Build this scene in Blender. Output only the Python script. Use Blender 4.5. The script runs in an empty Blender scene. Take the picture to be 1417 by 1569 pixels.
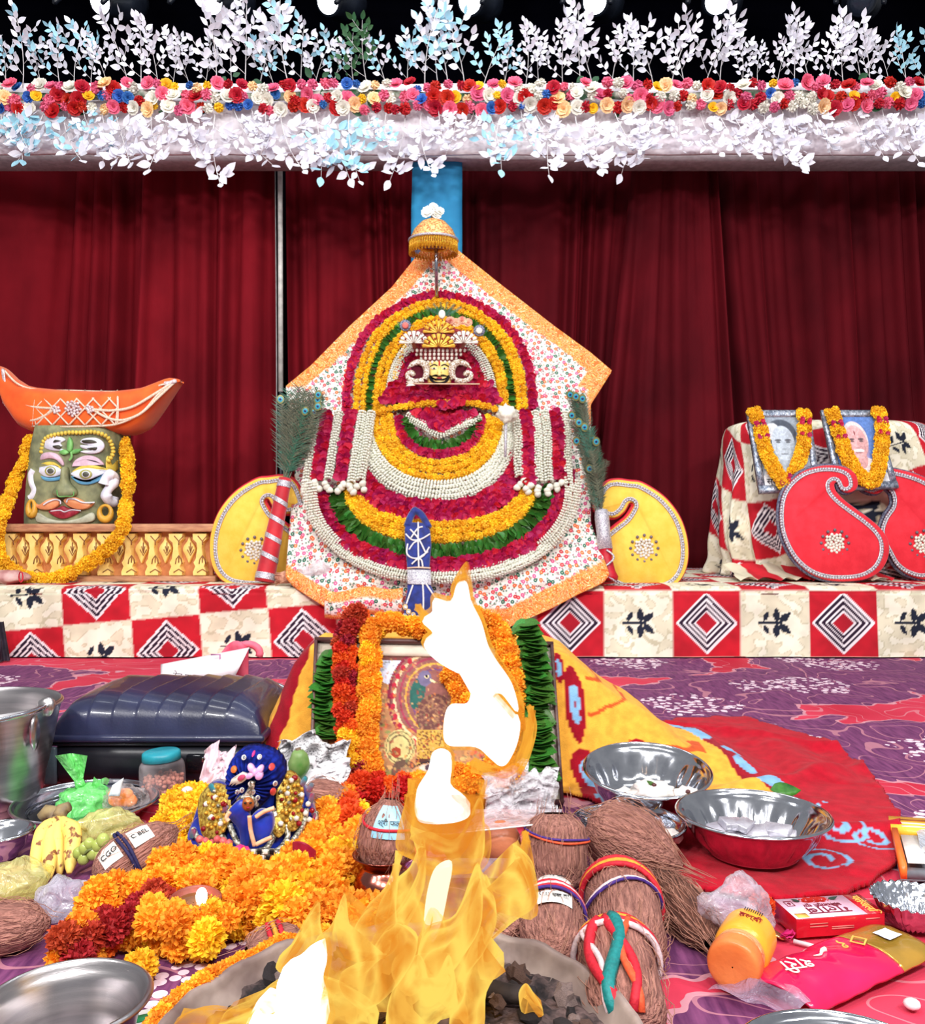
import bpy, bmesh, math, random
import numpy as np
from mathutils import Vector, Matrix, noise as mnoise

S = bpy.context.scene
COL = S.collection
rnd = random.Random(7)
PI = math.pi
F, CX, CY, H = 1390.0, 708.5, 784.5, 0.65      # focal length (px), image centre, eye height (m)

# ------------------------------------------------------------------ camera, world, lights, exposure
cam_d = bpy.data.cameras.new('camera')
cam = bpy.data.objects.new('camera', cam_d)
COL.objects.link(cam)
cam.location = (0, 0, H)
cam.rotation_euler = (PI / 2, 0, 0)
cam_d.sensor_fit = 'HORIZONTAL'
cam_d.sensor_width = 36
cam_d.lens = F / 1417 * 36
cam_d.clip_start = 0.02
S.camera = cam

W_ = bpy.data.worlds.new('hall')
S.world = W_
W_.use_nodes = True
W_.node_tree.nodes['Background'].inputs[0].default_value = (0.93, 0.95, 1.0, 1)
W_.node_tree.nodes['Background'].inputs[1].default_value = 0.30


def area(name, loc, target, size, power, col=(1, 1, 1)):
    d = bpy.data.lights.new(name, 'AREA')
    d.shape = 'RECTANGLE'
    d.size, d.size_y = size
    d.energy = power
    d.color = col
    o = bpy.data.objects.new(name, d)
    COL.objects.link(o)
    o.location = loc
    o.rotation_euler = (Vector(target) - Vector(loc)).to_track_quat('-Z', 'Y').to_euler()
    return o


for x_, y_, z_, p_ in ((-2.6, -0.4, 3.6, 75), (-1.3, -1.2, 3.2, 75), (0.0, -1.6, 3.0, 75), (1.3, -1.2, 3.2, 75), (2.6, -0.4, 3.6, 75)):
    area('hall_lamp', (x_, y_, z_), (x_ * 0.3, 4.0, 1.0), (0.55, 0.3), p_, (1, 0.985, 0.97))
area('hall_lamp_high', (-0.9, 1.2, 4.3), (-0.3, 2.4, 0.0), (0.7, 0.4), 22, (1, 0.99, 0.97))
area('hall_lamp_high', (1.1, 1.2, 4.3), (0.4, 2.4, 0.0), (0.7, 0.4), 22, (1, 0.99, 0.97))
area('stage_lamp_row', (0.0, 3.4, 4.4), (0.0, 5.2, 1.8), (4.5, 0.4), 60, (0.92, 0.97, 1))

VS = S.view_settings
S.display_settings.display_device = 'sRGB'
VS.view_transform = 'Standard'
VS.look = 'None'
VS.gamma = 1
VS.use_curve_mapping = False
VS.exposure = 0.15


# ------------------------------------------------------------------ pixel -> world
def P(px, py, Y):
    return Vector(((px - CX) / F * Y, Y, H - (py - CY) / F * Y))


def G(px, py, z=0.0):
    return P(px, py, (H - z) * F / (py - CY))


def lin(c):
    out = []
    for k in c[:3]:
        k = k / 255.0
        out.append(k / 12.92 if k <= 0.04045 else ((k + 0.055) / 1.055) ** 2.4)
    return tuple(out)


def nz(x, y=0.0, z=0.0):
    return mnoise.noise(Vector((x, y, z)))


# ------------------------------------------------------------------ materials
MATS = {}


def ramp(nt, fac, stops, interp='LINEAR'):
    n = nt.nodes.new('ShaderNodeValToRGB')
    n.color_ramp.interpolation = interp
    els = n.color_ramp.elements
    while len(els) < len(stops):
        els.new(0.5)
    for e, (p, c) in zip(els, stops):
        e.position = p
        e.color = (*c[:3], 1) if len(c) >= 3 else (c[0],) * 3 + (1,)
    nt.links.new(fac, n.inputs[0])
    return n.outputs[0]


def mth(nt, op, a, b=None, c=None):
    n = nt.nodes.new('ShaderNodeMath')
    n.operation = op
    for i, x in enumerate((a, b, c)):
        if x is None:
            continue
        if isinstance(x, (int, float)):
            n.inputs[i].default_value = x
        else:
            nt.links.new(x, n.inputs[i])
    return n.outputs[0]


def mixc(nt, fac, a, b, mode='MIX'):
    n = nt.nodes.new('ShaderNodeMix')
    n.data_type = 'RGBA'
    n.blend_type = mode
    for i, x in ((0, fac), (6, a), (7, b)):
        if isinstance(x, (int, float)):
            n.inputs[i].default_value = x
        elif isinstance(x, tuple):
            n.inputs[i].default_value = (*x[:3], 1)
        else:
            nt.links.new(x, n.inputs[i])
    return n.outputs[2]


def tex_noise(nt, vec, scale, detail=3, dist=0.0):
    n = nt.nodes.new('ShaderNodeTexNoise')
    n.inputs['Scale'].default_value = scale
    n.inputs['Detail'].default_value = detail
    n.inputs['Distortion'].default_value = dist
    if vec is not None:
        nt.links.new(vec, n.inputs['Vector'])
    return n.outputs[0]


def tex_vor(nt, vec, scale, feature='F1'):
    n = nt.nodes.new('ShaderNodeTexVoronoi')
    n.feature = feature
    n.inputs['Scale'].default_value = scale
    if vec is not None:
        nt.links.new(vec, n.inputs['Vector'])
    return n


def newmat(name):
    m = bpy.data.materials.new(name)
    m.use_nodes = True
    nt = m.node_tree
    return m, nt, nt.nodes['Principled BSDF'], nt.nodes.new('ShaderNodeTexCoord').outputs['Object']


def mapping(nt, vec, scale):
    n = nt.nodes.new('ShaderNodeMapping')
    n.inputs['Scale'].default_value = scale
    nt.links.new(vec, n.inputs['Vector'])
    return n.outputs[0]


def set_bump(nt, b, h, strength, dist=0.01):
    n = nt.nodes.new('ShaderNodeBump')
    n.inputs['Strength'].default_value = strength
    n.inputs['Distance'].default_value = dist
    nt.links.new(h, n.inputs['Height'])
    nt.links.new(n.outputs[0], b.inputs['Normal'])


def M(name, c, r=0.6, m=0.0, c2=None, sc=30, bump=0.15, bsc=120, bd=0.004, sheen=0.0, stretch=None, rand=0.0,
      coat=0.0, spec=0.4, trl=0.0, lo=0.35, hi=0.65, attr=False, ss=0.0):
    """general procedural material: two-tone noise colour, fine relief, optional per-object random brightness"""
    if name in MATS:
        return MATS[name]
    mt, nt, b, vec = newmat(name)
    if stretch:
        vec = mapping(nt, vec, stretch)
    n1 = tex_noise(nt, vec, sc)
    if attr:
        a = nt.nodes.new('ShaderNodeAttribute')
        a.attribute_name = 'Col'
        col = mixc(nt, 1.0, a.outputs['Color'], ramp(nt, n1, [(lo, (0.82,) * 3), (hi, (1.08,) * 3)]), 'MULTIPLY')
    else:
        a = lin(c)
        q = lin(c2) if c2 else tuple(k * 0.72 for k in a)
        col = ramp(nt, n1, [(lo, q), (hi, a)])
    if rand:
        oi = nt.nodes.new('ShaderNodeObjectInfo')
        v = mth(nt, 'MULTIPLY_ADD', oi.outputs['Random'], 2 * rand, 1 - rand)
        hs = nt.nodes.new('ShaderNodeHueSaturation')
        nt.links.new(v, hs.inputs['Value'])
        nt.links.new(mth(nt, 'MULTIPLY_ADD', oi.outputs['Random'], 0.03 * rand / 0.2, 0.5 - 0.015 * rand / 0.2), hs.inputs['Hue'])
        nt.links.new(col, hs.inputs['Color'])
        col = hs.outputs[0]
    nt.links.new(col, b.inputs['Base Color'])
    b.inputs['Roughness'].default_value = r
    b.inputs['Metallic'].default_value = m
    b.inputs['Specular IOR Level'].default_value = spec
    b.inputs['Sheen Weight'].default_value = sheen
    b.inputs['Coat Weight'].default_value = coat
    if bump:
        set_bump(nt, b, tex_noise(nt, vec, bsc, 2), bump, bd)
    if trl:
        t = nt.nodes.new('ShaderNodeBsdfTranslucent')
        nt.links.new(col, t.inputs['Color'])
        mx = nt.nodes.new('ShaderNodeMixShader')
        mx.inputs[0].default_value = trl
        nt.links.new(b.outputs[0], mx.inputs[1])
        nt.links.new(t.outputs[0], mx.inputs[2])
        nt.links.new(mx.outputs[0], nt.nodes['Material Output'].inputs[0])
    MATS[name] = mt
    return mt


def MC(name, r=0.7, sc=60, bump=0.15, bsc=300, bd=0.003, sheen=0.0, spec=0.3, coat=0.0, m=0.0):
    return M(name, (0, 0, 0), r=r, sc=sc, bump=bump, bsc=bsc, bd=bd, sheen=sheen, spec=spec, coat=coat, m=m, attr=True)


def Mfilm(name, c, clear=0.6, r=0.12, sc=25):
    """thin crinkled plastic film: part see-through, part tinted, glossy"""
    if name in MATS:
        return MATS[name]
    mt, nt, b, vec = newmat(name)
    b.inputs['Base Color'].default_value = (*lin(c), 1)
    b.inputs['Roughness'].default_value = r
    b.inputs['Specular IOR Level'].default_value = 1.0
    b.inputs['Coat Weight'].default_value = 0.5
    set_bump(nt, b, tex_noise(nt, vec, sc, 3, 2.0), 0.9, 0.012)
    t = nt.nodes.new('ShaderNodeBsdfTransparent')
    t.inputs[0].default_value = (*[0.5 + 0.5 * k for k in lin(c)], 1)
    lw = nt.nodes.new('ShaderNodeLayerWeight')
    lw.inputs[0].default_value = 0.35
    n = tex_noise(nt, vec, sc * 0.8, 3, 1.0)
    f = mth(nt, 'SUBTRACT', mth(nt, 'ADD', clear, mth(nt, 'MULTIPLY', mth(nt, 'SUBTRACT', n, 0.5), 0.9)),
            mth(nt, 'MULTIPLY', lw.outputs['Facing'], 0.30))
    f = mth(nt, 'MINIMUM', mth(nt, 'MAXIMUM', f, 0.0), 1.0)
    mx = nt.nodes.new('ShaderNodeMixShader')
    nt.links.new(f, mx.inputs[0])
    nt.links.new(b.outputs[0], mx.inputs[1])
    nt.links.new(t.outputs[0], mx.inputs[2])
    nt.links.new(mx.outputs[0], nt.nodes['Material Output'].inputs[0])
    MATS[name] = mt
    return mt


def Memit(name, c, s):
    if name in MATS:
        return MATS[name]
    mt, nt, b, vec = newmat(name)
    b.inputs['Base Color'].default_value = (0, 0, 0, 1)
    b.inputs['Emission Color'].default_value = (*lin(c), 1)
    b.inputs['Emission Strength'].default_value = s
    MATS[name] = mt
    return mt


def Mflame(name, c_in, c_out, s, dens):
    """fire sheet: emits, see-through towards the silhouette and in noisy gaps"""
    if name in MATS:
        return MATS[name]
    mt, nt, b, vec = newmat(name)
    out = nt.nodes['Material Output']
    e = nt.nodes.new('ShaderNodeEmission')
    v2 = mapping(nt, vec, (1.0, 1.0, 0.45))
    n = tex_noise(nt, v2, 22, 3, 1.6)
    t = nt.nodes.new('ShaderNodeBsdfTransparent')
    lw = nt.nodes.new('ShaderNodeLayerWeight')
    lw.inputs[0].default_value = 0.35
    edge = lw.outputs['Facing']
    # curling sheets: thin bright folds running through the body of the flame
    fold = mth(nt, 'ABSOLUTE', mth(nt, 'SUBTRACT', tex_noise(nt, v2, 11, 1, 1.2), 0.5))
    fold = mth(nt, 'SUBTRACT', 1.0, mth(nt, 'MINIMUM', mth(nt, 'MULTIPLY', fold, 9.0), 1.0))
    hot = mth(nt, 'MINIMUM', mth(nt, 'ADD', mth(nt, 'MULTIPLY', edge, 0.7), mth(nt, 'MULTIPLY', fold, 0.65)), 1.0)
    hot = mth(nt, 'ADD', hot, mth(nt, 'MULTIPLY', mth(nt, 'SUBTRACT', n, 0.5), 0.8))
    nt.links.new(ramp(nt, hot, [(0.1, lin(c_out)), (0.75, lin(c_in))]), e.inputs[0])
    e.inputs[1].default_value = s
    f = mth(nt, 'ADD', mth(nt, 'ADD', dens, mth(nt, 'MULTIPLY', mth(nt, 'SUBTRACT', n, 0.5), 1.3)), mth(nt, 'MULTIPLY', hot, 0.42))
    f = mth(nt, 'MINIMUM', mth(nt, 'MAXIMUM', f, 0.0), 1.0)
    mx = nt.nodes.new('ShaderNodeMixShader')
    nt.links.new(f, mx.inputs[0])
    nt.links.new(t.outputs[0], mx.inputs[1])
    nt.links.new(e.outputs[0], mx.inputs[2])
    nt.links.new(mx.outputs[0], out.inputs[0])
    MATS[name] = mt
    return mt


# ------------------------------------------------------------------ geometry: a geo is [verts, faces, colours or None]
def join(*gs):
    v, f, c = [], [], []
    anyc = any(g[2] is not None for g in gs)
    for g in gs:
        o = len(v)
        v.extend(g[0])
        f.extend([tuple(i + o for i in q) for q in g[1]])
        if anyc:
            c.extend(g[2] if g[2] is not None else [(1, 1, 1)] * len(g[0]))
    return [v, f, c if anyc else None]


def xf(g, m):
    return [[m @ Vector(p) for p in g[0]], g[1], g[2]]


def paint(g, c):
    c = lin(c)
    return [g[0], g[1], [c] * len(g[0])]


def TRS(loc=(0, 0, 0), rot=(0, 0, 0), s=1.0):
    from mathutils import Euler
    sc = (s, s, s) if isinstance(s, (int, float)) else s
    return Matrix.LocRotScale(Vector(loc), Euler(rot), Vector(sc))


def aim(p, d, s=1.0, roll=0.0):
    """matrix placing local +Z along d at p"""
    q = Vector(d).to_track_quat('Z', 'Y').to_matrix().to_4x4()
    sc = (s, s, s) if isinstance(s, (int, float)) else s
    return Matrix.Translation(Vector(p)) @ q @ Matrix.Rotation(roll, 4, 'Z') @ Matrix.Diagonal((*sc, 1))


def box(c, s, bev=0.0, seg=2):
    bm = bmesh.new()
    bmesh.ops.create_cube(bm, size=1)
    bmesh.ops.scale(bm, vec=Vector(s), verts=bm.verts)
    if bev:
        bmesh.ops.bevel(bm, geom=bm.edges[:], offset=bev, segments=seg, affect='EDGES', profile=0.5)
    bmesh.ops.translate(bm, vec=Vector(c), verts=bm.verts)
    bm.verts.index_update()
    g = [[v.co.copy() for v in bm.verts], [tuple(v.index for v in f.verts) for f in bm.faces], None]
    bm.free()
    return g


def ico(r=1.0, sub=2):
    bm = bmesh.new()
    bmesh.ops.create_icosphere(bm, subdivisions=sub, radius=r)
    bm.verts.index_update()
    g = [[v.co.copy() for v in bm.verts], [tuple(v.index for v in f.verts) for f in bm.faces], None]
    bm.free()
    return g


def blob(c, s, amp=0.0, fr=1.5, sub=3, seed=0.0):
    g = ico(1.0, sub)
    vs = []
    for p in g[0]:
        k = 1 + amp * (nz(p.x * fr + seed, p.y * fr, p.z * fr) + 0.5 * nz(p.x * fr * 2.3, p.y * fr * 2.3 + seed, p.z * fr * 2.3))
        vs.append(Vector((p.x * s[0] * k + c[0], p.y * s[1] * k + c[1], p.z * s[2] * k + c[2])))
    return [vs, g[1], None]


def lathe(prof, n=32, fn=None):
    v, f = [], []
    for (r, z) in prof:
        for j in range(n):
            a = 2 * PI * j / n
            rr, zz = (r, z) if fn is None else fn(r, z, a)
            v.append(Vector((rr * math.cos(a), rr * math.sin(a), zz)))
    for i in range(len(prof) - 1):
        for j in range(n):
            k = (j + 1) % n
            f.append((i * n + j, i * n + k, (i + 1) * n + k, (i + 1) * n + j))
    return [v, f, None]


def cr(pts, n=8, closed=False):
    """Catmull-Rom through tuples of any dimension"""
    p = [tuple(q) for q in pts]
    m = len(p)
    out = []
    rng = range(m) if closed else range(m - 1)
    for i in rng:
        if closed:
            a, b, c, d = p[(i - 1) % m], p[i], p[(i + 1) % m], p[(i + 2) % m]
        else:
            a, b, c, d = p[max(i - 1, 0)], p[i], p[i + 1], p[min(i + 2, m - 1)]
        for k in range(n):
            t = k / n
            out.append(tuple(0.5 * (2 * b[j] + (c[j] - a[j]) * t + (2 * a[j] - 5 * b[j] + 4 * c[j] - d[j]) * t * t
                                    + (3 * b[j] - a[j] - 3 * c[j] + d[j]) * t ** 3) for j in range(len(b))))
    if not closed:
        out.append(p[-1])
    return out


def resample(pts, step):
    """points every `step` along a polyline of Vectors, with tangents"""
    pts = [Vector(p) for p in pts]
    out, acc = [], 0.0
    for a, b in zip(pts, pts[1:]):
        L = (b - a).length
        if L < 1e-9:
            continue
        d = (b - a) / L
        while acc <= L:
            out.append((a + d * acc, d))
            acc += step
        acc -= L
    return out


def tube(pts, r, n=6, closed=False, cap=True):
    pts = [Vector(p) for p in pts]
    m = len(pts)
    R = r if isinstance(r, (list, tuple)) else [r] * m
    v, f = [], []
    up = None
    for i, p in enumerate(pts):
        if closed:
            d = pts[(i + 1) % m] - pts[i - 1]
        else:
            d = pts[min(i + 1, m - 1)] - pts[max(i - 1, 0)]
        d = d.normalized() if d.length > 1e-9 else Vector((0, 0, 1))
        if up is None:
            up = d.orthogonal().normalized()
        up = (up - d * up.dot(d))
        up = up.normalized() if up.length > 1e-6 else d.orthogonal().normalized()
        s = d.cross(up)
        for j in range(n):
            a = 2 * PI * j / n
            v.append(p + (up * math.cos(a) + s * math.sin(a)) * R[i])
    for i in range(m if closed else m - 1):
        k = (i + 1) % m
        for j in range(n):
            q = (j + 1) % n
            f.append((i * n + j, i * n + q, k * n + q, k * n + j))
    if cap and not closed:
        f.append(tuple(reversed(range(n))))
        f.append(tuple((m - 1) * n + j for j in range(n)))
    return [v, f, None]


def grid(fn, nu, nv, col=None):
    v = [Vector(fn(i / (nu - 1), j / (nv - 1))) for j in range(nv) for i in range(nu)]
    f = [(j * nu + i, j * nu + i + 1, (j + 1) * nu + i + 1, (j + 1) * nu + i) for j in range(nv - 1) for i in range(nu - 1)]
    c = [col(i / (nu - 1), j / (nv - 1)) for j in range(nv) for i in range(nu)] if col else None
    return [v, f, c]


def thick(g, t, d=None):
    """give an open sheet a back side at +t along d (or along -normal average) and close its border"""
    d = Vector(d or (0, 1, 0)) * t
    n = len(g[0])
    v = list(g[0]) + [Vector(p) + d for p in g[0]]
    f = list(g[1]) + [tuple(i + n for i in reversed(q)) for q in g[1]]
    cnt = {}
    for q in g[1]:
        for a, b in zip(q, q[1:] + q[:1]):
            cnt[(a, b)] = cnt.get((a, b), 0) + 1
    for (a, b) in cnt:
        if (b, a) not in cnt:
            f.append((b, a, a + n, b + n))
    return [v, f, (list(g[2]) * 2) if g[2] is not None else None]


def inset2(poly, d):
    """offset a 2-D polygon inwards along vertex normals (works for gentle outlines)"""
    m = len(poly)
    ar = sum(poly[i][0] * poly[(i + 1) % m][1] - poly[(i + 1) % m][0] * poly[i][1] for i in range(m))
    sg = 1 if ar > 0 else -1
    out = []
    for i in range(m):
        a, c = poly[i - 1], poly[(i + 1) % m]
        tx, ty = c[0] - a[0], c[1] - a[1]
        L = math.hypot(tx, ty) or 1
        out.append((poly[i][0] - ty / L * sg * d, poly[i][1] + tx / L * sg * d))
    return out


def relief(poly, Yf, th, ins=2.0, both=False):
    """raised piece with a rounded rim whose outline is given in image pixels and laid on the surface at distance Yf(px,py)"""
    Yq = Yf if callable(Yf) else (lambda x, y: Yf)
    rings = [(0, 0.0), (0.0, -th * 0.55), (ins * 0.4, -th * 0.88), (ins, -th)]
    if both:
        rings = [(ins, th)] + [(0, th * 0.4)] + rings[1:]
    v, f = [], []
    m = len(poly)
    for d, dy in rings:
        q = inset2(poly, d) if d else poly
        for (x, y) in q:
            Y0 = Yq(x, y)
            p = P(x, y, Y0)
            v.append(Vector((p.x, p.y + dy, p.z)))
    for k in range(len(rings) - 1):
        for i in range(m):
            j = (i + 1) % m
            f.append((k * m + i, k * m + j, (k + 1) * m + j, (k + 1) * m + i))
    L = (len(rings) - 1) * m
    f.append(tuple(L + i for i in range(m)))
    f.append(tuple(reversed(range(m))))
    return [v, f, None]


def pathpx(pts, Yf, off=0.0, n=6, closed=False):
    Yq = Yf if callable(Yf) else (lambda x, y: Yf)
    out = []
    for q in cr(pts, n, closed):
        p = P(q[0], q[1], Yq(q[0], q[1]))
        out.append(Vector((p.x, p.y - off, p.z)))
    return out


def ell(cx, cy, a, b, n=20, rot=0.0, p=2.0):
    out = []
    for i in range(n):
        t = 2 * PI * i / n
        c, s = math.cos(t), math.sin(t)
        x = a * math.copysign(abs(c) ** (2 / p), c)
        y = b * math.copysign(abs(s) ** (2 / p), s)
        out.append((cx + x * math.cos(rot) - y * math.sin(rot), cy + x * math.sin(rot) + y * math.cos(rot)))
    return out


# ------------------------------------------------------------------ scene objects
WM = {}          # world matrix of everything made so far


def mesh(name, g, mat, smooth=True):
    me = bpy.data.meshes.new(name)
    me.from_pydata([tuple(p) for p in g[0]], [], g[1])
    if g[2] is not None:
        a = me.color_attributes.new('Col', 'FLOAT_COLOR', 'POINT')
        arr = np.ones((len(g[0]), 4), dtype=np.float32)
        arr[:, :3] = np.asarray(g[2], dtype=np.float32).reshape(-1, 3)
        a.data.foreach_set('color', arr.ravel())
    if mat:
        me.materials.append(mat)
    if smooth:
        me.polygons.foreach_set('use_smooth', [True] * len(me.polygons))
    me.update()
    return me


def put(name, me, parent=None, m=None):
    """link an object of mesh me (or None for an Empty); m is its WORLD matrix"""
    o = bpy.data.objects.new(name, me)
    COL.objects.link(o)
    m = m if m is not None else (WM[parent].copy() if parent else Matrix())
    WM[o] = m
    if parent is not None:
        o.parent = parent
        o.matrix_basis = WM[parent].inverted() @ m
    else:
        o.matrix_basis = m
    return o


def tag(o, label=None, cat=None, group=None, kind=None):
    if label:
        o['label'] = label
    if cat:
        o['category'] = cat
    if group:
        o['group'] = group
    if kind:
        o['kind'] = kind
    return o


def thing(name, label, cat, loc, group=None):
    return tag(put(name, None, None, Matrix.Translation(Vector(loc))), label, cat, group)


def part(name, g, mat, parent, smooth=True, m=None, label=None, kind=None, flat=False):
    """a mesh part; g in world coordinates, or in local ones when its world matrix m is given"""
    if m is None:
        m = WM[parent]
        inv = m.inverted()
        g = [[inv @ Vector(p) for p in g[0]], g[1], g[2]]
    o = put(name, mesh(name, g, mat, smooth and not flat), parent, m)
    return tag(o, label, None, None, kind)


def solo(name, g, mat, label, cat, base=None, group=None, kind=None, smooth=True, m=None):
    """a thing that is one mesh"""
    if m is None:
        b = Vector(base) if base is not None else sum((Vector(p) for p in g[0]), Vector()) / len(g[0])
        g = [[Vector(p) - b for p in g[0]], g[1], g[2]]
        m = Matrix.Translation(b)
    o = put(name, mesh(name, g, mat, smooth), None, m)
    return tag(o, label, cat, group, kind)


def inst(name, me, parent, m):
    return put(name, me, parent, m)


def struct(name, g, mat, smooth=False):
    o = put(name, mesh(name, g, mat, smooth))
    o['kind'] = 'structure'
    return o


def text_geo(s, size):
    cu = bpy.data.curves.new('lettering', 'FONT')
    cu.body = s
    cu.size = size
    cu.align_x = 'CENTER'
    cu.align_y = 'CENTER'
    cu.extrude = 0.0004
    cu.resolution_u = 3
    o = bpy.data.objects.new('lettering', cu)
    COL.objects.link(o)
    dg = bpy.context.evaluated_depsgraph_get()
    dg.update()
    me = bpy.data.meshes.new_from_object(o.evaluated_get(dg))
    g = [[v.co.copy() for v in me.vertices], [tuple(p.vertices) for p in me.polygons], None]
    bpy.data.objects.remove(o)
    bpy.data.curves.remove(cu)
    bpy.data.meshes.remove(me)
    return g


def quad_frame(p0, px, py):
    """matrix: local x along px, y along py (unit), z = x cross y, origin p0"""
    x = Vector(px).normalized()
    z = x.cross(Vector(py)).normalized()
    y = z.cross(x)
    m = Matrix((x, y, z)).transposed().to_4x4()
    m.translation = Vector(p0)
    return m


def rand_rot(r=rnd):
    from mathutils import Euler
    return Euler((r.uniform(0, 6.28), r.uniform(0, 6.28), r.uniform(0, 6.28))).to_matrix().to_4x4()


# ------------------------------------------------------------------ flowers
def marigold_geo(r, n, seed, ruffle=0.25):
    """a pom-pom of n small cupped petals round a core, radius r"""
    q = random.Random(seed)
    v, f = [], []
    core = ico(r * 0.62, 1)
    v += core[0]
    f += core[1]
    ga = PI * (3 - math.sqrt(5))
    for i in range(n):
        z = 1 - 2 * (i + 0.5) / n
        a = i * ga
        s = math.sqrt(max(0, 1 - z * z))
        d = Vector((s * math.cos(a), s * math.sin(a), z))
        d = (d + Vector((q.uniform(-1, 1), q.uniform(-1, 1), q.uniform(-1, 1))) * 0.16).normalized()
        t = d.orthogonal().normalized()
        t = Matrix.Rotation(q.uniform(0, 6.28), 3, d) @ t
        u = d.cross(t)
        L = r * q.uniform(0.85, 1.08)
        w = r * (2.0 / math.sqrt(n) + 0.02) * q.uniform(0.8, 1.2)
        o = len(v)
        curl = u * (r * ruffle * q.uniform(-0.6, 1.0))
        v += [d * r * 0.45, d * L * 0.86 - t * w + curl * 0.4, d * L + curl, d * L * 0.86 + t * w + curl * 0.4, d * L * 0.8 - curl * 0.3]
        f += [(o, o + 1, o + 4), (o + 1, o + 2, o + 4), (o + 2, o + 3, o + 4), (o + 3, o, o + 4)]
    return [v, f, None]


def rose_geo(r, seed):
    """open double rose facing +Z"""
    q = random.Random(seed)
    gs = []
    for ring, (k, tilt, rad) in enumerate(((3, 78, 0.35), (4, 60, 0.6), (5, 42, 0.85), (6, 22, 1.0))):
        for j in range(k):
            a = 2 * PI * (j + 0.5 * ring + q.uniform(-.1, .1)) / k
            T = math.radians(tilt + q.uniform(-8, 8))

            def fn(u, w, a=a, T=T, rad=rad):
                x = (u - 0.5) * 1.25 * rad * (0.35 + 0.65 * math.sin(PI * (0.12 + 0.76 * w)))
                l = w * rad
                y = l * math.cos(T) + 0.08 * rad
                z = l * math.sin(T) * 0.8 - 0.18 * max(0, w - 0.7) * rad + 0.25 * abs(u - 0.5) * rad * w
                return Vector((x * math.cos(a) - y * math.sin(a), x * math.sin(a) + y * math.cos(a), z)) * r
            gs.append(grid(fn, 4, 4))
    return join(*gs)


def petal_geo(r, seed, ruff=0.3):
    """cluster of three or four overlapping crumpled petals facing +Z"""
    q = random.Random(seed)
    gs = []
    for k in range(4):
        a0 = q.uniform(0, 6.28)
        tl = q.uniform(0.15, 0.75)
        ox, oy = q.uniform(-.3, .3) * r, q.uniform(-.3, .3) * r

        def fn(u, w, a0=a0, tl=tl):
            x = (u - 0.5) * 1.5 * math.sin(PI * (0.15 + 0.7 * w))
            y = w * 1.5 - 0.5
            z = tl * w + ruff * (u - 0.5) ** 2 * 2 + 0.1 * math.sin(9 * u + seed)
            return Vector((x * math.cos(a0) - y * math.sin(a0), x * math.sin(a0) + y * math.cos(a0), z)) * r
        gs.append(xf(grid(fn, 4, 3), TRS((ox, oy, 0))))
    return join(*gs)


def leaf_geo(L, w, fold=0.25, curl=0.2, n=5):
    """pointed oval leaf along +Y, folded at the midrib, facing +Z"""
    v, f = [], []
    for i in range(n + 1):
        t = i / n
        ww = w * math.sin(PI * t ** 0.8) ** 0.9 if 0 < t < 1 else 0.02 * w
        z = curl * L * t * t
        v += [Vector((-ww, L * t, z + fold * ww)), Vector((0, L * t, z)), Vector((ww, L * t, z + fold * ww))]
    for i in range(n):
        a = 3 * i
        f += [(a, a + 1, a + 4, a + 3), (a + 1, a + 2, a + 5, a + 4)]
    return [v, f, None]


m_mari = M('marigold_yellow', (255, 216, 50), c2=(252, 188, 26), sc=90, bump=0, rand=0.12, trl=0.15, r=0.7)
m_mari_o = M('marigold_orange', (255, 190, 56), c2=(252, 158, 30), sc=70, bump=0, rand=0.14, trl=0.25, r=0.7)
m_mari_d = M('marigold_rust', (206, 58, 30), c2=(150, 24, 40), sc=60, bump=0, rand=0.2, trl=0.2, r=0.7)
m_mari_r = M('marigold_red_orange', (236, 92, 26), c2=(214, 52, 24), sc=60, bump=0, rand=0.2, trl=0.2, r=0.7)
m_crim = M('crimson_petal', (212, 20, 84), c2=(158, 6, 56), sc=90, bump=0.1, rand=0.22, trl=0.15, r=0.6)
m_leafg = M('betel_leaf_green', (74, 128, 44), c2=(34, 82, 30), sc=40, bump=0.1, rand=0.3, r=0.4, trl=0.1)
m_white = M('tuberose_white', (250, 248, 238), c2=(226, 226, 205), sc=120, bump=0, rand=0.05, r=0.7, trl=0.2)
ME_MARI_S = [mesh('marigold', marigold_geo(1.0, 70, k), m_mari, False) for k in range(3)]
ME_MARI_L = {c: [mesh('marigold', marigold_geo(1.0, 250, k, 0.16), mt, False) for k in range(3)]
             for c, mt in (('y', m_mari), ('o', m_mari_o), ('d', m_mari_d), ('r', m_mari_r))}
ME_PETAL = [mesh('petal', petal_geo(1.0, k), m_crim) for k in range(4)]
ME_LEAFG = [mesh('leaf', leaf_geo(1.0, 0.34, 0.5, 0.25 - 0.2 * k), m_leafg) for k in range(3)]
# ================================================================== the setting
m_black = M('black_backdrop', (4, 4, 9), c2=(2, 2, 5), r=1.0, spec=0.0, sc=3, bump=0.05)
struct('floor', box((0, 2.9, -0.06), (9, 8.6, 0.08)), M('stage_boards', (70, 50, 40), r=0.7, sc=6))
struct('wall_back', box((0, 7.25, 2.6), (9, 0.1, 5.4)), m_black)


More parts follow.
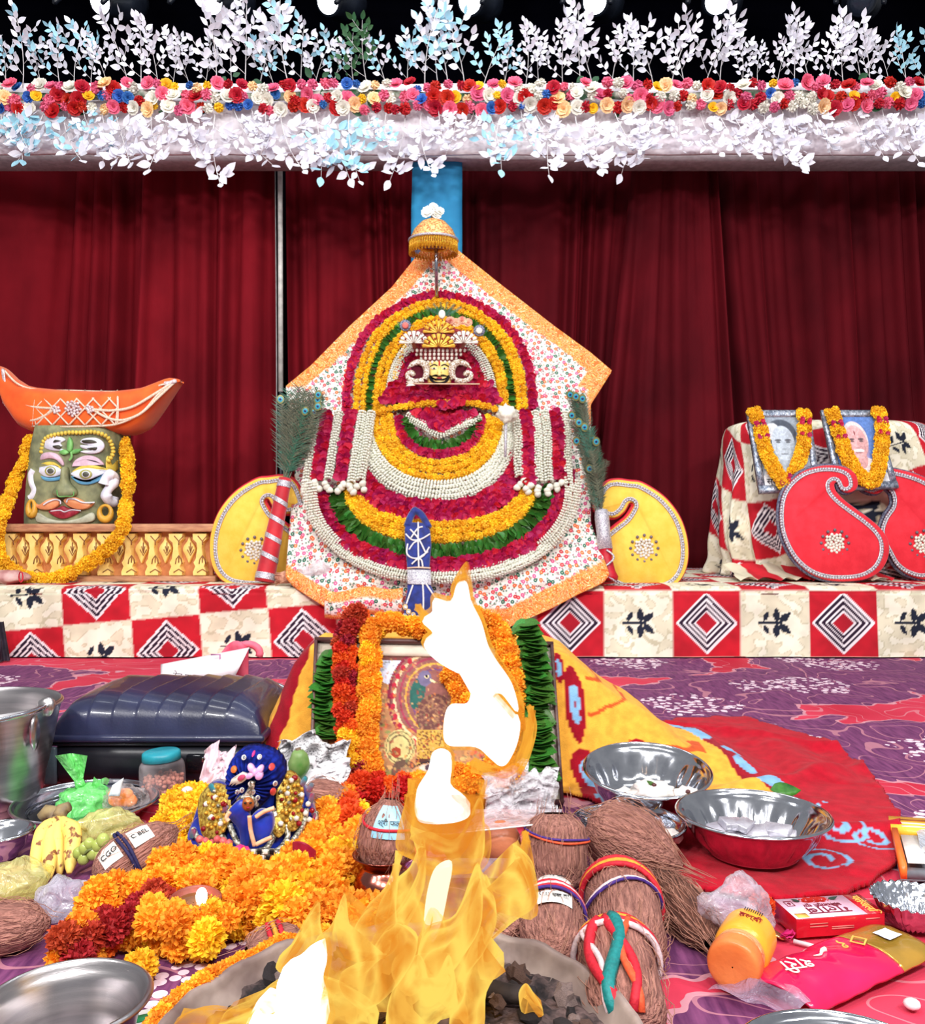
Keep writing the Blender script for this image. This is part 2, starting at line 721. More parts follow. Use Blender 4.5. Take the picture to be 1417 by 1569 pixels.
def carpet_mat():
    mt, nt, b, vec = newmat('printed_carpet_cloth')
    w = nt.nodes.new('ShaderNodeTexNoise')
    w.inputs['Scale'].default_value = 2.3
    w.inputs['Detail'].default_value = 2
    nt.links.new(vec, w.inputs['Vector'])
    va = nt.nodes.new('ShaderNodeVectorMath')
    va.operation = 'MULTIPLY_ADD'
    nt.links.new(w.outputs['Color'], va.inputs[0])
    va.inputs[1].default_value = (0.5, 0.5, 0)
    nt.links.new(vec, va.inputs[2])
    v1 = tex_vor(nt, va.outputs[0], 1.75)
    d = v1.outputs['Distance']
    for c_ in ((-0.36, 1.24, 0), (1.31, 3.43, 0), (0.77, 3.08, 0), (0.72, 3.94, 0), (1.62, 3.9, 0), (-1.9, 3.5, 0), (1.35, 2.45, 0)):
        vd = nt.nodes.new('ShaderNodeVectorMath')
        vd.operation = 'DISTANCE'
        nt.links.new(vec, vd.inputs[0])
        vd.inputs[1].default_value = (c_[0], c_[1] - 2.3, 0)
        d = mth(nt, 'MINIMUM', d, mth(nt, 'MULTIPLY', vd.outputs['Value'], 1.5))
    wob = tex_noise(nt, vec, 9, 2)
    d2 = mth(nt, 'ADD', d, mth(nt, 'MULTIPLY', mth(nt, 'SUBTRACT', wob, 0.5), 0.22))
    flower = ramp(nt, d2, [(0.0, (1, 1, 1)), (0.555, (0, 0, 0))], 'CONSTANT')
    edge = ramp(nt, d2, [(0.0, (0, 0, 0)), (0.54, (1, 1, 1)), (0.556, (0, 0, 0))], 'CONSTANT')
    # petals inside each flower: contour lines of a second warped field
    c2 = tex_noise(nt, va.outputs[0], 3.6, 1)
    lines = ramp(nt, c2, [(0, (0, 0, 0)), (0.40, (1, 1, 1)), (0.408, (0, 0, 0)), (0.5, (1, 1, 1)), (0.508, (0, 0, 0)), (0.6, (1, 1, 1)), (0.608, (0, 0, 0))], 'CONSTANT')
    tone = ramp(nt, tex_noise(nt, mapping(nt, vec, (30, 4, 1)), 3, 3), [(0.3, lin((84, 38, 80))), (0.7, lin((130, 70, 112)))])
    red = ramp(nt, tex_noise(nt, vec, 2.2, 2), [(0.3, lin((180, 34, 56))), (0.7, lin((212, 64, 90)))])
    col = mixc(nt, flower, red, tone)
    col = mixc(nt, mth(nt, 'MULTIPLY', lines, 0.55), col, lin((206, 140, 150)))
    col = mixc(nt, mth(nt, 'MULTIPLY', edge, 0.8), col, lin((214, 150, 160)))
    sp = tex_vor(nt, vec, 40)
    dots = ramp(nt, sp.outputs['Distance'], [(0, (1, 1, 1)), (0.42, (0, 0, 0))], 'CONSTANT')
    heart = ramp(nt, d2, [(0.0, (1, 1, 1)), (0.24, (0, 0, 0))], 'CONSTANT')
    col = mixc(nt, mth(nt, 'MULTIPLY', mth(nt, 'MULTIPLY', dots, heart), 0.9), col, lin((238, 214, 226)))
    nt.links.new(col, b.inputs['Base Color'])
    b.inputs['Roughness'].default_value = 0.75
    b.inputs['Specular IOR Level'].default_value = 0.2
    set_bump(nt, b, tex_noise(nt, vec, 260, 2), 0.2, 0.002)
    return mt


def carpet_z(x, y):
    return 0.004 * nz(x * 2.1, y * 2.1) + 0.003 * nz(x * 6, y * 5, 3)


solo('printed_carpet', thick(grid(lambda u, v: ((u - 0.5) * 7, 0.35 + v * 3.9, -0.003 + carpet_z((u - 0.5) * 7, 0.35 + v * 3.9) * 0.5), 90, 60), -0.016, (0, 0, 1)),
     carpet_mat(), 'pinkish red carpet sheet printed with large purple flowers, covering the floor', 'carpet', (0, 2.3, 0))

# ------------------------------------------------------------------ velvet curtains


def velvet(name, c1, c2):
    mt, nt, b, vec = newmat(name)
    n = tex_noise(nt, mapping(nt, vec, (1, 1, 0.6)), 2.2, 4)
    nt.links.new(ramp(nt, n, [(0.32, lin(c2)), (0.68, lin(c1))]), b.inputs['Base Color'])
    b.inputs['Roughness'].default_value = 0.85
    b.inputs['Specular IOR Level'].default_value = 0.1
    b.inputs['Sheen Weight'].default_value = 0.35
    b.inputs['Sheen Roughness'].default_value = 0.35
    b.inputs['Sheen Tint'].default_value = (*lin((200, 40, 60)), 1)
    set_bump(nt, b, tex_noise(nt, vec, 180, 2), 0.15, 0.002)
    return mt


VEL = velvet('red_velvet', (130, 20, 32), (90, 9, 20))
VEL2 = velvet('wine_velvet', (98, 14, 25), (64, 6, 15))


def curtain(label, t0, t1, b0, b1, nf, seed, mat, Y=5.6, amp=0.05):
    """t0..t1 / b0..b1: edges at the top and bottom, in metres along the stage"""
    q = random.Random(seed)
    ph = [q.uniform(0, 6.28) for _ in range(6)]

    def fn(u, v):
        z = 0.30 + v * 2.75
        k = 1 - v
        uu = u + 0.02 * nz(u * 5 + seed, v * 1.3) * (0.4 + k)
        x = (b0 + (b1 - b0) * u) * k + (t0 + (t1 - t0) * u) * v
        warp = uu * nf + 0.8 * math.sin(uu * 5.1 + ph[0]) + 0.45 * math.sin(uu * 11 + ph[1] + 0.7 * v)
        s = math.sin(2 * PI * warp)
        s = math.copysign(abs(s) ** 0.7, s)
        a = amp * (0.65 + 0.55 * nz(uu * 6 + seed, v * 0.8, 4)) * (0.75 + 0.35 * k)
        y = Y - a * s - 0.5 * amp * math.sin(2 * PI * uu * nf * 0.37 + ph[2]) - 0.006 * nz(uu * 24, v * 4, seed)
        return (x, y, z)
    g = grid(fn, int(nf * 26), 26)
    return solo('velvet_curtain', thick(g, 0.01), mat, label, 'curtain', ((b0 + b1) / 2, Y, 0.31), 'red velvet stage curtains')


def X56(px, Y=5.6):
    return (px - CX) / F * Y


curtain('dark red velvet curtain behind the orange turban, its folds leaning left', X56(-160), X56(232), X56(-240), X56(222), 6, 3, VEL, Y=5.68, amp=0.09)
curtain('dark red velvet curtain flaring out just left of the white pole', X56(234), X56(424), X56(200), X56(432), 4.4, 8, VEL, Y=5.5, amp=0.07)
curtain('narrow dark red velvet curtain between white pole and blue pillar', X56(432), X56(650), X56(440), X56(660), 6.0, 13, VEL, Y=5.7, amp=0.055)
curtain('wine velvet curtain just right of the blue pillar behind the floral cloth', X56(690), X56(985), X56(690), X56(935), 7.5, 21, VEL2, Y=5.66, amp=0.06)
curtain('wine velvet curtain fanning out from a gathered top, right of the floral cloth', X56(972), X56(1085), X56(900), X56(1128), 4.0, 28, VEL2, Y=5.48, amp=0.06)
curtain('wine velvet curtain hanging behind the two framed portraits', X56(1075), X56(1600), X56(1118), X56(1640), 12, 35, VEL2, Y=5.66, amp=0.07)

# ------------------------------------------------------------------ pole and wire, blue pillar
t = thing('stage_pole', 'thin white pole standing between the two left curtains', 'pole', (X56(429, 5.4), 5.4, 0.31))
pb, pt_ = P(431, 870, 5.4), P(429, 225, 5.4)
pb.z = 0.31
mid = pb.lerp(pt_, 0.42)
part('lower_tube', tube([pb, mid], 0.012, 10), M('dark_pole', (60, 62, 70), r=0.4, m=0.6), t, label='dark lower half of the pole')
part('upper_tube', tube([mid, pt_], 0.015, 10), M('white_pole', (216, 214, 208), r=0.5), t)
solo('cable', tube([pt_ + Vector((-0.035, 0.02, 0.1)), mid + Vector((-0.03, 0.01, 0.6)), mid + Vector((-0.025, 0, 0.1)), pb + Vector((-0.03, 0, 0.0))], 0.004, 6),
     M('grey_cable', (150, 146, 146), r=0.5), 'thin grey cable running down beside the white pole', 'cable', pb)

m_blue = M('blue_cloth', (40, 142, 190), c2=(22, 112, 160), sc=5, r=0.75, bump=0.2, bsc=40)
Yp = 5.12
xa, xb = (632 - CX) / F * Yp, (708 - CX) / F * Yp


def pil(u, v):
    x = xa + (xb - xa) * u + 0.008 * nz(v * 8, u * 3) - (0.012 * math.sin(v * 3) if u < 0.1 else 0)
    return (x, Yp - 0.004 * nz(u * 6, v * 14, 2) - 0.006 * nz(u * 2, v * 40, 7) + 0.02 * (2 * u - 1) ** 6, 0.31 + v * 2.45)


solo('cloth_wrapped_pillar', thick(grid(pil, 14, 90), 0.11), m_blue, 'square pillar wrapped in bright blue cloth behind the golden umbrella', 'pillar', ((xa + xb) / 2, Yp + 0.05, 0.31))

# ------------------------------------------------------------------ overhead beam wrapped in white cloth
Yb = 4.98
zb0, zb1 = P(0, 236, Yb).z, P(0, 128, Yb).z


def beamf(u, v):
    x = (u - 0.5) * 7.2
    return (x, Yb - 0.012 * nz(x * 2.5, v * 2) - 0.006 * nz(x * 9, v * 5 + x, 5) - 0.01 * math.sin(v * 3), zb0 + 0.012 * nz(x * 1.6, 9) + (zb1 - zb0) * v)


m_beam = M('white_beam_cloth', (238, 232, 236), c2=(214, 206, 214), sc=4, r=0.7, bump=0.2, bsc=30)
bt = thing('cloth_beam', 'overhead beam wrapped in white cloth, hidden by flowers and leaf sprays', 'beam', (0, Yb + 0.1, zb0))
part('front_cloth', thick(grid(beamf, 220, 12), 0.02), m_beam, bt)
part('batten', box((0, Yb + 0.16, (zb0 + zb1) / 2), (7.2, 0.26, zb1 - zb0 - 0.03)), M('batten_white', (205, 200, 205), r=0.8), bt)

# rose band: each rose a part
rb = thing('rose_band', 'long band of red, pink, white, blue and yellow fabric roses along the beam', 'flower band', P(CX, 146, Yb - 0.06))
part('backing_strip', tube([P(x, 146 + 3 * math.sin(x * 0.02), Yb - 0.055) for x in range(-60, 1480, 30)], 0.022, 8), M('band_green', (40, 84, 50), c2=(190, 190, 180), sc=20, r=0.8), rb)
ROSEC = {'red': ((206, 26, 36), (168, 10, 24)), 'pink': ((236, 116, 150), (220, 84, 122)), 'white': ((244, 240, 230), (222, 218, 204)),
         'blue': ((58, 116, 196), (34, 84, 160)), 'yellow': ((250, 208, 40), (238, 180, 20)), 'cream': ((250, 222, 178), (240, 190, 130))}
ROSEM = {k: [mesh('rose', gq, M('rose_' + k, a, c2=b, sc=4, rand=0.1, bump=0, trl=0.2)) for gq in (rose_geo(1.0, 1), xf(marigold_geo(0.85, 90, 5, 0.5), Matrix.Diagonal((1, 1, .7, 1))))] for k, (a, b) in ROSEC.items()}
seq = ['red'] * 9 + ['pink'] * 9 + ['white'] * 7 + ['blue'] * 4 + ['yellow'] * 2 + ['cream'] * 2
for i in range(-2, 92):
    for row, yy in enumerate((129, 146, 162)):
        x = i * 16.0 + (8 if row == 1 else 0) + rnd.uniform(-5, 5)
        k = rnd.choice(seq)
        sz = rnd.uniform(0.033, 0.043) * (0.8 if k in ('blue', 'yellow') else 1)
        p = P(x, yy + rnd.uniform(-5, 5) + (1416 - x) * 0.003, Yb - 0.09 - rnd.uniform(0, 0.02))
        d = Vector((rnd.uniform(-.5, .5), -1, rnd.uniform(-.45, .35) + (0.35 if row == 0 else -0.25 if row == 2 else 0)))
        inst('rose', ROSEM[k][rnd.randrange(2)], rb, aim(p, d, sz, rnd.uniform(0, 6)))
mlf = mesh('leaf', leaf_geo(0.06, 0.018, 0.3), M('rose_leaf', (44, 92, 56), c2=(26, 66, 40), sc=10, bump=0))
for i in range(46):
    p = P(rnd.uniform(-30, 1450), rnd.choice((120, 170, 150)) + rnd.uniform(-5, 5), Yb - 0.07)
    inst('leaf', mlf, rb, aim(p, (rnd.uniform(-.4, .4), -1, rnd.uniform(-.3, .3)), rnd.uniform(0.7, 1.1), rnd.uniform(0, 6)))

# ------------------------------------------------------------------ white leaf sprays
m_lw = M('leaf_white', (246, 244, 250), c2=(222, 220, 232), sc=12, rand=0.08, bump=0, r=0.55, trl=0.2)
m_lb = M('leaf_ice_blue', (190, 228, 240), c2=(150, 206, 226), sc=12, rand=0.1, bump=0, r=0.55, trl=0.2)
m_lg = M('leaf_green_fabric', (60, 110, 62), c2=(34, 76, 44), sc=12, rand=0.2, bump=0, r=0.6, trl=0.1)
m_stem = M('spray_stem', (226, 220, 222), sc=10, bump=0)
LEAFM = {k: [mesh('leaf', leaf_geo(0.06, 0.0175, 0.22, cu), mt) for cu in (0.1, 0.3)] for k, mt in (('w', m_lw), ('b', m_lb), ('g', m_lg))}


def make_spray(seed, L=0.42, drop=False):
    """returns stem geo and leaf matrices, growing along +Z from the origin, leaves mostly facing -Y"""
    q = random.Random(seed)
    gs, leaves = [], []
    bx, by = q.uniform(-.1, .1), q.uniform(-.08, .02)
    main = [Vector((bx * t * t, by * t * t, L * t)) for t in [k / 6 for k in range(7)]]
    gs.append(tube(main, [0.0035 * (1 - 0.6 * k / 6) for k in range(7)], 4))
    twigs = [(main, 0.55)]
    for k in range(1, 6):
        b = main[k]
        s = -1 if k % 2 else 1
        a = math.radians(q.uniform(25, 55)) * s
        l = L * q.uniform(0.28, 0.42) * (1.15 - 0.12 * k)
        dy = q.uniform(-.5, .3)
        d = Vector((math.sin(a), dy * 0.5, math.cos(a)))
        tw = [b + d * l * t + Vector((0, 0, (-0.06 if drop else 0.03) * t * t)) for t in (0, .33, .66, 1)]
        gs.append(tube(tw, 0.0018, 3))
        twigs.append((tw, 0.3))
    for tw, st in twigs:
        n = 5
        for k in range(n):
            t = st + (1 - st) * k / (n - 1)
            i = min(int(t * (len(tw) - 1)), len(tw) - 2)
            fr = t * (len(tw) - 1) - i
            p = tw[i].lerp(tw[i + 1], fr)
            d = (tw[i + 1] - tw[i]).normalized()
            s = 0 if k == n - 1 else (1 if k % 2 else -1)
            ang = s * math.radians(q.uniform(35, 65))
            d2 = Matrix.Rotation(ang, 3, 'Y') @ d
            d2 = (d2 + Vector((0, q.uniform(-.4, .3), q.uniform(-.25, .2) - (0.25 if drop else 0)))).normalized()
            nrm = Vector((q.uniform(-.7, .7), -1, q.uniform(-.6, .6)))
            z = (nrm - d2 * nrm.dot(d2)).normalized()
            x = d2.cross(z)
            m = Matrix((x, d2, z)).transposed().to_4x4()
            m = m @ Matrix.Scale(q.uniform(0.75, 1.1), 4)
            m.translation = p
            leaves.append(m)
    return join(*gs), leaves


PROTO = [make_spray(100 + k) for k in range(6)]
PROTOD = [make_spray(200 + k, 0.36, True) for k in range(5)]
ME_ST = [mesh('stem', g, m_stem) for g, _ in PROTO]
ME_STD = [mesh('stem', g, m_stem) for g, _ in PROTOD]
ORD = ['first', 'second', 'third', 'fourth', 'fifth', 'sixth', 'seventh', 'eighth', 'ninth', 'tenth']


def nth(n):
    if n <= 10:
        return ORD[n - 1]
    return '%d%s' % (n, {1: 'st', 2: 'nd', 3: 'rd'}.get(n % 10 if n not in (11, 12, 13) else 0, 'th'))


def place_spray(base, rotm, s, kinds, hang, idx, leafmul=1.0):
    k = rnd.randrange(len(PROTOD) if hang else len(PROTO))
    leaves = (PROTOD if hang else PROTO)[k][1]
    colw = {'w': 'white', 'b': 'ice-blue', 'g': 'dark green', 'wb': 'white and ice-blue'}[kinds]
    o = thing('leaf_spray', '%s %s artificial leaf spray, %s from the left %s' % ('hanging' if hang else 'upright', colw, nth(idx), 'below the rose band' if hang else 'above the rose band'),
              'artificial plant', base, 'hanging leaf sprays under the rose band' if hang else 'upright leaf sprays above the rose band')
    W = Matrix.Translation(base) @ rotm @ Matrix.Scale(s, 4)
    inst('stem', (ME_STD if hang else ME_ST)[k], o, W)
    for m in leaves:
        c = kinds if len(kinds) == 1 else kinds[rnd.random() < 0.45]
        inst('leaf', LEAFM[c][rnd.randrange(2)], o, W @ m)


# (px, top y) of the tall clumps measured along the beam; filler sprays between them
UPS = [(-14, 70), (12, 60), (38, 26), (62, 62), (92, 40), (112, 30), (140, 55), (168, 85), (198, 18), (216, 35), (240, 38), (262, 60), (292, 52), (318, 60), (330, 2),
       (352, 20), (372, 10), (398, 10), (422, 60), (440, 4), (462, 40), (486, 46), (512, 66), (546, 50), (566, 36), (596, 50), (622, 50), (650, 10), (668, 4), (690, 25), (712, 18), (742, 40),
       (768, 62), (806, 44), (828, 52), (866, 50), (890, 20), (908, 22), (936, 46), (968, 46), (1000, 24), (1024, 22), (1046, 46), (1078, 20), (1106, 40), (1136, 60), (1158, 66),
       (1190, 60), (1218, 30), (1240, 30), (1268, 50), (1290, 36), (1318, 20), (1336, 46), (1362, 50), (1388, 46), (1412, 40)]
for i, (x, ty) in enumerate(UPS):
    Yx = Yb + rnd.uniform(-0.02, 0.16)
    base = P(x + rnd.uniform(-4, 4), 134, Yx)
    hgt = (134 - ty) / F * Yx
    s = max(0.55, hgt / 0.46)
    kinds = 'g' if 540 < x < 575 else ('b' if 1365 < x or 740 < x < 760 else 'wb' if x < 150 or 415 < x < 520 or 590 < x < 770 else 'w')
    rot = Matrix.Rotation(rnd.uniform(-.28, .28), 4, 'Y') @ Matrix.Rotation(rnd.uniform(0.0, 0.3), 4, 'X') @ Matrix.Rotation(rnd.uniform(-.5, .5), 4, 'Z')
    place_spray(base, rot, s, kinds, False, i + 1)
xs = []
x = -25
while x < 1440:
    xs.append(x)
    x += rnd.uniform(21, 31)
for i, x in enumerate(xs):
    Yx = Yb - 0.05 - rnd.uniform(0, 0.05)
    base = P(x, 166 + rnd.uniform(-8, 12), Yx)
    long_ = any(abs(x - c) < 22 for c in (45, 95, 180, 205, 270, 330, 350, 440, 490, 530, 625, 770, 850, 880, 920, 970, 1100, 1190, 1380))
    s = rnd.uniform(0.95, 1.2) if long_ else rnd.uniform(0.62, 0.85)
    kinds = 'wb' if (x < 160 or 460 < x < 620 or 740 < x < 800) else 'w'
    rot = Matrix.Rotation(PI + rnd.uniform(-.4, .4), 4, 'Y') @ Matrix.Rotation(rnd.uniform(0.05, 0.35), 4, 'X')
    place_spray(base, rot, s, kinds, True, i + 1)

# ------------------------------------------------------------------ stage lamps on a pipe
struct('trim_1', tube([Vector((-4, 6.2, 4.55)), Vector((4, 6.2, 4.55))], 0.03, 10), M('pipe_black', (24, 26, 32), r=0.5))
m_house = M('lamp_black', (30, 36, 48), c2=(20, 24, 34), r=0.35, sc=8, bump=0.1)
m_lens = Memit('lamp_lens', (245, 250, 255), 6.0)
for i, x in enumerate((150, 322, 500, 718, 910, 1098, 1320)):
    c = P(x, 2, 6.2)
    o = thing('stage_spotlight', 'black stage spotlight with glowing white lens, %s from the left' % nth(i + 1) if i < 6 else 'unlit black stage spotlight at the right end of the row', 'stage light', c, 'row of stage spotlights')
    d = Vector((-0.45, -1, -0.55)).normalized()
    hm = aim(c - d * 0.02, -d)
    prof = [(0.001, -0.0), (0.09, 0.0), (0.1, 0.02), (0.1, 0.1), (0.13, 0.15), (0.14, 0.3), (0.11, 0.38), (0.001, 0.4)]
    part('housing', lathe(prof, 24), m_house, o, m=hm)
    part('lens', lathe([(0.001, -0.012), (0.05, -0.01), (0.08, -0.002), (0.082, 0.004)], 24), m_lens if i < 6 else M('dark_lens', (40, 46, 60), r=0.1), o, m=hm)
    top = Vector((c.x, 6.2, 4.55))
    yk = c - d * -0.2
    part('yoke', join(tube([top, Vector((top.x - 0.17, 6.25, 4.3)), yk + Vector((-0.16, 0.02, 0))], 0.018, 6), tube([top, Vector((top.x + 0.17, 6.25, 4.3)), yk + Vector((0.16, 0.02, 0))], 0.018, 6)), m_house, o)

# ------------------------------------------------------------------ low platform and its printed sheets
Yf = H * F / (1007 - CY)                    # front of the platform
ZP = 0.31
struct('floor', box((0, Yf + 0.05 + 0.75, ZP / 2 - 0.002), (6.6, 1.5, ZP - 0.012)), M('platform_ply', (120, 90, 60), r=0.8))


def inell(x, y, cx, cy, a, L, w):
    ca, sa = math.cos(math.radians(a)), math.sin(math.radians(a))
    dx, dy = x - cx, y - cy
    l = dx * ca + dy * sa
    k = -dx * sa + dy * ca
    tt = np.clip(l / L, -1, 1)
    return (np.abs(l) < L) & (np.abs(k) < w * (1 - tt * tt) ** 0.75 * (1 - 0.25 * tt))


def check_print(u, v, s=0.305, par=0, seed=0):
    """patchwork print: red cells with nested diamonds, cream marbled cells with a navy leaf sprig; u, v in metres (numpy)"""
    iu, iv = np.floor(u / s), np.floor(v / s)
    x, y = u / s - iu - 0.5, v / s - iv - 0.5
    red = ((iu + iv + par) % 2) == 0
    r = np.random.RandomState(seed)
    nse = np.zeros_like(u)
    for k in range(5):
        a, b, p, q = r.uniform(14, 60, 4)
        nse += np.sin(u * a + 3 * np.sin(v * b * 0.7 + k) + k) * np.sin(v * q + 2 * np.sin(u * p * 0.8))
    nse /= 3.0
    C = lambda c: np.array(lin(c))
    base = np.where(nse[..., None] > 0.12, C((226, 218, 190)), np.where(nse[..., None] > 0.0, C((204, 196, 166)), C((242, 236, 214))))
    redc = C((200, 24, 42)) * (0.92 + 0.12 * nse[..., None])
    d = np.abs(x) / 0.46 + np.abs(y) / 0.46
    W, K, Dk = C((246, 236, 240)), C((40, 18, 44)), C((150, 14, 40))
    band = np.select([d > 1, d > 0.9, d > 0.79, d > 0.70, d > 0.59, d > 0.51, d > 0.41, d > 0.34], [0, 1, 2, 1, 2, 1, 2, 1], 3)
    rc = np.where((band == 1)[..., None], W, np.where((band == 2)[..., None], K, np.where((band == 3)[..., None], Dk * 0.4 + redc * 0.6, redc)))
    leaf = (np.abs(y) < 0.012) & (x > -0.24) & (x < 0.12)
    for (cx, cy, a, L, w) in ((-.12, .1, 60, .08, .035), (-.12, -.1, -60, .08, .035), (.03, .12, 95, .10, .05), (.03, -.12, -95, .10, .05),
                              (.15, .085, 40, .10, .05), (.15, -.085, -40, .10, .05)):
        leaf |= inell(x, y, cx, cy, a, L, w)
    cc = np.where(leaf[..., None], C((28, 34, 52)), base)
    out = np.where(red[..., None], rc, cc)
    ed = (np.abs(np.abs(x) - 0.5) < 0.012) | (np.abs(np.abs(y) - 0.5) < 0.012)
    return np.where(ed[..., None], out * 0.55 + C((230, 214, 196)) * 0.45, out)


m_print = MC('printed_cotton', r=0.85, sc=8, bump=0.12, bsc=400, bd=0.001)


def sheet(x0, x1, label, par, ox, oy, rot, seed):
    nx = int((x1 - x0) / 0.006)
    vs = np.concatenate([np.arange(0, 0.315, 0.006), [0.318, 0.325, 0.333], np.arange(0.35, 1.75, 0.018)])
    us = np.linspace(x0, x1, nx)
    U, V = np.meshgrid(us, vs)
    Z = np.minimum(V - 0.004, ZP + 0.004)
    Yv = np.where(V <= 0.318, Yf - 0.004 - 0.012 * np.clip(1 - V / 0.32, 0, 1), Yf + (V - 0.318))
    Yv = Yv + np.where(V <= 0.31, 0.006 * np.sin(U * 7 + seed) * (1 - V / 0.31) + 0.003 * np.sin(U * 23 + V * 10), 0)
    Z = Z + np.where(V > 0.33, 0.002 * np.sin(U * 13 + V * 5) * np.sin(V * 17), 0) + np.where((V > .29) & (V < .34), -0.008, 0)
    Z = np.maximum(Z, 0.004)
    cr_, sr = math.cos(rot), math.sin(rot)
    uu, vv = U * cr_ - V * sr + ox, U * sr + V * cr_ + oy
    C_ = check_print(uu, vv, par=par, seed=seed)
    n0, n1 = U.shape
    verts = np.stack([U, Yv, Z], -1).reshape(-1, 3)
    idx = np.arange(n0 * n1).reshape(n0, n1)
    fa = np.stack([idx[:-1, :-1], idx[:-1, 1:], idx[1:, 1:], idx[1:, :-1]], -1).reshape(-1, 4)
    g = [verts.tolist(), fa.tolist(), C_.reshape(-1, 3)]
    return solo('patchwork_sheet', [[Vector(p) for p in g[0]], [tuple(q) for q in g[1]], g[2]], m_print, label, 'bed sheet', ((x0 + x1) / 2, Yf, 0.01))


# cell boundaries measured on the photograph: left sheet rows slope, right sheet runs level
xl = (105 - CX) / F * Yf
sheet((-90 - CX) / F * Yf, (640 - CX) / F * Yf, 'red and cream printed sheet over the platform left of the shrine, its pattern slanting', 1, -xl, 0.008, -0.085, 3)
xr = (925 - CX) / F * Yf
sheet((640 - CX) / F * Yf, (1500 - CX) / F * Yf, 'red and cream printed sheet right of the shrine, diamonds in one level row', 0, -xr + 0.305, -0.006, 0.0, 11)
# ================================================================== the central shrine
def lerp_tab(tab, x):
    if x <= tab[0][0]:
        return tab[0][1]
    for (a, b), (c, d) in zip(tab, tab[1:]):
        if x <= c:
            return b + (d - b) * (x - a) / (c - a)
    return tab[-1][1]


YT = [(320, 4.92), (385, 4.86), (640, 4.60), (760, 4.38), (855, 4.16), (884, 4.035), (960, 3.99), (985, 3.98)]


def Ysh(px, py):
    return lerp_tab(YT, py)


def Ybody(px, py):
    """front of the garlanded figure: bulges towards the viewer"""
    d = 1 - ((px - 672) / 230.0) ** 2 - ((py - 745) / 170.0) ** 2
    return Ysh(px, py) - 0.03 - 0.075 * max(0, d) ** 0.7


def saree_mat():
    mt, nt, b, vec = newmat('floral_saree')
    a = nt.nodes.new('ShaderNodeAttribute')
    a.attribute_name = 'Col'
    sep = nt.nodes.new('ShaderNodeSeparateColor')
    nt.links.new(a.outputs['Color'], sep.inputs[0])
    border = sep.outputs[0]
    base = ramp(nt, tex_noise(nt, vec, 18), [(0.3, lin((238, 230, 216))), (0.7, lin((252, 248, 240)))])
    rot = nt.nodes.new('ShaderNodeMapping')
    rot.inputs['Rotation'].default_value = (PI / 2, 0, 0)
    nt.links.new(vec, rot.inputs['Vector'])
    vec = rot.outputs[0]
    v1 = tex_vor(nt, vec, 34)
    v1.voronoi_dimensions = '2D'
    pal = ramp(nt, mth(nt, 'FRACT', mth(nt, 'MULTIPLY', v1.outputs['Color'], 1.0)), [(0, lin((214, 60, 78))), (0.3, lin((236, 110, 60))), (0.5, lin((40, 104, 88))), (0.66, lin((222, 84, 140))), (0.84, lin((196, 40, 60)))], 'CONSTANT')
    fl = ramp(nt, v1.outputs['Distance'], [(0, (1, 1, 1)), (0.3, (0, 0, 0))], 'CONSTANT')
    hole = ramp(nt, v1.outputs['Distance'], [(0, (1, 1, 1)), (0.08, (0, 0, 0))], 'CONSTANT')
    vine = ramp(nt, tex_noise(nt, vec, 16, 2, 1.0), [(0, (0, 0, 0)), (0.478, (1, 1, 1)), (0.502, (0, 0, 0)), (0.60, (1, 1, 1)), (0.615, (0, 0, 0))], 'CONSTANT')
    v2 = tex_vor(nt, vec, 56)
    v2.voronoi_dimensions = '2D'
    lf = ramp(nt, v2.outputs['Distance'], [(0, (1, 1, 1)), (0.24, (0, 0, 0))], 'CONSTANT')
    c2 = ramp(nt, v2.outputs['Color'], [(0, lin((52, 110, 84))), (0.5, lin((150, 90, 110))), (0.8, lin((230, 150, 110)))], 'CONSTANT')
    col = mixc(nt, mth(nt, 'MULTIPLY', vine, 0.75), base, lin((110, 90, 84)))
    col = mixc(nt, mth(nt, 'MULTIPLY', lf, 0.85), col, c2)
    col = mixc(nt, fl, col, pal)
    col = mixc(nt, mth(nt, 'MULTIPLY', hole, 0.8), col, lin((250, 226, 190)))
    # brocade border: gold and cream scrolls on orange
    bn = tex_noise(nt, vec, 20, 1, 2.5)
    br = ramp(nt, bn, [(0, lin((232, 120, 44))), (0.38, lin((250, 214, 150))), (0.42, lin((228, 108, 40))), (0.52, lin((246, 190, 110))), (0.56, lin((236, 132, 52))), (0.64, lin((252, 224, 170))), (0.67, lin((224, 110, 50)))], 'CONSTANT')
    v3 = tex_vor(nt, vec, 60)
    br = mixc(nt, ramp(nt, v3.outputs['Distance'], [(0, (1, 1, 1)), (0.2, (0, 0, 0))], 'CONSTANT'), br, lin((206, 150, 40)))
    col = mixc(nt, border, col, br)
    nt.links.new(col, b.inputs['Base Color'])
    b.inputs['Roughness'].default_value = 0.6
    b.inputs['Specular IOR Level'].default_value = 0.3
    set_bump(nt, b, tex_noise(nt, vec, 90), 0.2, 0.002)
    return mt


m_saree = saree_mat()
LB = [(374, 652), (400, 632), (440, 600), (500, 535), (560, 476), (592, 437), (640, 446), (720, 452), (800, 444), (885, 437), (900, 450), (932, 500), (962, 552)]   # left edge x per y
RB = [(374, 690), (385, 704), (430, 760), (500, 850), (540, 905), (568, 938), (600, 918), (620, 905), (700, 905), (800, 905), (880, 934), (893, 925), (910, 888), (932, 846), (962, 778)]


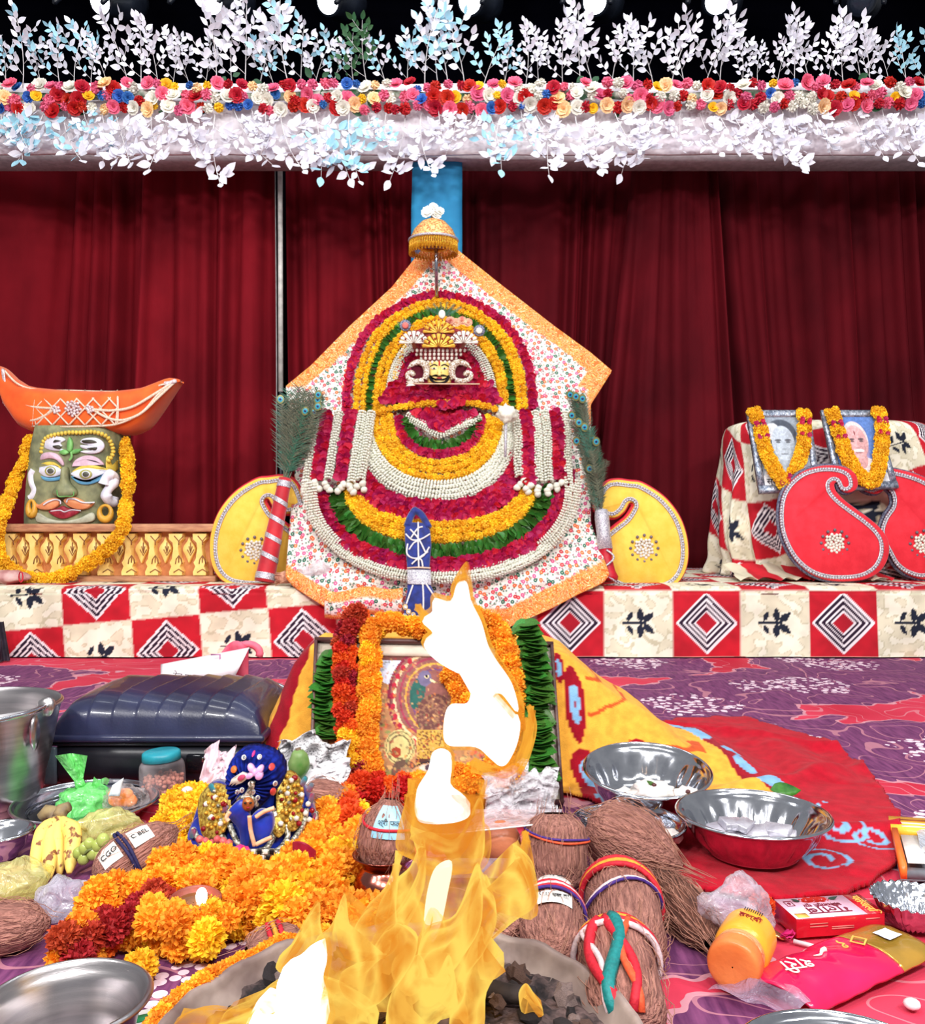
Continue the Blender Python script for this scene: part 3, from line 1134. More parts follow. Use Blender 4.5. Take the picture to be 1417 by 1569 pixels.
def saree_cloth():
    nu, nv = 120, 150
    v, c = [], []
    for j in range(nv):
        t = j / (nv - 1)
        py = 374 + (962 - 374) * t
        xl_, xr_ = lerp_tab(LB, py), lerp_tab(RB, py)
        for i in range(nu):
            u = i / (nu - 1)
            px = xl_ + (xr_ - xl_) * u
            Y = Ysh(px, py)
            pl = max(0, 1 - abs(px - 675) / (14 + (py - 374) * 0.5)) * max(0, (470 - py) / 90)
            Y += 0.03 * pl * math.sin((px - 640) * 0.32)
            if py > 895:
                Y += 0.012 * math.sin(px * 0.13) + 0.01 * math.sin(px * 0.05 + py * 0.04)
            Y += 0.006 * nz(px * 0.02, py * 0.02)
            v.append(P(px, py, Y))
            if py < 592:
                dl = (px - xl_) * 0.76
                dr = (xr_ - px) * 0.68
                bd = 1.0 if (dl < 24 and py > 378) or dr < 26 else 0.0
                ln = abs(dl - 24) < 1.2 or abs(dr - 26) < 1.2
            else:
                ln = False
                e = 0
                e = -99
                if px > 690:
                    e = py - (963 - max(0, px - 775) * 0.50)
                elif px < 560:
                    e = py - (893 + (px - 437) * 0.62)
                bd = 1.0 if e > -30 and py > 850 else 0.0
                if py < 650 and px > 900:
                    bd = 1.0
            c.append((bd, 1.0 if ln else 0, 0))
    f = [(j * nu + i, j * nu + i + 1, (j + 1) * nu + i + 1, (j + 1) * nu + i) for j in range(nv - 1) for i in range(nu - 1)]
    return [v, f, c]


solo('saree_backdrop', thick(saree_cloth(), 0.012), m_saree, 'white floral saree with orange brocade border spread in a diamond behind the garlands', 'saree', P(672, 900, 4.2))
# folded hem of the saree at lower left
hem = grid(lambda u, v: P(497 + 120 * u, 905 + 42 * v - 6 * u + 3 * math.sin(9 * u), 3.96 - 0.03 * math.sin(PI * v) - 0.02 * math.sin(8 * u)), 40, 10,
           lambda u, v: (1.0 if v < 0.35 or v > 0.8 else 0, 0, 0))
solo('saree_hem', thick(hem, 0.01), m_saree, 'folded saree hem with orange brocade edge hanging over the sheet below the shrine', 'cloth', P(555, 945, 3.96))

# ------------------------------------------------------------------ strands of flowers


def along(pts, Yf, off, step_px, n=10):
    q = cr(pts, n)
    w = [P(a, b, Yf(a, b) - off) for a, b in q]
    return resample(w, step_px / F * 4.5)


def mari_strand(o, pts, Yf, off, pitch, rad_px, meshes=None, jit=1.2, n=10):
    for p, d in along(pts, Yf, off, pitch, n):
        s = rad_px / F * 4.5 * rnd.uniform(0.9, 1.12)
        j = jit / F * 4.5
        inst('marigold', rnd.choice(meshes or ME_MARI_S), o, Matrix.Translation(p + Vector((rnd.uniform(-j, j), rnd.uniform(-j, j), rnd.uniform(-j, j)))) @ rand_rot() @ Matrix.Scale(s, 4))


def petal_strand(o, pts, Yf, off, pitch, rad_px, name='petal', meshes=None):
    for p, d in along(pts, Yf, off, pitch):
        s = rad_px / F * 4.5 * rnd.uniform(0.9, 1.15)
        out = Vector((rnd.uniform(-.4, .4), -1, rnd.uniform(-.4, .4))) + d * rnd.uniform(-.1, .7)
        inst(name, rnd.choice(meshes or ME_PETAL), o, aim(p, out, s, rnd.uniform(0, 6)))


def leaf_strand(o, pts, Yf, off, pitch, len_px, side=1):
    for p, d in along(pts, Yf, off, pitch):
        s = len_px / F * 4.5 * rnd.uniform(0.9, 1.15)
        w = Vector((d.z, 0, -d.x)) * side          # across the strand
        y = (w + d * rnd.uniform(-.35, .35) + Vector((0, rnd.uniform(-.5, -.1), 0))).normalized()
        z = (Vector((0, -1, 0)) + d * rnd.choice((-1, 1)) * rnd.uniform(0.5, 1.4))
        z = (z - y * z.dot(y)).normalized()
        m = Matrix((y.cross(z), y, z)).transposed().to_4x4() @ Matrix.Scale(s, 4)
        m.translation = p - y * s * 0.5
        inst('leaf', rnd.choice(ME_LEAFG), o, m)


def bud_geo(pts, Yf, off, pitch, rad_px, seed, ring=5):
    """tuberose strand: tiny buds set in rings, too small to count"""
    q = random.Random(seed)
    base = ico(1.0, 1)
    gs = []
    rr = rad_px / F * 4.5
    for p, d in along(pts, Yf, off, pitch):
        a = d.orthogonal().normalized()
        b = d.cross(a)
        for k in range(ring):
            t = 2 * PI * (k + q.random() * 0.7) / ring
            n = a * math.cos(t) + b * math.sin(t)
            if n.y > 0.55:
                continue
            dirv = (n + d * 0.5).normalized()
            gs.append(xf(base, aim(p + n * rr * 0.5, dirv, (rr * 0.24, rr * 0.24, rr * 0.42), q.uniform(0, 6))))
    return join(*gs)


def white_strands(o, paths, Yf, off, rad_px, seed, ring=6):
    for k, pts in enumerate(paths):
        part('tuberose_buds', bud_geo(pts, Yf, off, rad_px * 0.56, rad_px, seed + k, ring + 2), m_white, o, kind='stuff', flat=False)


def between(a, b, k):
    """k strand paths evenly between two outlines with equal point counts"""
    return [[(p[0] + (q[0] - p[0]) * (i + 0.5) / k, p[1] + (q[1] - p[1]) * (i + 0.5) / k) for p, q in zip(a, b)] for i in range(k)]


def U(xl_, y0, xm, yb, xr_, y1, p=2.2):
    out = []
    for i in range(13):
        t = PI - PI * i / 12
        c, s = math.cos(t), math.sin(t)
        cx = math.copysign(abs(c) ** (2 / p), c)
        sy = abs(s) ** (2 / p)
        e = y0 if c < 0 else y1
        out.append((xm + (xm - xl_) * cx if c < 0 else xm + (xr_ - xm) * cx, e + (yb - e) * sy))
    return out


SL = dict(group=None)


def garland(label, pxy):
    return thing('flower_garland', label, 'garland', P(pxy[0], pxy[1], Ybody(*pxy) - 0.02))


# upper arches
def arch(xl_, xr_, top, ybase, xm=672):
    sx, dx = xm - xl_, xr_ - xm
    h = ybase - top
    fr = [(1.0, 0.0), (0.985, 0.2), (0.93, 0.42), (0.8, 0.64), (0.62, 0.8), (0.4, 0.91), (0.18, 0.975), (0.0, 1.0)]
    L_ = [(xm - sx * a, ybase - h * b) for a, b in fr]
    R_ = [(xm + dx * a, ybase - h * b) for a, b in reversed(fr)][1:]
    return L_ + R_


g = garland('outermost crimson petal garland arching over the crowned face', (672, 625))
for s in between(arch(528, 820, 449, 628), arch(534, 813, 455, 628), 2):
    petal_strand(g, s, Ysh, 0.05, 5.4, 6.5)
g = garland('yellow marigold garland arching just inside the outermost crimson petals', (672, 625))
for s in between(arch(540, 808, 457, 628), arch(562, 790, 473, 628), 2):
    mari_strand(g, s, Ysh, 0.06, 9.5, 6.4)
g = garland('green leaf garland arching between two marigold arches', (672, 625))
leaf_strand(g, arch(566, 784, 477, 628), Ysh, 0.065, 4.4, 17)
g = garland('inner yellow marigold arch close around the crown', (672, 625))
for s in between(arch(570, 779, 484, 628), arch(592, 763, 500, 622), 2):
    mari_strand(g, s, Ysh, 0.075, 9.5, 6.4)
g = garland('white tuberose arch beside the crimson petal bed', (672, 620))
white_strands(g, [arch(595, 757, 508, 622), arch(601, 751, 514, 620)], Ysh, 0.10, 7, 40)
g = garland('innermost green leaf arch bordering the crimson petal bed', (672, 620))
leaf_strand(g, arch(608, 743, 520, 618), Ysh, 0.085, 4.6, 15)
g = garland('short yellow marigold strand at the upper left of the crimson bed', (610, 560))
mari_strand(g, [(604, 580), (612, 552), (622, 530), (634, 515)], Ysh, 0.1, 9, 5.5)

# crimson petal bed round the face
g = garland('bed of crimson petals framing the crowned face', (672, 612))
rows = 12
for r_ in range(rows):
    y = 528 + (614 - 528) * r_ / (rows - 1)
    a, b = 624 - 40 * (r_ / (rows - 1)) ** 1.2, 728 + 38 * (r_ / (rows - 1)) ** 1.2
    if 557 < y < 585:
        segs = [(a, 628), (718, b)]
    else:
        segs = [(a, b)]
    for (a_, b_) in segs:
        n = max(2, int((b_ - a_) / 6.0))
        for k in range(n):
            x = a_ + (b_ - a_) * (k + 0.5) / n + rnd.uniform(-2, 2)
            yy = y + rnd.uniform(-2.5, 2.5)
            off = 0.09 + (0.05 if y > 588 else 0)
            inst('petal', rnd.choice(ME_PETAL), g, aim(P(x, yy, Ysh(x, yy) - off), (rnd.uniform(-.5, .5), -1, rnd.uniform(-.6, .3)), 7.2 / F * 4.6, rnd.uniform(0, 6)))
solo('petal_bed_pad', relief(cr([(620, 525), (730, 525), (768, 612), (672, 618), (580, 612)], 5, True), Ysh, 0.06, 3), M('bed_red', (120, 10, 44), r=0.8), 'dark red pad under the crimson petals around the face', 'pad', P(672, 612, 4.6))

g = garland('straight yellow marigold strand crossing below the face', (672, 625))
mari_strand(g, [(572, 634), (610, 624), (650, 619), (700, 617), (740, 621), (775, 632)], Ysh, 0.15, 8.5, 6)
for k in range(9):
    x = 672 + rnd.uniform(0, 36)
    inst('petal', rnd.choice(ME_PETAL), g, aim(P(x, 618 + rnd.uniform(-3, 3), 4.64 - 0.2), (rnd.uniform(-.4, .4), -1, 0.1), 8 / F * 4.5, rnd.uniform(0, 6)))

for k in range(34):
    x, y = rnd.uniform(630, 728), rnd.uniform(624, 636)
    inst('petal', rnd.choice(ME_PETAL), g, aim(P(x, y, Ysh(x, y) - 0.13), (rnd.uniform(-.4, .4), -1, 0.1), 7 / F * 4.5, rnd.uniform(0, 6)))
# lower collar arcs
BD = Ybody
g = garland('crimson petals filling the small V below the face', (680, 650))
for r_ in range(3):
    petal_strand(g, [(640 + 10 * r_, 633 + 6 * r_), (674, 646 + 5 * r_), (725 - 14 * r_, 633 + 6 * r_)], BD, 0.1, 6, 8)
g = garland('small white tuberose V on the figure\'s chest', (680, 655))
white_strands(g, [[(624, 636), (650, 648), (674, 660), (705, 648), (738, 638)], [(630, 643), (652, 655), (674, 667), (702, 655), (730, 645)]], BD, 0.08, 7, 60)
g = garland('short green leaf swag directly under the white V', (680, 675))
for s in between(U(628, 645, 674, 678, 724, 645), U(618, 645, 673, 690, 734, 646), 2):
    leaf_strand(g, s, BD, 0.07, 5, 17)
g = garland('narrow crimson petal swag under the short green leaves', (675, 696))
for s in between(U(609, 640, 672, 699, 741, 640), U(615, 640, 672, 693, 735, 640), 2):
    petal_strand(g, s, BD, 0.065, 5, 6)
g = garland('thick yellow marigold swag of three strands on the chest', (672, 720))
for s in between(U(604, 638, 672, 703, 742, 638), U(570, 638, 672, 737, 770, 638), 3):
    mari_strand(g, s, BD, 0.05, 9, 7.0)
g = garland('thick white tuberose swag below the chest marigolds', (672, 752))
white_strands(g, between(U(566, 640, 672, 739, 774, 640), U(545, 640, 673, 768, 790, 650), 4), BD, 0.045, 8.5, 70)
g = garland('broad crimson petal swag below the thick white one', (672, 782))
for s in between(U(556, 690, 672, 769, 782, 690), U(545, 735, 672, 796, 796, 730), 4):
    petal_strand(g, s, BD, 0.04, 5.6, 7)
g = garland('wide yellow marigold swag above the long green leaves', (672, 815))
for s in between(U(545, 735, 672, 798, 802, 735), U(530, 750, 672, 832, 818, 750), 3):
    mari_strand(g, s, BD, 0.035, 9.5, 7.2)
g = garland('long green leaf swag across the lower body', (672, 842))
for s in between(U(528, 752, 672, 838, 818, 752), U(503, 752, 672, 856, 848, 742), 2):
    leaf_strand(g, s, BD, 0.035, 5.0, 20)
g = garland('lowest crimson petal swag just inside the outer white one', (672, 863))
for s in between(U(500, 748, 672, 857, 850, 740), U(484, 752, 672, 874, 880, 722), 3):
    petal_strand(g, s, BD, 0.035, 5.6, 6.8)
g = garland('outermost white tuberose swag rimming the whole body', (672, 882))
white_strands(g, between(U(482, 745, 674, 872, 868, 745), U(464, 735, 674, 892, 890, 735), 3), lambda x, y: min(Ysh(x, y), 4.2) - 0.04, 0.04, 7, 90)

# hanging side strands
TL = [(478, 'w'), (494, 'c'), (511, 'w'), (529, 'c'), (547, 'w'), (561, 'w')]
TR = [(792, 'w'), (807, 'c'), (822, 'w'), (837, 'w'), (853, 'c'), (867, 'w')]
for side, tab in (('left', TL), ('right', TR)):
    sl = -12 if side == 'left' else 6
    for k, (x, c) in enumerate(tab):
        yb = 738 + rnd.uniform(-8, 6)
        pts = [(x + 8 if side == 'left' else x - 3, 632), (x + 2, 670), (x + sl * 0.3, 705), (x + sl * 0.7, yb)]
        lab = '%s strand hanging at the %s shoulder, %s from the left there' % ('crimson petal' if c == 'c' else 'white tuberose', side, nth(k + 1))
        g = thing('hanging_strand', lab, 'garland', P(x, yb, 4.3), 'strands hanging at the %s shoulder' % side)
        off = 0.1
        if c == 'c':
            petal_strand(g, [(x_ - 4, y_) for x_, y_ in pts], BD, off, 5.4, 6.8)
            petal_strand(g, [(x_ + 4, y_) for x_, y_ in pts], BD, off, 5.4, 6.8)
        else:
            white_strands(g, [pts], BD, off, 9, 300 + k, 7)
        for b in range(3):
            p = P(pts[-1][0] + rnd.uniform(-6, 6), yb + 6 + 5 * b, BD(x, yb) - off)
            inst('bud', ME_BUD if 'ME_BUD' in globals() else globals().setdefault('ME_BUD', mesh('bud', blob((0, 0, 0), (1, 1, 1.2), 0.3, 2.5, 2, 3), m_white)), g, Matrix.Translation(p) @ rand_rot() @ Matrix.Scale(0.016, 4))

# ------------------------------------------------------------------ crowned idol head
m_goldw = M('gold_paint', (236, 184, 70), c2=(206, 140, 40), sc=60, r=0.35, m=0.35, bump=0.2, bsc=200)
m_maroon = M('crown_maroon', (168, 60, 62), c2=(112, 24, 40), sc=60, r=0.4)
m_pearl = M('pearl', (240, 234, 222), c2=(214, 204, 190), sc=60, r=0.25, bump=0)
m_ink = M('ink_black', (20, 20, 28), r=0.4, bump=0)
m_skin = M('painted_face_yellow', (250, 224, 140), c2=(240, 204, 110), sc=30, r=0.4, bump=0.05)
ids = thing('crowned_idol', 'small yellow-faced bearded deity figure with jewelled crown, set in crimson petals', 'statue', P(672, 590, 4.45))
Yi = 4.47


def yface(px, py):
    return Yi - 0.06 * math.sqrt(max(0, 1 - ((px - 673) / 20.0) ** 2 * 0.95)) - (0.02 if 566 < py < 576 and abs(px - 673) < 3 else 0)


def face_g():
    return grid(lambda u, v: P(655 + 36 * u, 554 + 32 * v, yface(655 + 36 * u, 554 + 32 * v)), 25, 25)


part('face', thick(face_g(), 0.03), m_skin, ids)
for s in (-1, 1):
    part('eye_white', relief(cr([(673 + s * 4, 565), (673 + s * 8, 563), (673 + s * 13, 564.5), (673 + s * 8.5, 566.4)], 4, True), yface, 0.004, 0.4), m_pearl, ids)
    part('pupil', relief(ell(673 + s * 8, 564.6, 1.5, 1.5, 10), lambda x, y: yface(x, y) - 0.003, 0.004, 0.3), m_ink, ids)
    part('eyebrow', tube(pathpx([(673 + s * 3, 560.5), (673 + s * 8, 558.5), (673 + s * 14, 561.5)], yface, 0.002), 0.0028, 5), m_ink, ids)
part('nose', tube(pathpx([(673, 561), (673, 567), (673, 571)], lambda x, y: Yi - 0.062, 0.004), [0.005] * 6 + [0.007] * 4 + [0.011] * 3, 8), m_skin, ids)
part('tilak', tube(pathpx([(673, 553), (673, 562)], yface, 0.004), 0.004, 5), M('tilak_red', (214, 50, 40)), ids, label='red forehead mark')
part('beard', relief(cr([(657, 575), (661, 579.5), (667, 582), (673, 581.4), (679, 582), (685, 579.5), (689, 575), (686, 584.5), (673, 588.5), (660, 584.5)], 4, True), yface, 0.007, .8), m_ink, ids, label='black beard')
part('moustache', relief(cr([(659, 577), (667, 573.8), (673, 575.2), (679, 573.8), (687, 577), (680, 576.6), (673, 577.6), (666, 576.6)], 4, True), yface, 0.008, .5), m_ink, ids, label='black moustache')
part('lips', relief(ell(673, 579.4, 4.4, 1.2, 12), yface, 0.008, 0.4), M('lip_red', (208, 62, 66)), ids)
for k in range(0):
    part('beard_dot', relief(ell(666 + 3.6 * k, 583 + (1.2 if k in (1, 2, 3) else 0), 0.9, 0.9, 8), lambda x, y: yface(x, y) - 0.013, 0.004, 0.2), m_pearl, ids)


def crown_f(r, z, a):
    return r * (1 + 0.02 * math.cos(12 * a)), z


cb = P(672, 557, Yi)
zc = lambda py: P(672, py, Yi).z - cb.z
rr = lambda px: px / F * Yi
part('crown_body', lathe([(rr(24), zc(557)), (rr(27), zc(549)), (rr(38), zc(532)), (rr(48), zc(517)), (rr(47), zc(512)), (rr(30), zc(505)), (0.001, zc(503))], 40, crown_f), m_maroon, ids,
     m=Matrix.Translation(cb) @ Matrix.Diagonal((1, 0.55, 1, 1)))


def yc(px, py):
    rx = lerp_tab([(505, 46), (517, 48), (532, 38), (549, 27), (560, 24)], py)
    q = min(1, abs(px - 672) / rx)
    return Yi - rr(rx) * 0.56 * math.sqrt(max(0, 1 - q * q)) - 0.004


sh_mesh = {}
for (cx, cy, w, h, c) in ((672, 534, 25, 22, 'g'), (672, 512, 24, 20, 'g'), (634, 528, 22, 20, 'w'), (710, 528, 22, 20, 'w')):
    ribs = []
    m1 = m_goldw if c == 'g' else m_pearl
    for k in range(9):
        a = PI * (0.06 + 0.88 * k / 8)
        x1, y1 = cx + w * math.cos(a), cy - h * math.sin(a)
        da = 0.14
        poly = [(cx + 2 * math.cos(a), cy - 2), (cx + w * math.cos(a - da), cy - h * math.sin(a - da)), (x1 + 1.2 * math.cos(a), y1 - 1.2 * math.sin(a)), (cx + w * math.cos(a + da), cy - h * math.sin(a + da))]
        ribs.append(relief(poly, lambda x, y, s=cy: Yi - rr(26) - (0.012 if s > 530 and s < 540 else 0), 0.012, 0.6))
    fan = part('crown_fan', join(*ribs), m1, ids, label='gold fan plate on the crown' if c == 'g' else 'silver fan plate on the crown')
    part('fan_rim', join(*[xf(ico(0.0045, 1), Matrix.Translation(P(cx + (w + 2) * math.cos(PI * k / 14), cy - (h + 2) * math.sin(PI * k / 14), Yi - rr(26) - 0.01))) for k in range(15)]), M('rim_garnet', (140, 36, 40), r=0.2), fan)
    for k in range(4):
        a = PI * (0.2 + 0.2 * k)
        part('garnet', xf(ico(0.006, 1), Matrix.Translation(P(cx + w * 0.72 * math.cos(a), cy - h * 0.72 * math.sin(a), Yi - rr(26) - 0.028))), M('garnet', (150, 20, 30), r=0.15), fan)
beads = []
for row, (py, nb, rx) in enumerate(((537, 13, 43), (543, 11, 37), (549, 9, 30), (555, 8, 26))):
    for k in range(nb):
        x = 672 - rx + 2 * rx * (k + 0.5) / nb
        beads.append(xf(blob((0, 0, 0), (0.0085, 0.006, 0.011), 0, 1, 1), Matrix.Translation(P(x, py, yc(x, py) - 0.004))))
part('crown_jewels', join(*beads), m_pearl, ids, kind='stuff')
0 and part('crown_band', tube([P(672 + 48 * math.sin(t), 537 + 5 * math.cos(t), Yi - rr(27) * math.cos(t)) for t in [(-PI / 2 + PI * k / 20) for k in range(21)]], 0.006, 6), m_pearl, ids)
part('crown_top_roses', join(*[xf(rose_geo(0.022, k), aim(P(690 + 9 * k, 492 + 3 * (k % 2), Yi - 0.02), (0, -1, 0.3))) for k in range(4)]), M('crown_rose', (240, 206, 170), c2=(214, 120, 110), sc=30), ids)

m_orn = M('ornament_cream', (244, 238, 226), c2=(150, 120, 90), sc=150, r=0.4, lo=0.45, hi=0.55, bump=0.3, bsc=200)
for s in (-1, 1):
    X = lambda d, s=s: 673 + s * d
    c_path = [(X(22), 581), (X(19), 570), (X(22), 559), (X(31), 555), (X(41), 558), (X(49), 565)]
    part('ear_ornament', tube([P(x, y, Yi - 0.05) for x, y in cr(c_path, 5)], [0.019 * (1 - 0.03 * abs(k - 9)) if k < 22 else 0.019 * (26 - k) / 10 for k in range(26)], 8), m_orn, ids, label='cream bird-shaped curl beside the face')
    part('ear_curl', tube([P(x, y, Yi - 0.055) for x, y in cr([(X(24), 582), (X(36), 584), (X(47), 580), (X(48), 573), (X(42), 571), (X(39), 576)], 4)], [0.012, 0.013] * 10 + [0.008], 7), m_orn, ids)
part('arrow', tube([P(622, 588, Yi - 0.09), P(735, 588.5, Yi - 0.09)], 0.0035, 6), M('arrow_wood', (226, 190, 160)), ids)
part('arrow_feather', relief([(622, 584), (636, 585), (632, 588), (636, 591), (622, 592), (626, 588)], Yi - 0.085, 0.008, 0.5), m_pearl, ids)

# ------------------------------------------------------------------ peacock feathers
m_barb = M('feather_barb', (112, 112, 88), c2=(62, 74, 64), sc=60, r=0.5, bump=0, rand=0.2)
m_barbg = M('feather_green', (60, 120, 96), c2=(56, 84, 72), sc=60, r=0.4, bump=0, rand=0.2)
m_eye1 = M('eye_bronze', (150, 120, 60), c2=(80, 130, 90), sc=80, r=0.35, m=0.2, bump=0)
m_eye2 = M('eye_teal', (60, 170, 190), c2=(40, 140, 170), sc=50, r=0.3, bump=0)
m_eye3 = M('eye_navy', (24, 26, 96), sc=30, r=0.3, bump=0)


def feather_barbs(seed, L=1.0, w=0.10, n=34):
    q = random.Random(seed)
    gs = [tube([Vector((0, 0, L * t)) for t in (0, .5, 1)], [0.006, 0.004, 0.002], 4)]
    v, f = [], []
    for k in range(n):
        t = 0.12 + 0.86 * k / n
        for s in (-1, 1):
            l = w * (0.75 + 0.5 * math.sin(PI * t)) * q.uniform(0.7, 1.3)
            b = Vector((0, 0, L * t))
            e = b + Vector((s * l, q.uniform(-.5, .5) * l, l * q.uniform(0.5, 1.2)))
            o = len(v)
            wv = Vector((0, 0, 0.010))
            v += [b - wv, b + wv, e]
            f.append((o, o + 1, o + 2))
    gs.append([v, f, None])
    return join(*gs)


ME_BARB = [mesh('feather', feather_barbs(k), m_barb, False) for k in range(3)] + [mesh('feather', feather_barbs(9), m_barbg, False)]


def disc(r1, r2, z):
    n = 14
    return [[Vector((0, -z, 0))] + [Vector((r1 * math.cos(2 * PI * k / n), -z * 0.5, r2 * math.sin(2 * PI * k / n))) for k in range(n)], [(0, 1 + (k + 1) % n, 1 + k) for k in range(n)], None]


ME_EYE = [mesh('feather_eye', disc(0.07, 0.085, 0.010), m_eye1), mesh('feather_eye', disc(0.046, 0.052, 0.018), m_eye2), mesh('feather_eye', disc(0.024, 0.024, 0.026), m_eye3)]


def feather(o, base, tip, eye=True, green=False, eyescale=1.0):
    base, tip = Vector(base), Vector(tip)
    L = (tip - base).length
    d = (tip - base).normalized()
    y = Vector((0, 1, 0))
    y = (y - d * y.dot(d)).normalized()
    x = y.cross(d)
    R = Matrix((x, y, d)).transposed().to_4x4()
    R.translation = base
    fo = inst('feather', ME_BARB[3] if green else rnd.choice(ME_BARB[:3]), o, R @ Matrix.Scale(L, 4))
    if eye:
        R2 = R.copy()
        R2.translation = tip - d * 0.02 * eyescale + Vector((0, -0.012, 0))
        for k in range(3):
            inst('feather_eye', ME_EYE[k], fo, R2 @ Matrix.Scale(0.34 * eyescale, 4))


# fan on the crown
for x, y in ((-24, -14), (-14, -21), (-4, -24), (6, -24), (16, -20), (26, -13), (0, -14), (-10, -12), (12, -12)):
    feather(ids, P(679, 486, Yi - 0.03), P(679 + x * 1.1, 480 + y * 0.75, Yi - 0.05), False, True)
part('crown_finial', relief(ell(677, 482, 5.5, 7, 16), Yi - 0.07, 0.014, 1.5), m_pearl, ids, label='pearl drop at the crown top')
for (x, y) in ((621, 499), (734, 507)):
    for k in range(7):
        a = 2 * PI * k / 7
        feather(ids, P(x, y, Yi - 0.02), P(x + 14 * math.cos(a), y + 14 * math.sin(a), Yi - 0.035), False, True)
    for k, mm in enumerate((M('disc_navy', (40, 46, 90), c2=(150, 150, 160), sc=220, lo=.48, hi=.52), m_pearl if x > 700 else M('disc_coral', (236, 120, 110)))):
        part('feather_disc', relief(ell(x, y, (9, 5)[k], (9, 5)[k], 16), Yi - 0.04 - 0.012 * k, 0.012, 1), mm, ids)

# left and right peacock fans with handles
fl = thing('peacock_fan', 'peacock feather fan with red and silver spiral staff handle, left of the garlands', 'fan', P(405, 893, 4.2))
b0 = P(438, 735, 4.3)
for k in range(34):
    a = rnd.uniform(-0.08, 0.46)
    l = rnd.uniform(0.28, 0.46)
    tip = b0 + Vector((l * math.sin(a), rnd.uniform(-.05, .05), l * math.cos(a)))
    feather(fl, b0 + Vector((rnd.uniform(-.015, .015), rnd.uniform(-.015, .015), 0)), tip, k % 4 == 0 and l > 0.33, k % 5 == 0, 0.75)
p0, p1 = P(437, 733, 4.27), P(405, 892, 4.17)
p0.z, p1.z = p0.z, max(p1.z, ZP + 0.02)
stf = tube([p0.lerp(p1, k / 12) for k in range(13)], [0.030 + 0.016 * k / 12 for k in range(13)], 18)
part('staff', stf, M('staff_red', (208, 30, 44), c2=(176, 16, 36), sc=12, r=0.6, sheen=0.3), fl)
m_lace = M('silver_lace', (224, 220, 224), c2=(150, 146, 160), sc=260, lo=0.44, hi=0.56, r=0.35, m=0.3, bump=0.5, bsc=300)
ax = (p1 - p0).normalized()
ua = ax.orthogonal().normalized()
ub = ax.cross(ua)
for st in range(6):
    v, f = [], []
    n = 24
    for k in range(n + 1):
        a = 2 * PI * k / n
        c = ua * math.cos(a) + ub * math.sin(a)
        t = 0.03 + st * 0.178 + (0.03 * (c.x) / 1.0 if 0 < st < 5 else 0)
        wv = 0.06 if st in (0, 5) else 0.045
        for e in (0, 1):
            tt = min(1, max(0, t + wv * e))
            v.append(p0.lerp(p1, tt) + c * (0.032 + 0.016 * tt))
    f = [(2 * k, 2 * k + 1, 2 * k + 3, 2 * k + 2) for k in range(n)]
    part('lace_band', [v, f, None], m_lace, fl)

fr_ = thing('peacock_fan', 'drooping peacock feather fan with white lace sleeve and red base, right of the garlands', 'fan', P(932, 893, 4.2))
sp = cr([(921, 790), (912, 740), (902, 690), (890, 645), (878, 606)], 8)
for k in range(56):
    i = rnd.randrange(0, len(sp) - 9)
    j = min(len(sp) - 1, i + rnd.randrange(9, 15))
    ox = rnd.uniform(-14, 14)
    a = P(sp[i][0] + ox * 0.4, sp[i][1], 4.26 + rnd.uniform(-.04, .04))
    b = P(sp[j][0] + ox * 1.2, sp[j][1] + rnd.uniform(-6, 6), 4.24 + rnd.uniform(-.05, .05))
    feather(fr_, a, b, k % 5 == 0, k % 4 == 0, 0.75)
for k in range(6):
    feather(fr_, P(912, 750, 4.25), P(926 + rnd.uniform(-4, 7), 712 + rnd.uniform(-12, 14), 4.22), False)
p0, p1, p2 = P(921, 782, 4.24), P(927, 842, 4.2), P(934, 890, 4.16)
part('lace_sleeve', tube([p0, p0.lerp(p1, .2), p0.lerp(p1, .6), p1], [0.030, 0.034, 0.032, 0.036], 14), m_lace, fr_, label='white lace sleeve')
part('red_base', tube([p1, p1.lerp(p2, .3), p1.lerp(p2, .7), p1.lerp(p2, .9), p2], [0.034, 0.026, 0.032, 0.042, 0.036], 14), M('staff_red2', (196, 20, 44), r=0.5), fr_)
part('braid', tube([p1.lerp(p2, t) + Vector((0.030 * math.sin(7 * t), -0.036, 0)) for t in [k / 12 for k in range(13)]], 0.005, 5), m_lace, fr_)

# white whisk
wk = thing('white_whisk', 'white fluffy whisk with thin pearl stick over the right shoulder', 'whisk', P(776, 700, 4.25))
part('tuft', blob(P(777, 634, 4.3), (0.045, 0.035, 0.042), 0.45, 3.5, 3, 4), m_white, wk)
part('stick', tube([P(775, 645, 4.29), P(774, 700, 4.24)], 0.007, 8), m_lace, wk)

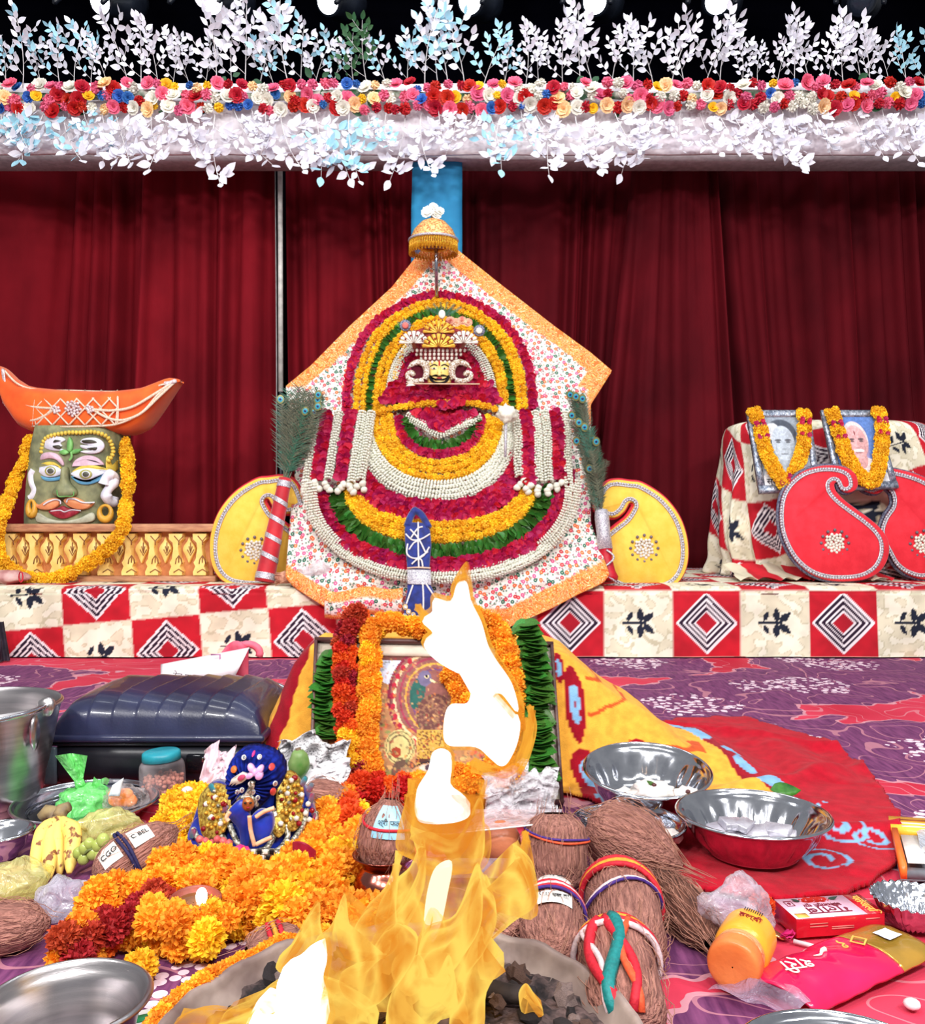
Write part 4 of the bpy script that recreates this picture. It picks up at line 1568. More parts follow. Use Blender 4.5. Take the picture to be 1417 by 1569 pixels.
# ------------------------------------------------------------------ golden umbrella
um = thing('ceremonial_umbrella', 'golden ceremonial umbrella with bead fringe on a silver pole above the shrine', 'umbrella', P(668, 470, 4.7))
Yu = 4.68
uc = P(664, 369, Yu)
ru = 37 / F * Yu
m_br = M('gold_brocade', (244, 206, 130), c2=(206, 110, 60), sc=110, lo=0.42, hi=0.58, r=0.4, m=0.2, bump=0.4, bsc=150)
m_fr = M('fringe_gold', (240, 184, 50), c2=(190, 120, 20), sc=120, r=0.35, m=0.4, bump=0)
part('dome', lathe([(0.001, 0.115), (ru * 0.2, 0.112), (ru * 0.5, 0.095), (ru * 0.8, 0.055), (ru, 0.0), (ru * 0.98, -0.005), (ru * 0.75, 0.045), (0.001, 0.09)], 36), m_br, um, m=Matrix.Translation(uc))
fr_geo = [tube([Vector((ru * 0.985 * math.cos(a), ru * 0.985 * math.sin(a), 0.0)), Vector((ru * 1.0 * math.cos(a + .03), ru * 1.0 * math.sin(a + .03), -0.03)), Vector((ru * 0.99 * math.cos(a), ru * 0.99 * math.sin(a), -0.062 - 0.01 * (k % 2)))], [0.004, 0.003, 0.006], 4)
          for k, a in enumerate([2 * PI * i / 84 for i in range(84)])]
part('bead_fringe', xf(join(*fr_geo), Matrix.Translation(uc)), m_fr, um, kind='stuff')
part('inner_ring', xf(tube([Vector((ru * 0.62 * math.cos(a), ru * 0.62 * math.sin(a), -0.03)) for a in [2 * PI * i / 30 for i in range(30)]], 0.009, 8, True), Matrix.Translation(uc)), m_fr, um)
part('rim_ring', xf(tube([Vector((ru * math.cos(a), ru * math.sin(a), 0.0)) for a in [2 * PI * i / 40 for i in range(40)]], 0.007, 6, True), Matrix.Translation(uc)), m_lace, um)
part('pole', tube([uc + Vector((0.012, 0, 0.1)), P(669, 455, Yu + 0.02)], 0.0095, 12), M('chrome_pole', (190, 192, 205), m=1, r=0.15, bump=0), um, label='silver pole')
part('finial', lathe([(0.001, 0.0), (0.02, 0.002), (0.012, 0.012), (0.02, 0.024), (0.012, 0.038), (0.001, 0.04)], 14), m_pearl, um, m=Matrix.Translation(uc + Vector((0, 0, 0.112))))
for (x, y, s) in ((656, 326, 0.034), (668, 329, 0.028), (674, 324, 0.022), (664, 318, 0.024)):
    part('white_rose', xf(rose_geo(s, int(x)), aim(P(x, y, Yu - 0.03), (-.2 if x < 660 else .3, -1, .35))), M('fabric_rose_white', (252, 250, 244), c2=(230, 228, 214), sc=20, bump=0), um)
part('rose_leaf', xf(leaf_geo(0.05, 0.014), aim(P(664, 334, Yu - 0.02), (0, -1, 0.2), 1, -1.2)), MATS['rose_leaf'], um)

# ------------------------------------------------------------------ blue velvet flag with cords and mirrors
m_bv = M('blue_velvet', (28, 48, 134), c2=(16, 28, 92), sc=30, r=0.8, sheen=0.4)
nf_ = thing('velvet_banner', 'blue velvet banner with white cords, silver band and round mirrors in front of the garlands', 'banner', P(643, 968, 3.9))


def Yfl(px, py):
    return lerp_tab([(780, 4.12), (880, 3.92), (970, 3.80)], py)


part('cloth', relief([(622, 800), (650, 801), (659, 812), (661, 835), (658, 870), (658, 893), (666, 908), (676, 928), (672, 942), (662, 956), (646, 969), (632, 962), (618, 950), (620, 925), (624, 905), (624, 870), (621, 835), (620, 812)], Yfl, 0.02, 1.5), m_bv, nf_)
part('cloth_loop', join(tube(pathpx([(624, 806), (629, 792), (636, 781)], Yfl, 0.012), 0.016, 8), tube(pathpx([(634, 781), (646, 789), (657, 808)], Yfl, 0.012), 0.016, 8)), m_bv, nf_)
m_cord = M('white_cord', (236, 230, 228), c2=(200, 192, 192), sc=200, bump=0.3)
for pts in ([(641, 800), (641, 835), (642, 870)], [(629, 811), (642, 826), (652, 846)], [(648, 807), (640, 810), (630, 824)], [(622, 818), (632, 827), (645, 826), (659, 818)], [(625, 833), (624, 848), (634, 855), (648, 852), (658, 838)],
            [(627, 842), (634, 832), (642, 828)], [(631, 864), (640, 856), (656, 845)], [(648, 868), (646, 858), (640, 854)], [(633, 896), (628, 910), (623, 925)], [(648, 893), (649, 920), (648, 945), (646, 966)], [(653, 894), (661, 906), (672, 922)], [(616, 948), (622, 958), (633, 964)]):
    part('cord', tube(pathpx(pts, Yfl, 0.024), 0.0042, 6), m_cord, nf_)
part('silver_band', relief([(624, 872), (660, 873), (661, 896), (624, 895)], lambda x, y: Yfl(x, y) - 0.012, 0.014, 1), m_lace, nf_, label='silver lace band')
part('band_edge', tube(pathpx([(624, 870), (640, 869), (660, 870)], Yfl, 0.024), 0.004, 6), M('gold_thread', (226, 190, 160), r=0.4), nf_)
mir = M('mirror_disc', (220, 226, 236), m=0.8, r=0.15, bump=0)
rim = M('mirror_gold_rim', (232, 190, 130), r=0.4)
for (x, y, c) in ((621, 930, 1), (626, 937, 1), (633, 942, 1), (640, 947, 1), (648, 948, 1), (656, 944, 1), (666, 938, 1), (620, 944, 0), (626, 949, 0), (634, 956, 0), (644, 961, 0), (653, 959, 0)):
    rg = part('mirror', relief(ell(x, y, 4, 4.4, 14), lambda a, b: Yfl(a, b) - 0.018, 0.008, 0.7), rim if c else m_lace, nf_)
    part('mirror_glass', relief(ell(x, y, 2.4, 2.6, 12), lambda a, b: Yfl(a, b) - 0.026, 0.003, 0.3), mir, rg)

# ------------------------------------------------------------------ paisley cushions


def paisley(outline, label, Yq, mat, mpipe, rosette, group, lean=0.0, parts_extra=None, pipe2=None):
    pts = cr(outline, 5, True)
    cx = sum(p[0] for p in pts) / len(pts)
    yb = max(p[1] for p in pts)
    Yfun = (lambda x, y: Yq + lean * (yb - y) / 150.0)
    o = thing('paisley_cushion', label, 'cushion', P(cx, yb, Yq), group)
    part('body', relief(pts, Yfun, 0.05, 3, True), mat, o)
    part('piping', tube([P(x, y, Yfun(x, y) - 0.018) for x, y in pts], 0.010, 6, True), mpipe, o)
    q = inset2(pts, 5.0)
    part('lace_trim', join(*[xf(ico(0.0085, 1), Matrix.Translation(p) @ Matrix.Diagonal((1, 0.6, 1, 1))) for p, d in resample([P(x, y, Yfun(x, y) - 0.05) for x, y in q + q[:1]], 0.0135)]), m_lace, o, kind='stuff')
    q = inset2(pts, 8.0)
    part('trim_edge', tube([P(x, y, Yfun(x, y) - 0.052) for x, y in q], 0.0045, 5, True), m_lace, o)
    rx, ry = rosette
    rs = part('rosette', join(*[xf(ico(0.009, 1), Matrix.Translation(P(rx + 15 * math.sqrt((k + .5) / 34) * math.cos(k * 2.4), ry + 15 * math.sqrt((k + .5) / 34) * math.sin(k * 2.4), Yfun(rx, ry) - 0.054))) for k in range(34)]), m_pearl, o, label='pearl rosette')
    for k in range(12):
        a = 2 * PI * k / 12
        part('drop_bead', xf(ico(0.0085, 1), Matrix.Translation(P(rx + 21 * math.cos(a), ry + 20 * math.sin(a), Yfun(rx, ry) - 0.052))), M('smoky_bead', (120, 110, 120), r=0.2), rs)
    return o


m_py = M('cushion_yellow', (252, 206, 84), c2=(246, 192, 64), sc=20, r=0.75, sheen=0.2)
m_po = M('cushion_orange', (250, 160, 62), c2=(244, 146, 46), sc=20, r=0.75)
m_pr = M('cushion_red', (232, 40, 58), c2=(218, 26, 46), sc=20, r=0.75, sheen=0.2)
m_pip = M('piping_red', (220, 40, 60), r=0.7)
m_pipd = M('piping_navy', (50, 54, 84), c2=(120, 120, 140), sc=120, r=0.5)
Z = lambda zx, zy: (300 + zx / 6.44, 700 + zy / 6.44)
left_p = [Z(*p) for p in ((840, 190), (720, 205), (600, 225), (400, 350), (250, 530), (170, 740), (155, 950), (200, 1120), (300, 1230), (450, 1275), (700, 1280), (880, 1220), (1000, 1110), (1060, 950), (1040, 830), (980, 740), (860, 640), (760, 560), (700, 470), (690, 430), (730, 420), (780, 500), (860, 560), (950, 555), (1040, 500), (1070, 480), (1050, 380), (1000, 270), (930, 205))]
paisley(left_p, 'yellow paisley cushion with silver lace, left of the garlands behind the spiral staff', 4.36, m_py, m_pip, (390, 843), 'yellow paisley cushions', 0.05)
paisley([(1376 - (x - 0) * 1.0 + 0, y + 6) for x, y in left_p], 'yellow paisley cushion with silver lace, right of the garlands behind the feather fan', 4.36, m_py, m_pip, (987, 840), 'yellow paisley cushions', 0.05)
Z2 = lambda zx, zy: (1080 + zx / 4.205, 600 + zy / 4.205)
red_o = [Z2(*p) for p in ((965, 600), (950, 535), (900, 495), (820, 477), (720, 482), (620, 515), (540, 580), (490, 660), (470, 760), (475, 880), (510, 990), (570, 1090), (660, 1170), (770, 1213), (900, 1222), (1020, 1205), (1110, 1150), (1158, 1060), (1158, 960), (1110, 880), (1030, 810), (940, 745), (870, 690), (825, 640), (815, 600), (838, 590), (860, 635), (900, 655), (945, 640))]
paisley(red_o, 'red paisley cushion with silver trim, the complete one in front of the armchair', 4.33, m_pr, m_pipd, (1279, 832), 'red paisley cushions on the armchair', 0.08)
red_r = [Z2(*p) for p in ((985, 560), (1000, 515), (1060, 488), (1150, 490), (1300, 520), (1420, 565), (1540, 640), (1620, 760), (1650, 900), (1620, 1040), (1540, 1150), (1417, 1210), (1300, 1185), (1220, 1125), (1170, 1040), (1130, 960), (1120, 885), (1150, 800), (1195, 730), (1190, 665), (1150, 625), (1118, 606), (1132, 635), (1085, 662), (1020, 645), (990, 612))]
paisley(red_r, 'red paisley cushion with silver trim behind the other red one, cut by the picture edge', 4.47, m_pr, m_pipd, Z2(1410, 980), 'red paisley cushions on the armchair', 0.06)

# tied straw bundle and little plastic packet by the left cushion
bd = thing('straw_bundle', 'small tied straw bundle lying beside the spiral staff', 'bundle', P(440, 893, 4.12))
part('straw', join(*[tube([P(421 + rnd.uniform(-1, 3), 877 + 18 * k / 14 + rnd.uniform(-1, 1), 4.12 + rnd.uniform(-.02, .02)), P(438, 880 + 8 * k / 14, 4.10), P(452, 884 + 4 * k / 14, 4.11)], [0.003, 0.005, 0.006], 4) for k in range(16)] + [blob(P(436, 884, 4.12), (0.045, 0.026, 0.028), 0.2, 2, 2)]),
     M('straw', (214, 160, 130), c2=(176, 112, 90), sc=80), bd)
part('tie', tube([P(447 + 2 * math.cos(a), 883 + 11 * math.sin(a), 4.115 - 0.03 * math.cos(a)) for a in [2 * PI * k / 14 for k in range(14)]], 0.004, 5, True), m_pip, bd)
solo('plastic_packet', grid(lambda u, v: P(456 + 50 * u, 863 + 32 * v + 5 * math.sin(7 * u), 4.07 - 0.03 * math.sin(PI * u) * math.sin(PI * v) - 0.02 * nz(u * 6, v * 6)), 16, 12), Mfilm('packet_film', (226, 216, 220), 0.35), 'clear crumpled plastic packet in front of the lower left saree', 'packet', P(480, 893, 4.1))
# ================================================================== left: carved panel, stone head with turban
Yw = (H - ZP - 0.004) * F / (891 - CY)
m_wood1 = M('rail_wood', (204, 150, 110), c2=(168, 112, 82), sc=14, stretch=(1, 6, 6), r=0.6, bump=0.3, bsc=60)
m_wood2 = M('panel_wood', (226, 160, 100), c2=(204, 130, 80), sc=16, r=0.6, bump=0.15, bsc=60)
m_wood3 = M('baluster_wood', (255, 224, 138), c2=(246, 204, 112), sc=20, r=0.55, bump=0.15, bsc=60)
m_groove = M('groove_brown', (150, 98, 60), r=0.8)
bp = thing('carved_panel', 'long low wooden panel carved with pale balusters, below the painted stone head', 'panel', P(150, 890, Yw + 0.05))


def slabpx(x0, x1, y0, y1, Y0, dep, bev=0.006):
    a, b = P(x0, y1, Y0), P(x1, y0, Y0)
    return box(((a.x + b.x) / 2, Y0 + dep / 2, (a.z + b.z) / 2), (b.x - a.x, dep, b.z - a.z), bev)


part('back_board', slabpx(-60, 326, 812, 884, Yw + 0.035, 0.03), m_wood2, bp)
part('top_rail', slabpx(-60, 330, 803, 815, Yw - 0.03, 0.14), m_wood1, bp)
part('bottom_rail', slabpx(-60, 330, 883, 892, Yw - 0.03, 0.14), m_wood1, bp)
BAL = [(-12, 0), (12, 0), (12, 9), (6, 14), (4.5, 22), (6, 30), (7, 38), (11, 44), (8, 50), (12, 58), (11, 64), (-11, 64), (-12, 58), (-8, 50), (-11, 44), (-7, 38), (-6, 30), (-4.5, 22), (-6, 14), (-12, 9)]
OG = [(0, 6), (3, 12), (8, 19), (9.5, 26), (6, 33), (2.5, 41), (0, 46), (-2.5, 41), (-6, 33), (-9.5, 26), (-8, 19), (-3, 12)]
for k in range(11):
    cx = -52 + 36.2 * k
    if cx > 315:
        break
    bl = part('baluster', relief([(cx + x * .88, 817 + y) for x, y in BAL], Yw + 0.036, 0.05, 0.7), m_wood3, bp, smooth=False)
    part('lotus_line', join(*[tube([P(cx + a, 817 + b, Yw - 0.0155) for a, b in q], 0.0028, 4) for q in
                             (((-5, 47), (-4, 40), (0, 34), (4, 40), (5, 47)), ((0, 34), (0, 45)), ((-8, 60), (0, 55), (8, 60)), ((-7, 4), (0, 12), (7, 4)), ((0, 12), (0, 18)))]), m_groove, bl, label='carved lotus lines')
    ox = cx + 18.1
    if ox < 312:
        og = part('spade_carving', relief(cr([(ox + x, 817 + y) for x, y in OG], 3, True), Yw + 0.036, 0.03, 0.9), m_wood3, bp)
        part('spade_line', join(*[tube([P(ox + a, 817 + b, Yw + 0.003) for a, b in q], 0.0024, 4) for q in (((-5, 25), (0, 34), (5, 25)), ((-2.5, 20), (0, 30), (2.5, 20)), ((0, 14), (0, 30)))]), m_groove, og, label='carved leaf lines')

# --- painted stone head
Yh = Yw + 0.22
m_stone = M('painted_stone', (150, 152, 112), c2=(108, 112, 84), sc=18, r=0.6, bump=0.2, bsc=60)
m_wpaint = M('paint_white', (238, 238, 246), c2=(214, 214, 228), sc=30, r=0.5)
hd = thing('stone_head', 'painted grey-green stone head with orange moustache behind the carved panel', 'statue', P(118, 880, Yh + 0.15))


def hx(py):
    return lerp_tab([(655, (62, 183)), (700, (54, 184)), (760, (48, 181)), (810, (50, 176)), (885, (52, 174))], py) if False else None


HL = [(655, 66), (690, 58), (740, 52), (790, 49), (885, 52)]
HR = [(655, 184), (740, 184), (800, 172), (885, 168)]


def Yhead(px, py):
    xl_, xr_ = lerp_tab(HL, py), lerp_tab(HR, py)
    c, w = (xl_ + xr_) / 2 - 6, (xr_ - xl_) / 2 + 6
    q = min(1.0, abs((px - c) / w))
    return Yh - 0.12 * (1 - q ** 7)


def headg():
    v, f = [], []
    n, nr = 40, 24
    for j in range(nr):
        py = 655 + (886 - 655) * j / (nr - 1)
        xl_, xr_ = lerp_tab(HL, py), lerp_tab(HR, py)
        for i in range(n):
            a = 2 * PI * i / n
            c, s = math.cos(a), math.sin(a)
            px = (xl_ + xr_) / 2 + (xr_ - xl_) / 2 * math.copysign(abs(c) ** 0.5, c)
            if s <= 0:
                Y = Yhead(px, py)
            else:
                Y = Yh + 0.28 * s ** 0.6
            p = P(px, py, Yh)
            v.append(Vector((p.x, Y, max(ZP + 0.006, p.z) if j == nr - 1 else p.z)))
    f = [(j * n + i, j * n + (i + 1) % n, (j + 1) * n + (i + 1) % n, (j + 1) * n + i) for j in range(nr - 1) for i in range(n)]
    f += [tuple(reversed(range(n))), tuple((nr - 1) * n + i for i in range(n))]
    return [v, f, None]


part('head_block', headg(), m_stone, hd)
K = lambda zx, zy: (zx / 3.936, 540 + zy / 3.936)


def hrel(name, pts, th, mat, ins=0.8, n=4, off=0.0, label=None, parent=None):
    return part(name, relief(cr([K(*p) for p in pts], n, True), lambda x, y: Yhead(x, y) + 0.004 - off, th, ins), mat, parent or hd, label=label)


m_pk = M('paint_pink', (236, 196, 214), r=0.5)
m_or = M('paint_peach', (242, 168, 120), c2=(232, 146, 96), sc=20, r=0.5)
m_bl = M('paint_blue', (110, 178, 214), c2=(84, 150, 196), sc=20, r=0.5)
m_ye = M('paint_yellow', (236, 206, 84), r=0.5)
m_gr = M('paint_green', (132, 196, 112), c2=(96, 160, 84), sc=20, r=0.5)
m_lip2 = M('paint_lip', (176, 52, 70), c2=(140, 30, 50), sc=40, r=0.5)
m_dk = M('paint_dark', (70, 66, 54), r=0.6)
hrel('eyebrow', [(262, 612), (310, 602), (360, 620), (388, 660), (385, 685), (345, 650), (300, 640), (250, 650)], 0.016, m_pk)
hrel('eyebrow', [(440, 690), (460, 650), (520, 622), (580, 630), (620, 660), (630, 680), (580, 658), (520, 650), (470, 665)], 0.016, m_pk)
e1 = hrel('eye', [(225, 700), (260, 690), (320, 680), (360, 695), (388, 728), (345, 748), (290, 752), (255, 735)], 0.016, m_wpaint)
e2 = hrel('eye', [(432, 735), (470, 710), (530, 698), (590, 705), (660, 715), (600, 745), (540, 768), (490, 765)], 0.016, m_wpaint)
for (x, y, par) in ((305, 715, e1), (518, 735, e2)):
    ir = part('iris', relief(ell(*K(x, y), 9.6 if x > 400 else 8.4, 7.2, 20), lambda a, b: Yhead(a, b) - 0.010, 0.008, 0.7), M('paint_iris', (176, 172, 96), r=0.4), hd)
    part('iris_ring', relief(ell(*K(x, y), 6.4, 5.2, 18), lambda a, b: Yhead(a, b) - 0.017, 0.004, 0.4), m_wpaint, ir)
    part('pupil', relief(ell(*K(x, y), 5.0, 4.1, 16), lambda a, b: Yhead(a, b) - 0.020, 0.004, 0.4), M('paint_grey', (96, 96, 84), r=0.3), ir)
hrel('under_eye', [(252, 745), (300, 757), (350, 752), (392, 738), (370, 768), (310, 778), (268, 770)], 0.014, m_bl, label='blue crescent under the eye')
hrel('under_eye', [(432, 748), (490, 772), (550, 776), (620, 742), (660, 724), (620, 765), (550, 796), (480, 792)], 0.014, m_bl, label='blue crescent under the eye')
hrel('eye_liner', [(225, 690), (270, 664), (330, 662), (378, 700), (330, 682), (270, 684)], 0.013, m_ye, label='yellow upper eyelid line')
hrel('eye_liner', [(436, 722), (500, 682), (580, 682), (660, 708), (580, 698), (510, 698)], 0.013, m_ye, label='yellow upper eyelid line')
hrel('nose', [(392, 700), (420, 700), (428, 780), (470, 830), (468, 862), (430, 872), (390, 874), (345, 862), (342, 832), (380, 780)], 0.055, m_stone, 2.2)
part('nostril_line', tube(pathpx([K(342, 830), K(352, 868), K(400, 868), K(440, 866), K(444, 840)], lambda x, y: Yhead(x, y) - 0.052, 0.0), 0.003, 5), m_gr, hd)
hrel('moustache', [(216, 898), (245, 918), (300, 885), (360, 878), (370, 915), (330, 945), (280, 950), (235, 938)], 0.03, m_or, 1.6, label='orange moustache half')
hrel('moustache', [(395, 890), (440, 868), (500, 890), (540, 915), (576, 905), (540, 940), (480, 948), (420, 925)], 0.03, m_or, 1.6, label='orange moustache half')
for sgn, pts in ((1, ((365, 915), (362, 895), (330, 888), (290, 902), (262, 920))), (-1, ((402, 905), (410, 885), (450, 885), (500, 905), (570, 905)))):
    part('moustache_line', tube(pathpx([K(*p) for p in pts], lambda x, y: Yhead(x, y) - 0.03, 0.0), 0.004, 5), m_wpaint, hd)
hrel('lips', [(300, 958), (350, 940), (385, 925), (420, 940), (492, 952), (450, 985), (385, 1004), (330, 985)], 0.02, m_lip2, 1.2)
part('lip_line', tube(pathpx([K(305, 958), K(360, 952), K(390, 962), K(430, 950), K(488, 955)], lambda x, y: Yhead(x, y) - 0.018, 0.0), 0.003, 5), m_wpaint, hd)
hrel('chin', [(235, 965), (300, 1000), (385, 1015), (480, 1000), (560, 965), (575, 1010), (500, 1030), (260, 1030), (222, 1000)], 0.02, M('paint_pale', (196, 198, 176), r=0.6), 1.5)
hrel('tilak_stripe', [(285, 520), (330, 505), (380, 512), (400, 530), (370, 548), (380, 565), (360, 575), (395, 590), (340, 595), (280, 580), (275, 555)], 0.014, m_wpaint, label='white forehead stripes, viewer left')
hrel('tilak_stripe', [(490, 545), (510, 520), (580, 515), (625, 540), (632, 575), (600, 605), (540, 612), (485, 600), (520, 592), (560, 590), (500, 578), (490, 560), (540, 560)], 0.014, m_wpaint, label='white forehead stripes, viewer right')
for pts in ([(340, 528), (375, 535), (330, 545)], [(325, 566), (365, 560), (372, 585), (340, 580)], [(500, 532), (560, 528), (590, 545), (520, 550)], [(530, 580), (590, 572), (580, 592)]):
    hrel('stripe_gap', pts, 0.018, m_dk, 0.4)
hrel('leaf', [(412, 585), (415, 540), (428, 512), (445, 545), (440, 590), (426, 602)], 0.022, m_gr)
hrel('leaf', [(366, 600), (395, 586), (425, 605), (400, 620), (375, 615)], 0.022, m_gr)
hrel('leaf', [(432, 605), (460, 585), (500, 585), (480, 608), (445, 615)], 0.022, m_gr)
part('leaf_stem', tube(pathpx([K(428, 600), K(432, 630), K(418, 652)], lambda x, y: Yhead(x, y) - 0.016, 0), 0.006, 6), m_gr, hd)
rope = pathpx([K(250, 600), K(262, 540), K(300, 505), (104, 663), (122, 663), K(560, 480), K(640, 505), K(675, 560), K(680, 610), K(650, 660)], lambda x, y: Yhead(x, y) - 0.01, 0.0)
part('rope_bead', join(*[xf(ico(0.013, 1), aim(p, d, (1, 1, 0.8))) for p, d in resample(rope, 0.018)]), m_ye, hd, label='yellow beaded cord over the forehead', kind='stuff')
hrel('side_curl', [(645, 650), (660, 625), (680, 680), (715, 650), (722, 690), (690, 722), (650, 705)], 0.02, m_ye, off=-0.01)
for s, pts, ring in ((0, [(205, 710), (190, 740), (196, 790), (212, 830), (196, 868), (180, 880)], (190, 935)), (1, [(625, 795), (640, 755), (670, 738), (695, 765), (660, 815), (640, 855), (655, 895), (680, 900), (690, 870)], (635, 965))):
    pp = pathpx([K(*p) for p in pts], (lambda x, y: Yhead(x, y) - 0.01) if s else Yh - 0.105, 0.0)
    part('ear', tube(pp, [0.030 - 0.008 * abs(math.sin(k * 0.3)) for k in range(len(pp))] if s else 0.018, 8), m_wpaint, hd)
    cxr, cyr = K(*ring)
    part('earring', tube([P(cxr + (9 if s else 5) * math.cos(a), cyr + 11 * math.sin(a), (Yhead(cxr, cyr) - 0.025 if s else Yh - 0.13)) for a in [2 * PI * k / 20 for k in range(20)]], [0.013 + 0.006 * math.sin(2 * PI * k / 20) for k in range(20)], 8, True), M('gold_earring', (226, 170, 60), r=0.4), hd)

# --- orange boat turban
TT = [(0, 561), (4, 562), (20, 577), (40, 590), (60, 595), (90, 598), (120, 600), (150, 601), (180, 601), (205, 598), (225, 595), (245, 587), (262, 580), (274, 581), (279, 584)]
TBt = [(0, 575), (4, 585), (20, 628), (40, 656), (60, 665), (90, 668), (120, 667), (150, 666), (180, 667), (205, 667), (225, 657), (245, 630), (262, 606), (274, 590), (279, 586)]
Yt = Yh + 0.05


def tdep(px):
    q = (px - 130) / 150.0
    return 0.02 + 0.15 * max(0, 1 - q * q) ** 0.6


def Ytur(px, py):
    a, b = lerp_tab(TT, px), lerp_tab(TBt, px)
    m_, h_ = (a + b) / 2, max(2, (b - a) / 2)
    q = min(1, abs(py - m_) / h_)
    return Yt - tdep(px) * (1 - q ** 5) ** 0.5


def turban():
    v, f = [], []
    n = 56
    xs_ = [0, 3, 8, 14] + list(range(20, 262, 7)) + [264, 270, 275, 279]
    for px in xs_:
        a, b = lerp_tab(TT, px), lerp_tab(TBt, px)
        m_, h_ = (a + b) / 2, max(1.5, (b - a) / 2)
        for i in range(n):
            t = 2 * PI * i / n
            py = m_ + h_ * math.copysign(abs(math.sin(t)) ** 0.8, math.sin(t))
            Y = Ytur(px, py)
            if math.cos(t) < 0:
                Y = 2 * Yt - Y
            p = P(px, py, Yt)
            v.append(Vector((p.x, Y, p.z)))
    for k in range(len(xs_) - 1):
        for i in range(n):
            j = (i + 1) % n
            f.append((k * n + i, k * n + j, (k + 1) * n + j, (k + 1) * n + i))
    f += [tuple(range(n)), tuple(reversed([(len(xs_) - 1) * n + i for i in range(n)]))]
    return [v, f, None]


tb = thing('boat_turban', 'orange boat-shaped turban with white cord lattice on top of the stone head', 'turban', P(125, 667, Yt))
part('cloth', turban(), M('turban_orange', (246, 108, 30), c2=(234, 84, 20), sc=9, r=0.7, sheen=0.2, bump=0.15, bsc=40), tb)
T = lambda pts, r=0.0055, name='cord': part(name, tube(pathpx([K(*p) for p in pts], Ytur, 0.007), r, 6), m_wcord, tb)
m_wcord = M('turban_cord', (240, 222, 204), c2=(214, 180, 150), sc=200, r=0.6)
T([(222, 225), (210, 330), (202, 440)])
T([(712, 245), (714, 340), (712, 430)])
T([(30, 110), (110, 190), (222, 225), (440, 232), (710, 238), (900, 215), (1060, 175)])
T([(60, 280), (110, 380), (190, 440), (330, 448), (560, 446), (720, 430), (860, 360), (960, 250), (1050, 190)])
T([(45, 240), (120, 300), (210, 330), (330, 340)], 0.007)
T([(55, 290), (120, 390), (200, 410), (270, 385), (330, 345)], 0.007)
T([(560, 345), (680, 352), (800, 330), (930, 255), (1040, 185)], 0.007)
T([(560, 345), (650, 395), (740, 410), (850, 370), (960, 270), (1045, 190)], 0.007)
for k in range(6):
    x = 222 + 98 * k
    T([(x, 230), (max(205, x - 100), 335)] if k else [(222, 230), (206, 260)], 0.0045)
    T([(x, 230), (min(712, x + 100), 335)] if k < 5 else [(x, 240), (x + 1, 250)], 0.0045)
    x2 = min(700, x)
    T([(max(205, x2 - 100), 335), (x2, 440)], 0.0045)
    T([(x2, 440), (min(712, x2 + 100), 335)], 0.0045)
m_bead = M('clear_bead', (238, 226, 226), c2=(190, 160, 160), sc=90, r=0.15, spec=0.8)
for (x, y, r0, n) in ((438, 338, 12, 22), (336, 344, 6, 9), (540, 342, 6, 9)):
    gs = []
    for k in range(n):
        a, r1 = k * 2.4, r0 * math.sqrt((k + .5) / n)
        c = K(x, y)
        gs.append(xf(ico(0.009, 1), Matrix.Translation(P(c[0] + r1 * math.cos(a), c[1] + r1 * math.sin(a), Ytur(*c) - 0.01))))
    part('bead_rosette', join(*gs), m_bead, tb)
part('tassel', join(*[tube(pathpx([K(12 + 3 * k, 100), K(20 + 4 * k, 190), K(24 + 6 * k, 290)], lambda x, y: Ytur(max(x, 2), y) - 0.012), 0.004, 5) for k in range(4)] + [xf(ico(0.012, 1), Matrix.Translation(P(*K(28 + 8 * (k % 2), 300 + 14 * k), Yt - 0.06))) for k in range(2)]), m_bead, tb)
part('tip_wrap', tube(pathpx([K(995, 190), K(1030, 185), K(1060, 172)], Ytur, 0.004), 0.012, 6), m_bead, tb)

# --- marigold garland of the head
g = thing('marigold_garland', 'long yellow marigold garland looped from the stone head down across the carved panel', 'garland', P(100, 890, Yw - 0.1))
gp = [(48, 672, Yh - .03), (36, 705, Yh - .08), (18, 750, Yh - .12), (2, 792, Yw - .1), (-6, 830, Yw - .09), (6, 862, Yw - .09), (36, 884, Yw - .09), (80, 888, Yw - .09), (120, 872, Yw - .09), (160, 845, Yw - .09), (186, 812, Yw - .1), (194, 770, Yh - .12), (196, 720, Yh - .08), (192, 676, Yh - .03)]
pth = [P(*q) for q in cr(gp, 8)]
for p, d in resample(pth, 0.021):
    a = d.orthogonal().normalized()
    b = d.cross(a)
    t0 = rnd.uniform(0, 6)
    for k in range(2):
        t = t0 + PI * k + rnd.uniform(-.5, .5)
        inst('marigold', rnd.choice(ME_MARI_S), g, Matrix.Translation(p + (a * math.cos(t) + b * math.sin(t)) * 0.015) @ rand_rot() @ Matrix.Scale(rnd.uniform(0.023, 0.028), 4))
for (x, y, Y) in ((60, 667, Yh - .1), (80, 662, Yh - .12), (112, 660, Yh - .13)):
    pass

# pinkish pouch in the left corner, small pouch with thread
po = thing('cloth_pouch', 'small pinkish cloth pouch with red thread at the left end of the panel', 'pouch', P(18, 895, Yw - 0.14))
part('pouch', blob(P(14, 884, Yw - 0.16), (0.09, 0.05, 0.032), 0.25, 1.8, 3, 5), M('pouch_pink', (216, 176, 170), c2=(180, 120, 120), sc=20), po)
part('thread', join(*[tube([P(32 + 3 * math.cos(a + k), 884 + 8 * math.sin(a + k), Yw - 0.21 - 0.01 * k) for a in [PI * j / 6 for j in range(9)]], 0.003, 4) for k in range(5)]), m_pip, po)

# ================================================================== right: armchair under the same cloth, two portraits
Yc = 4.78


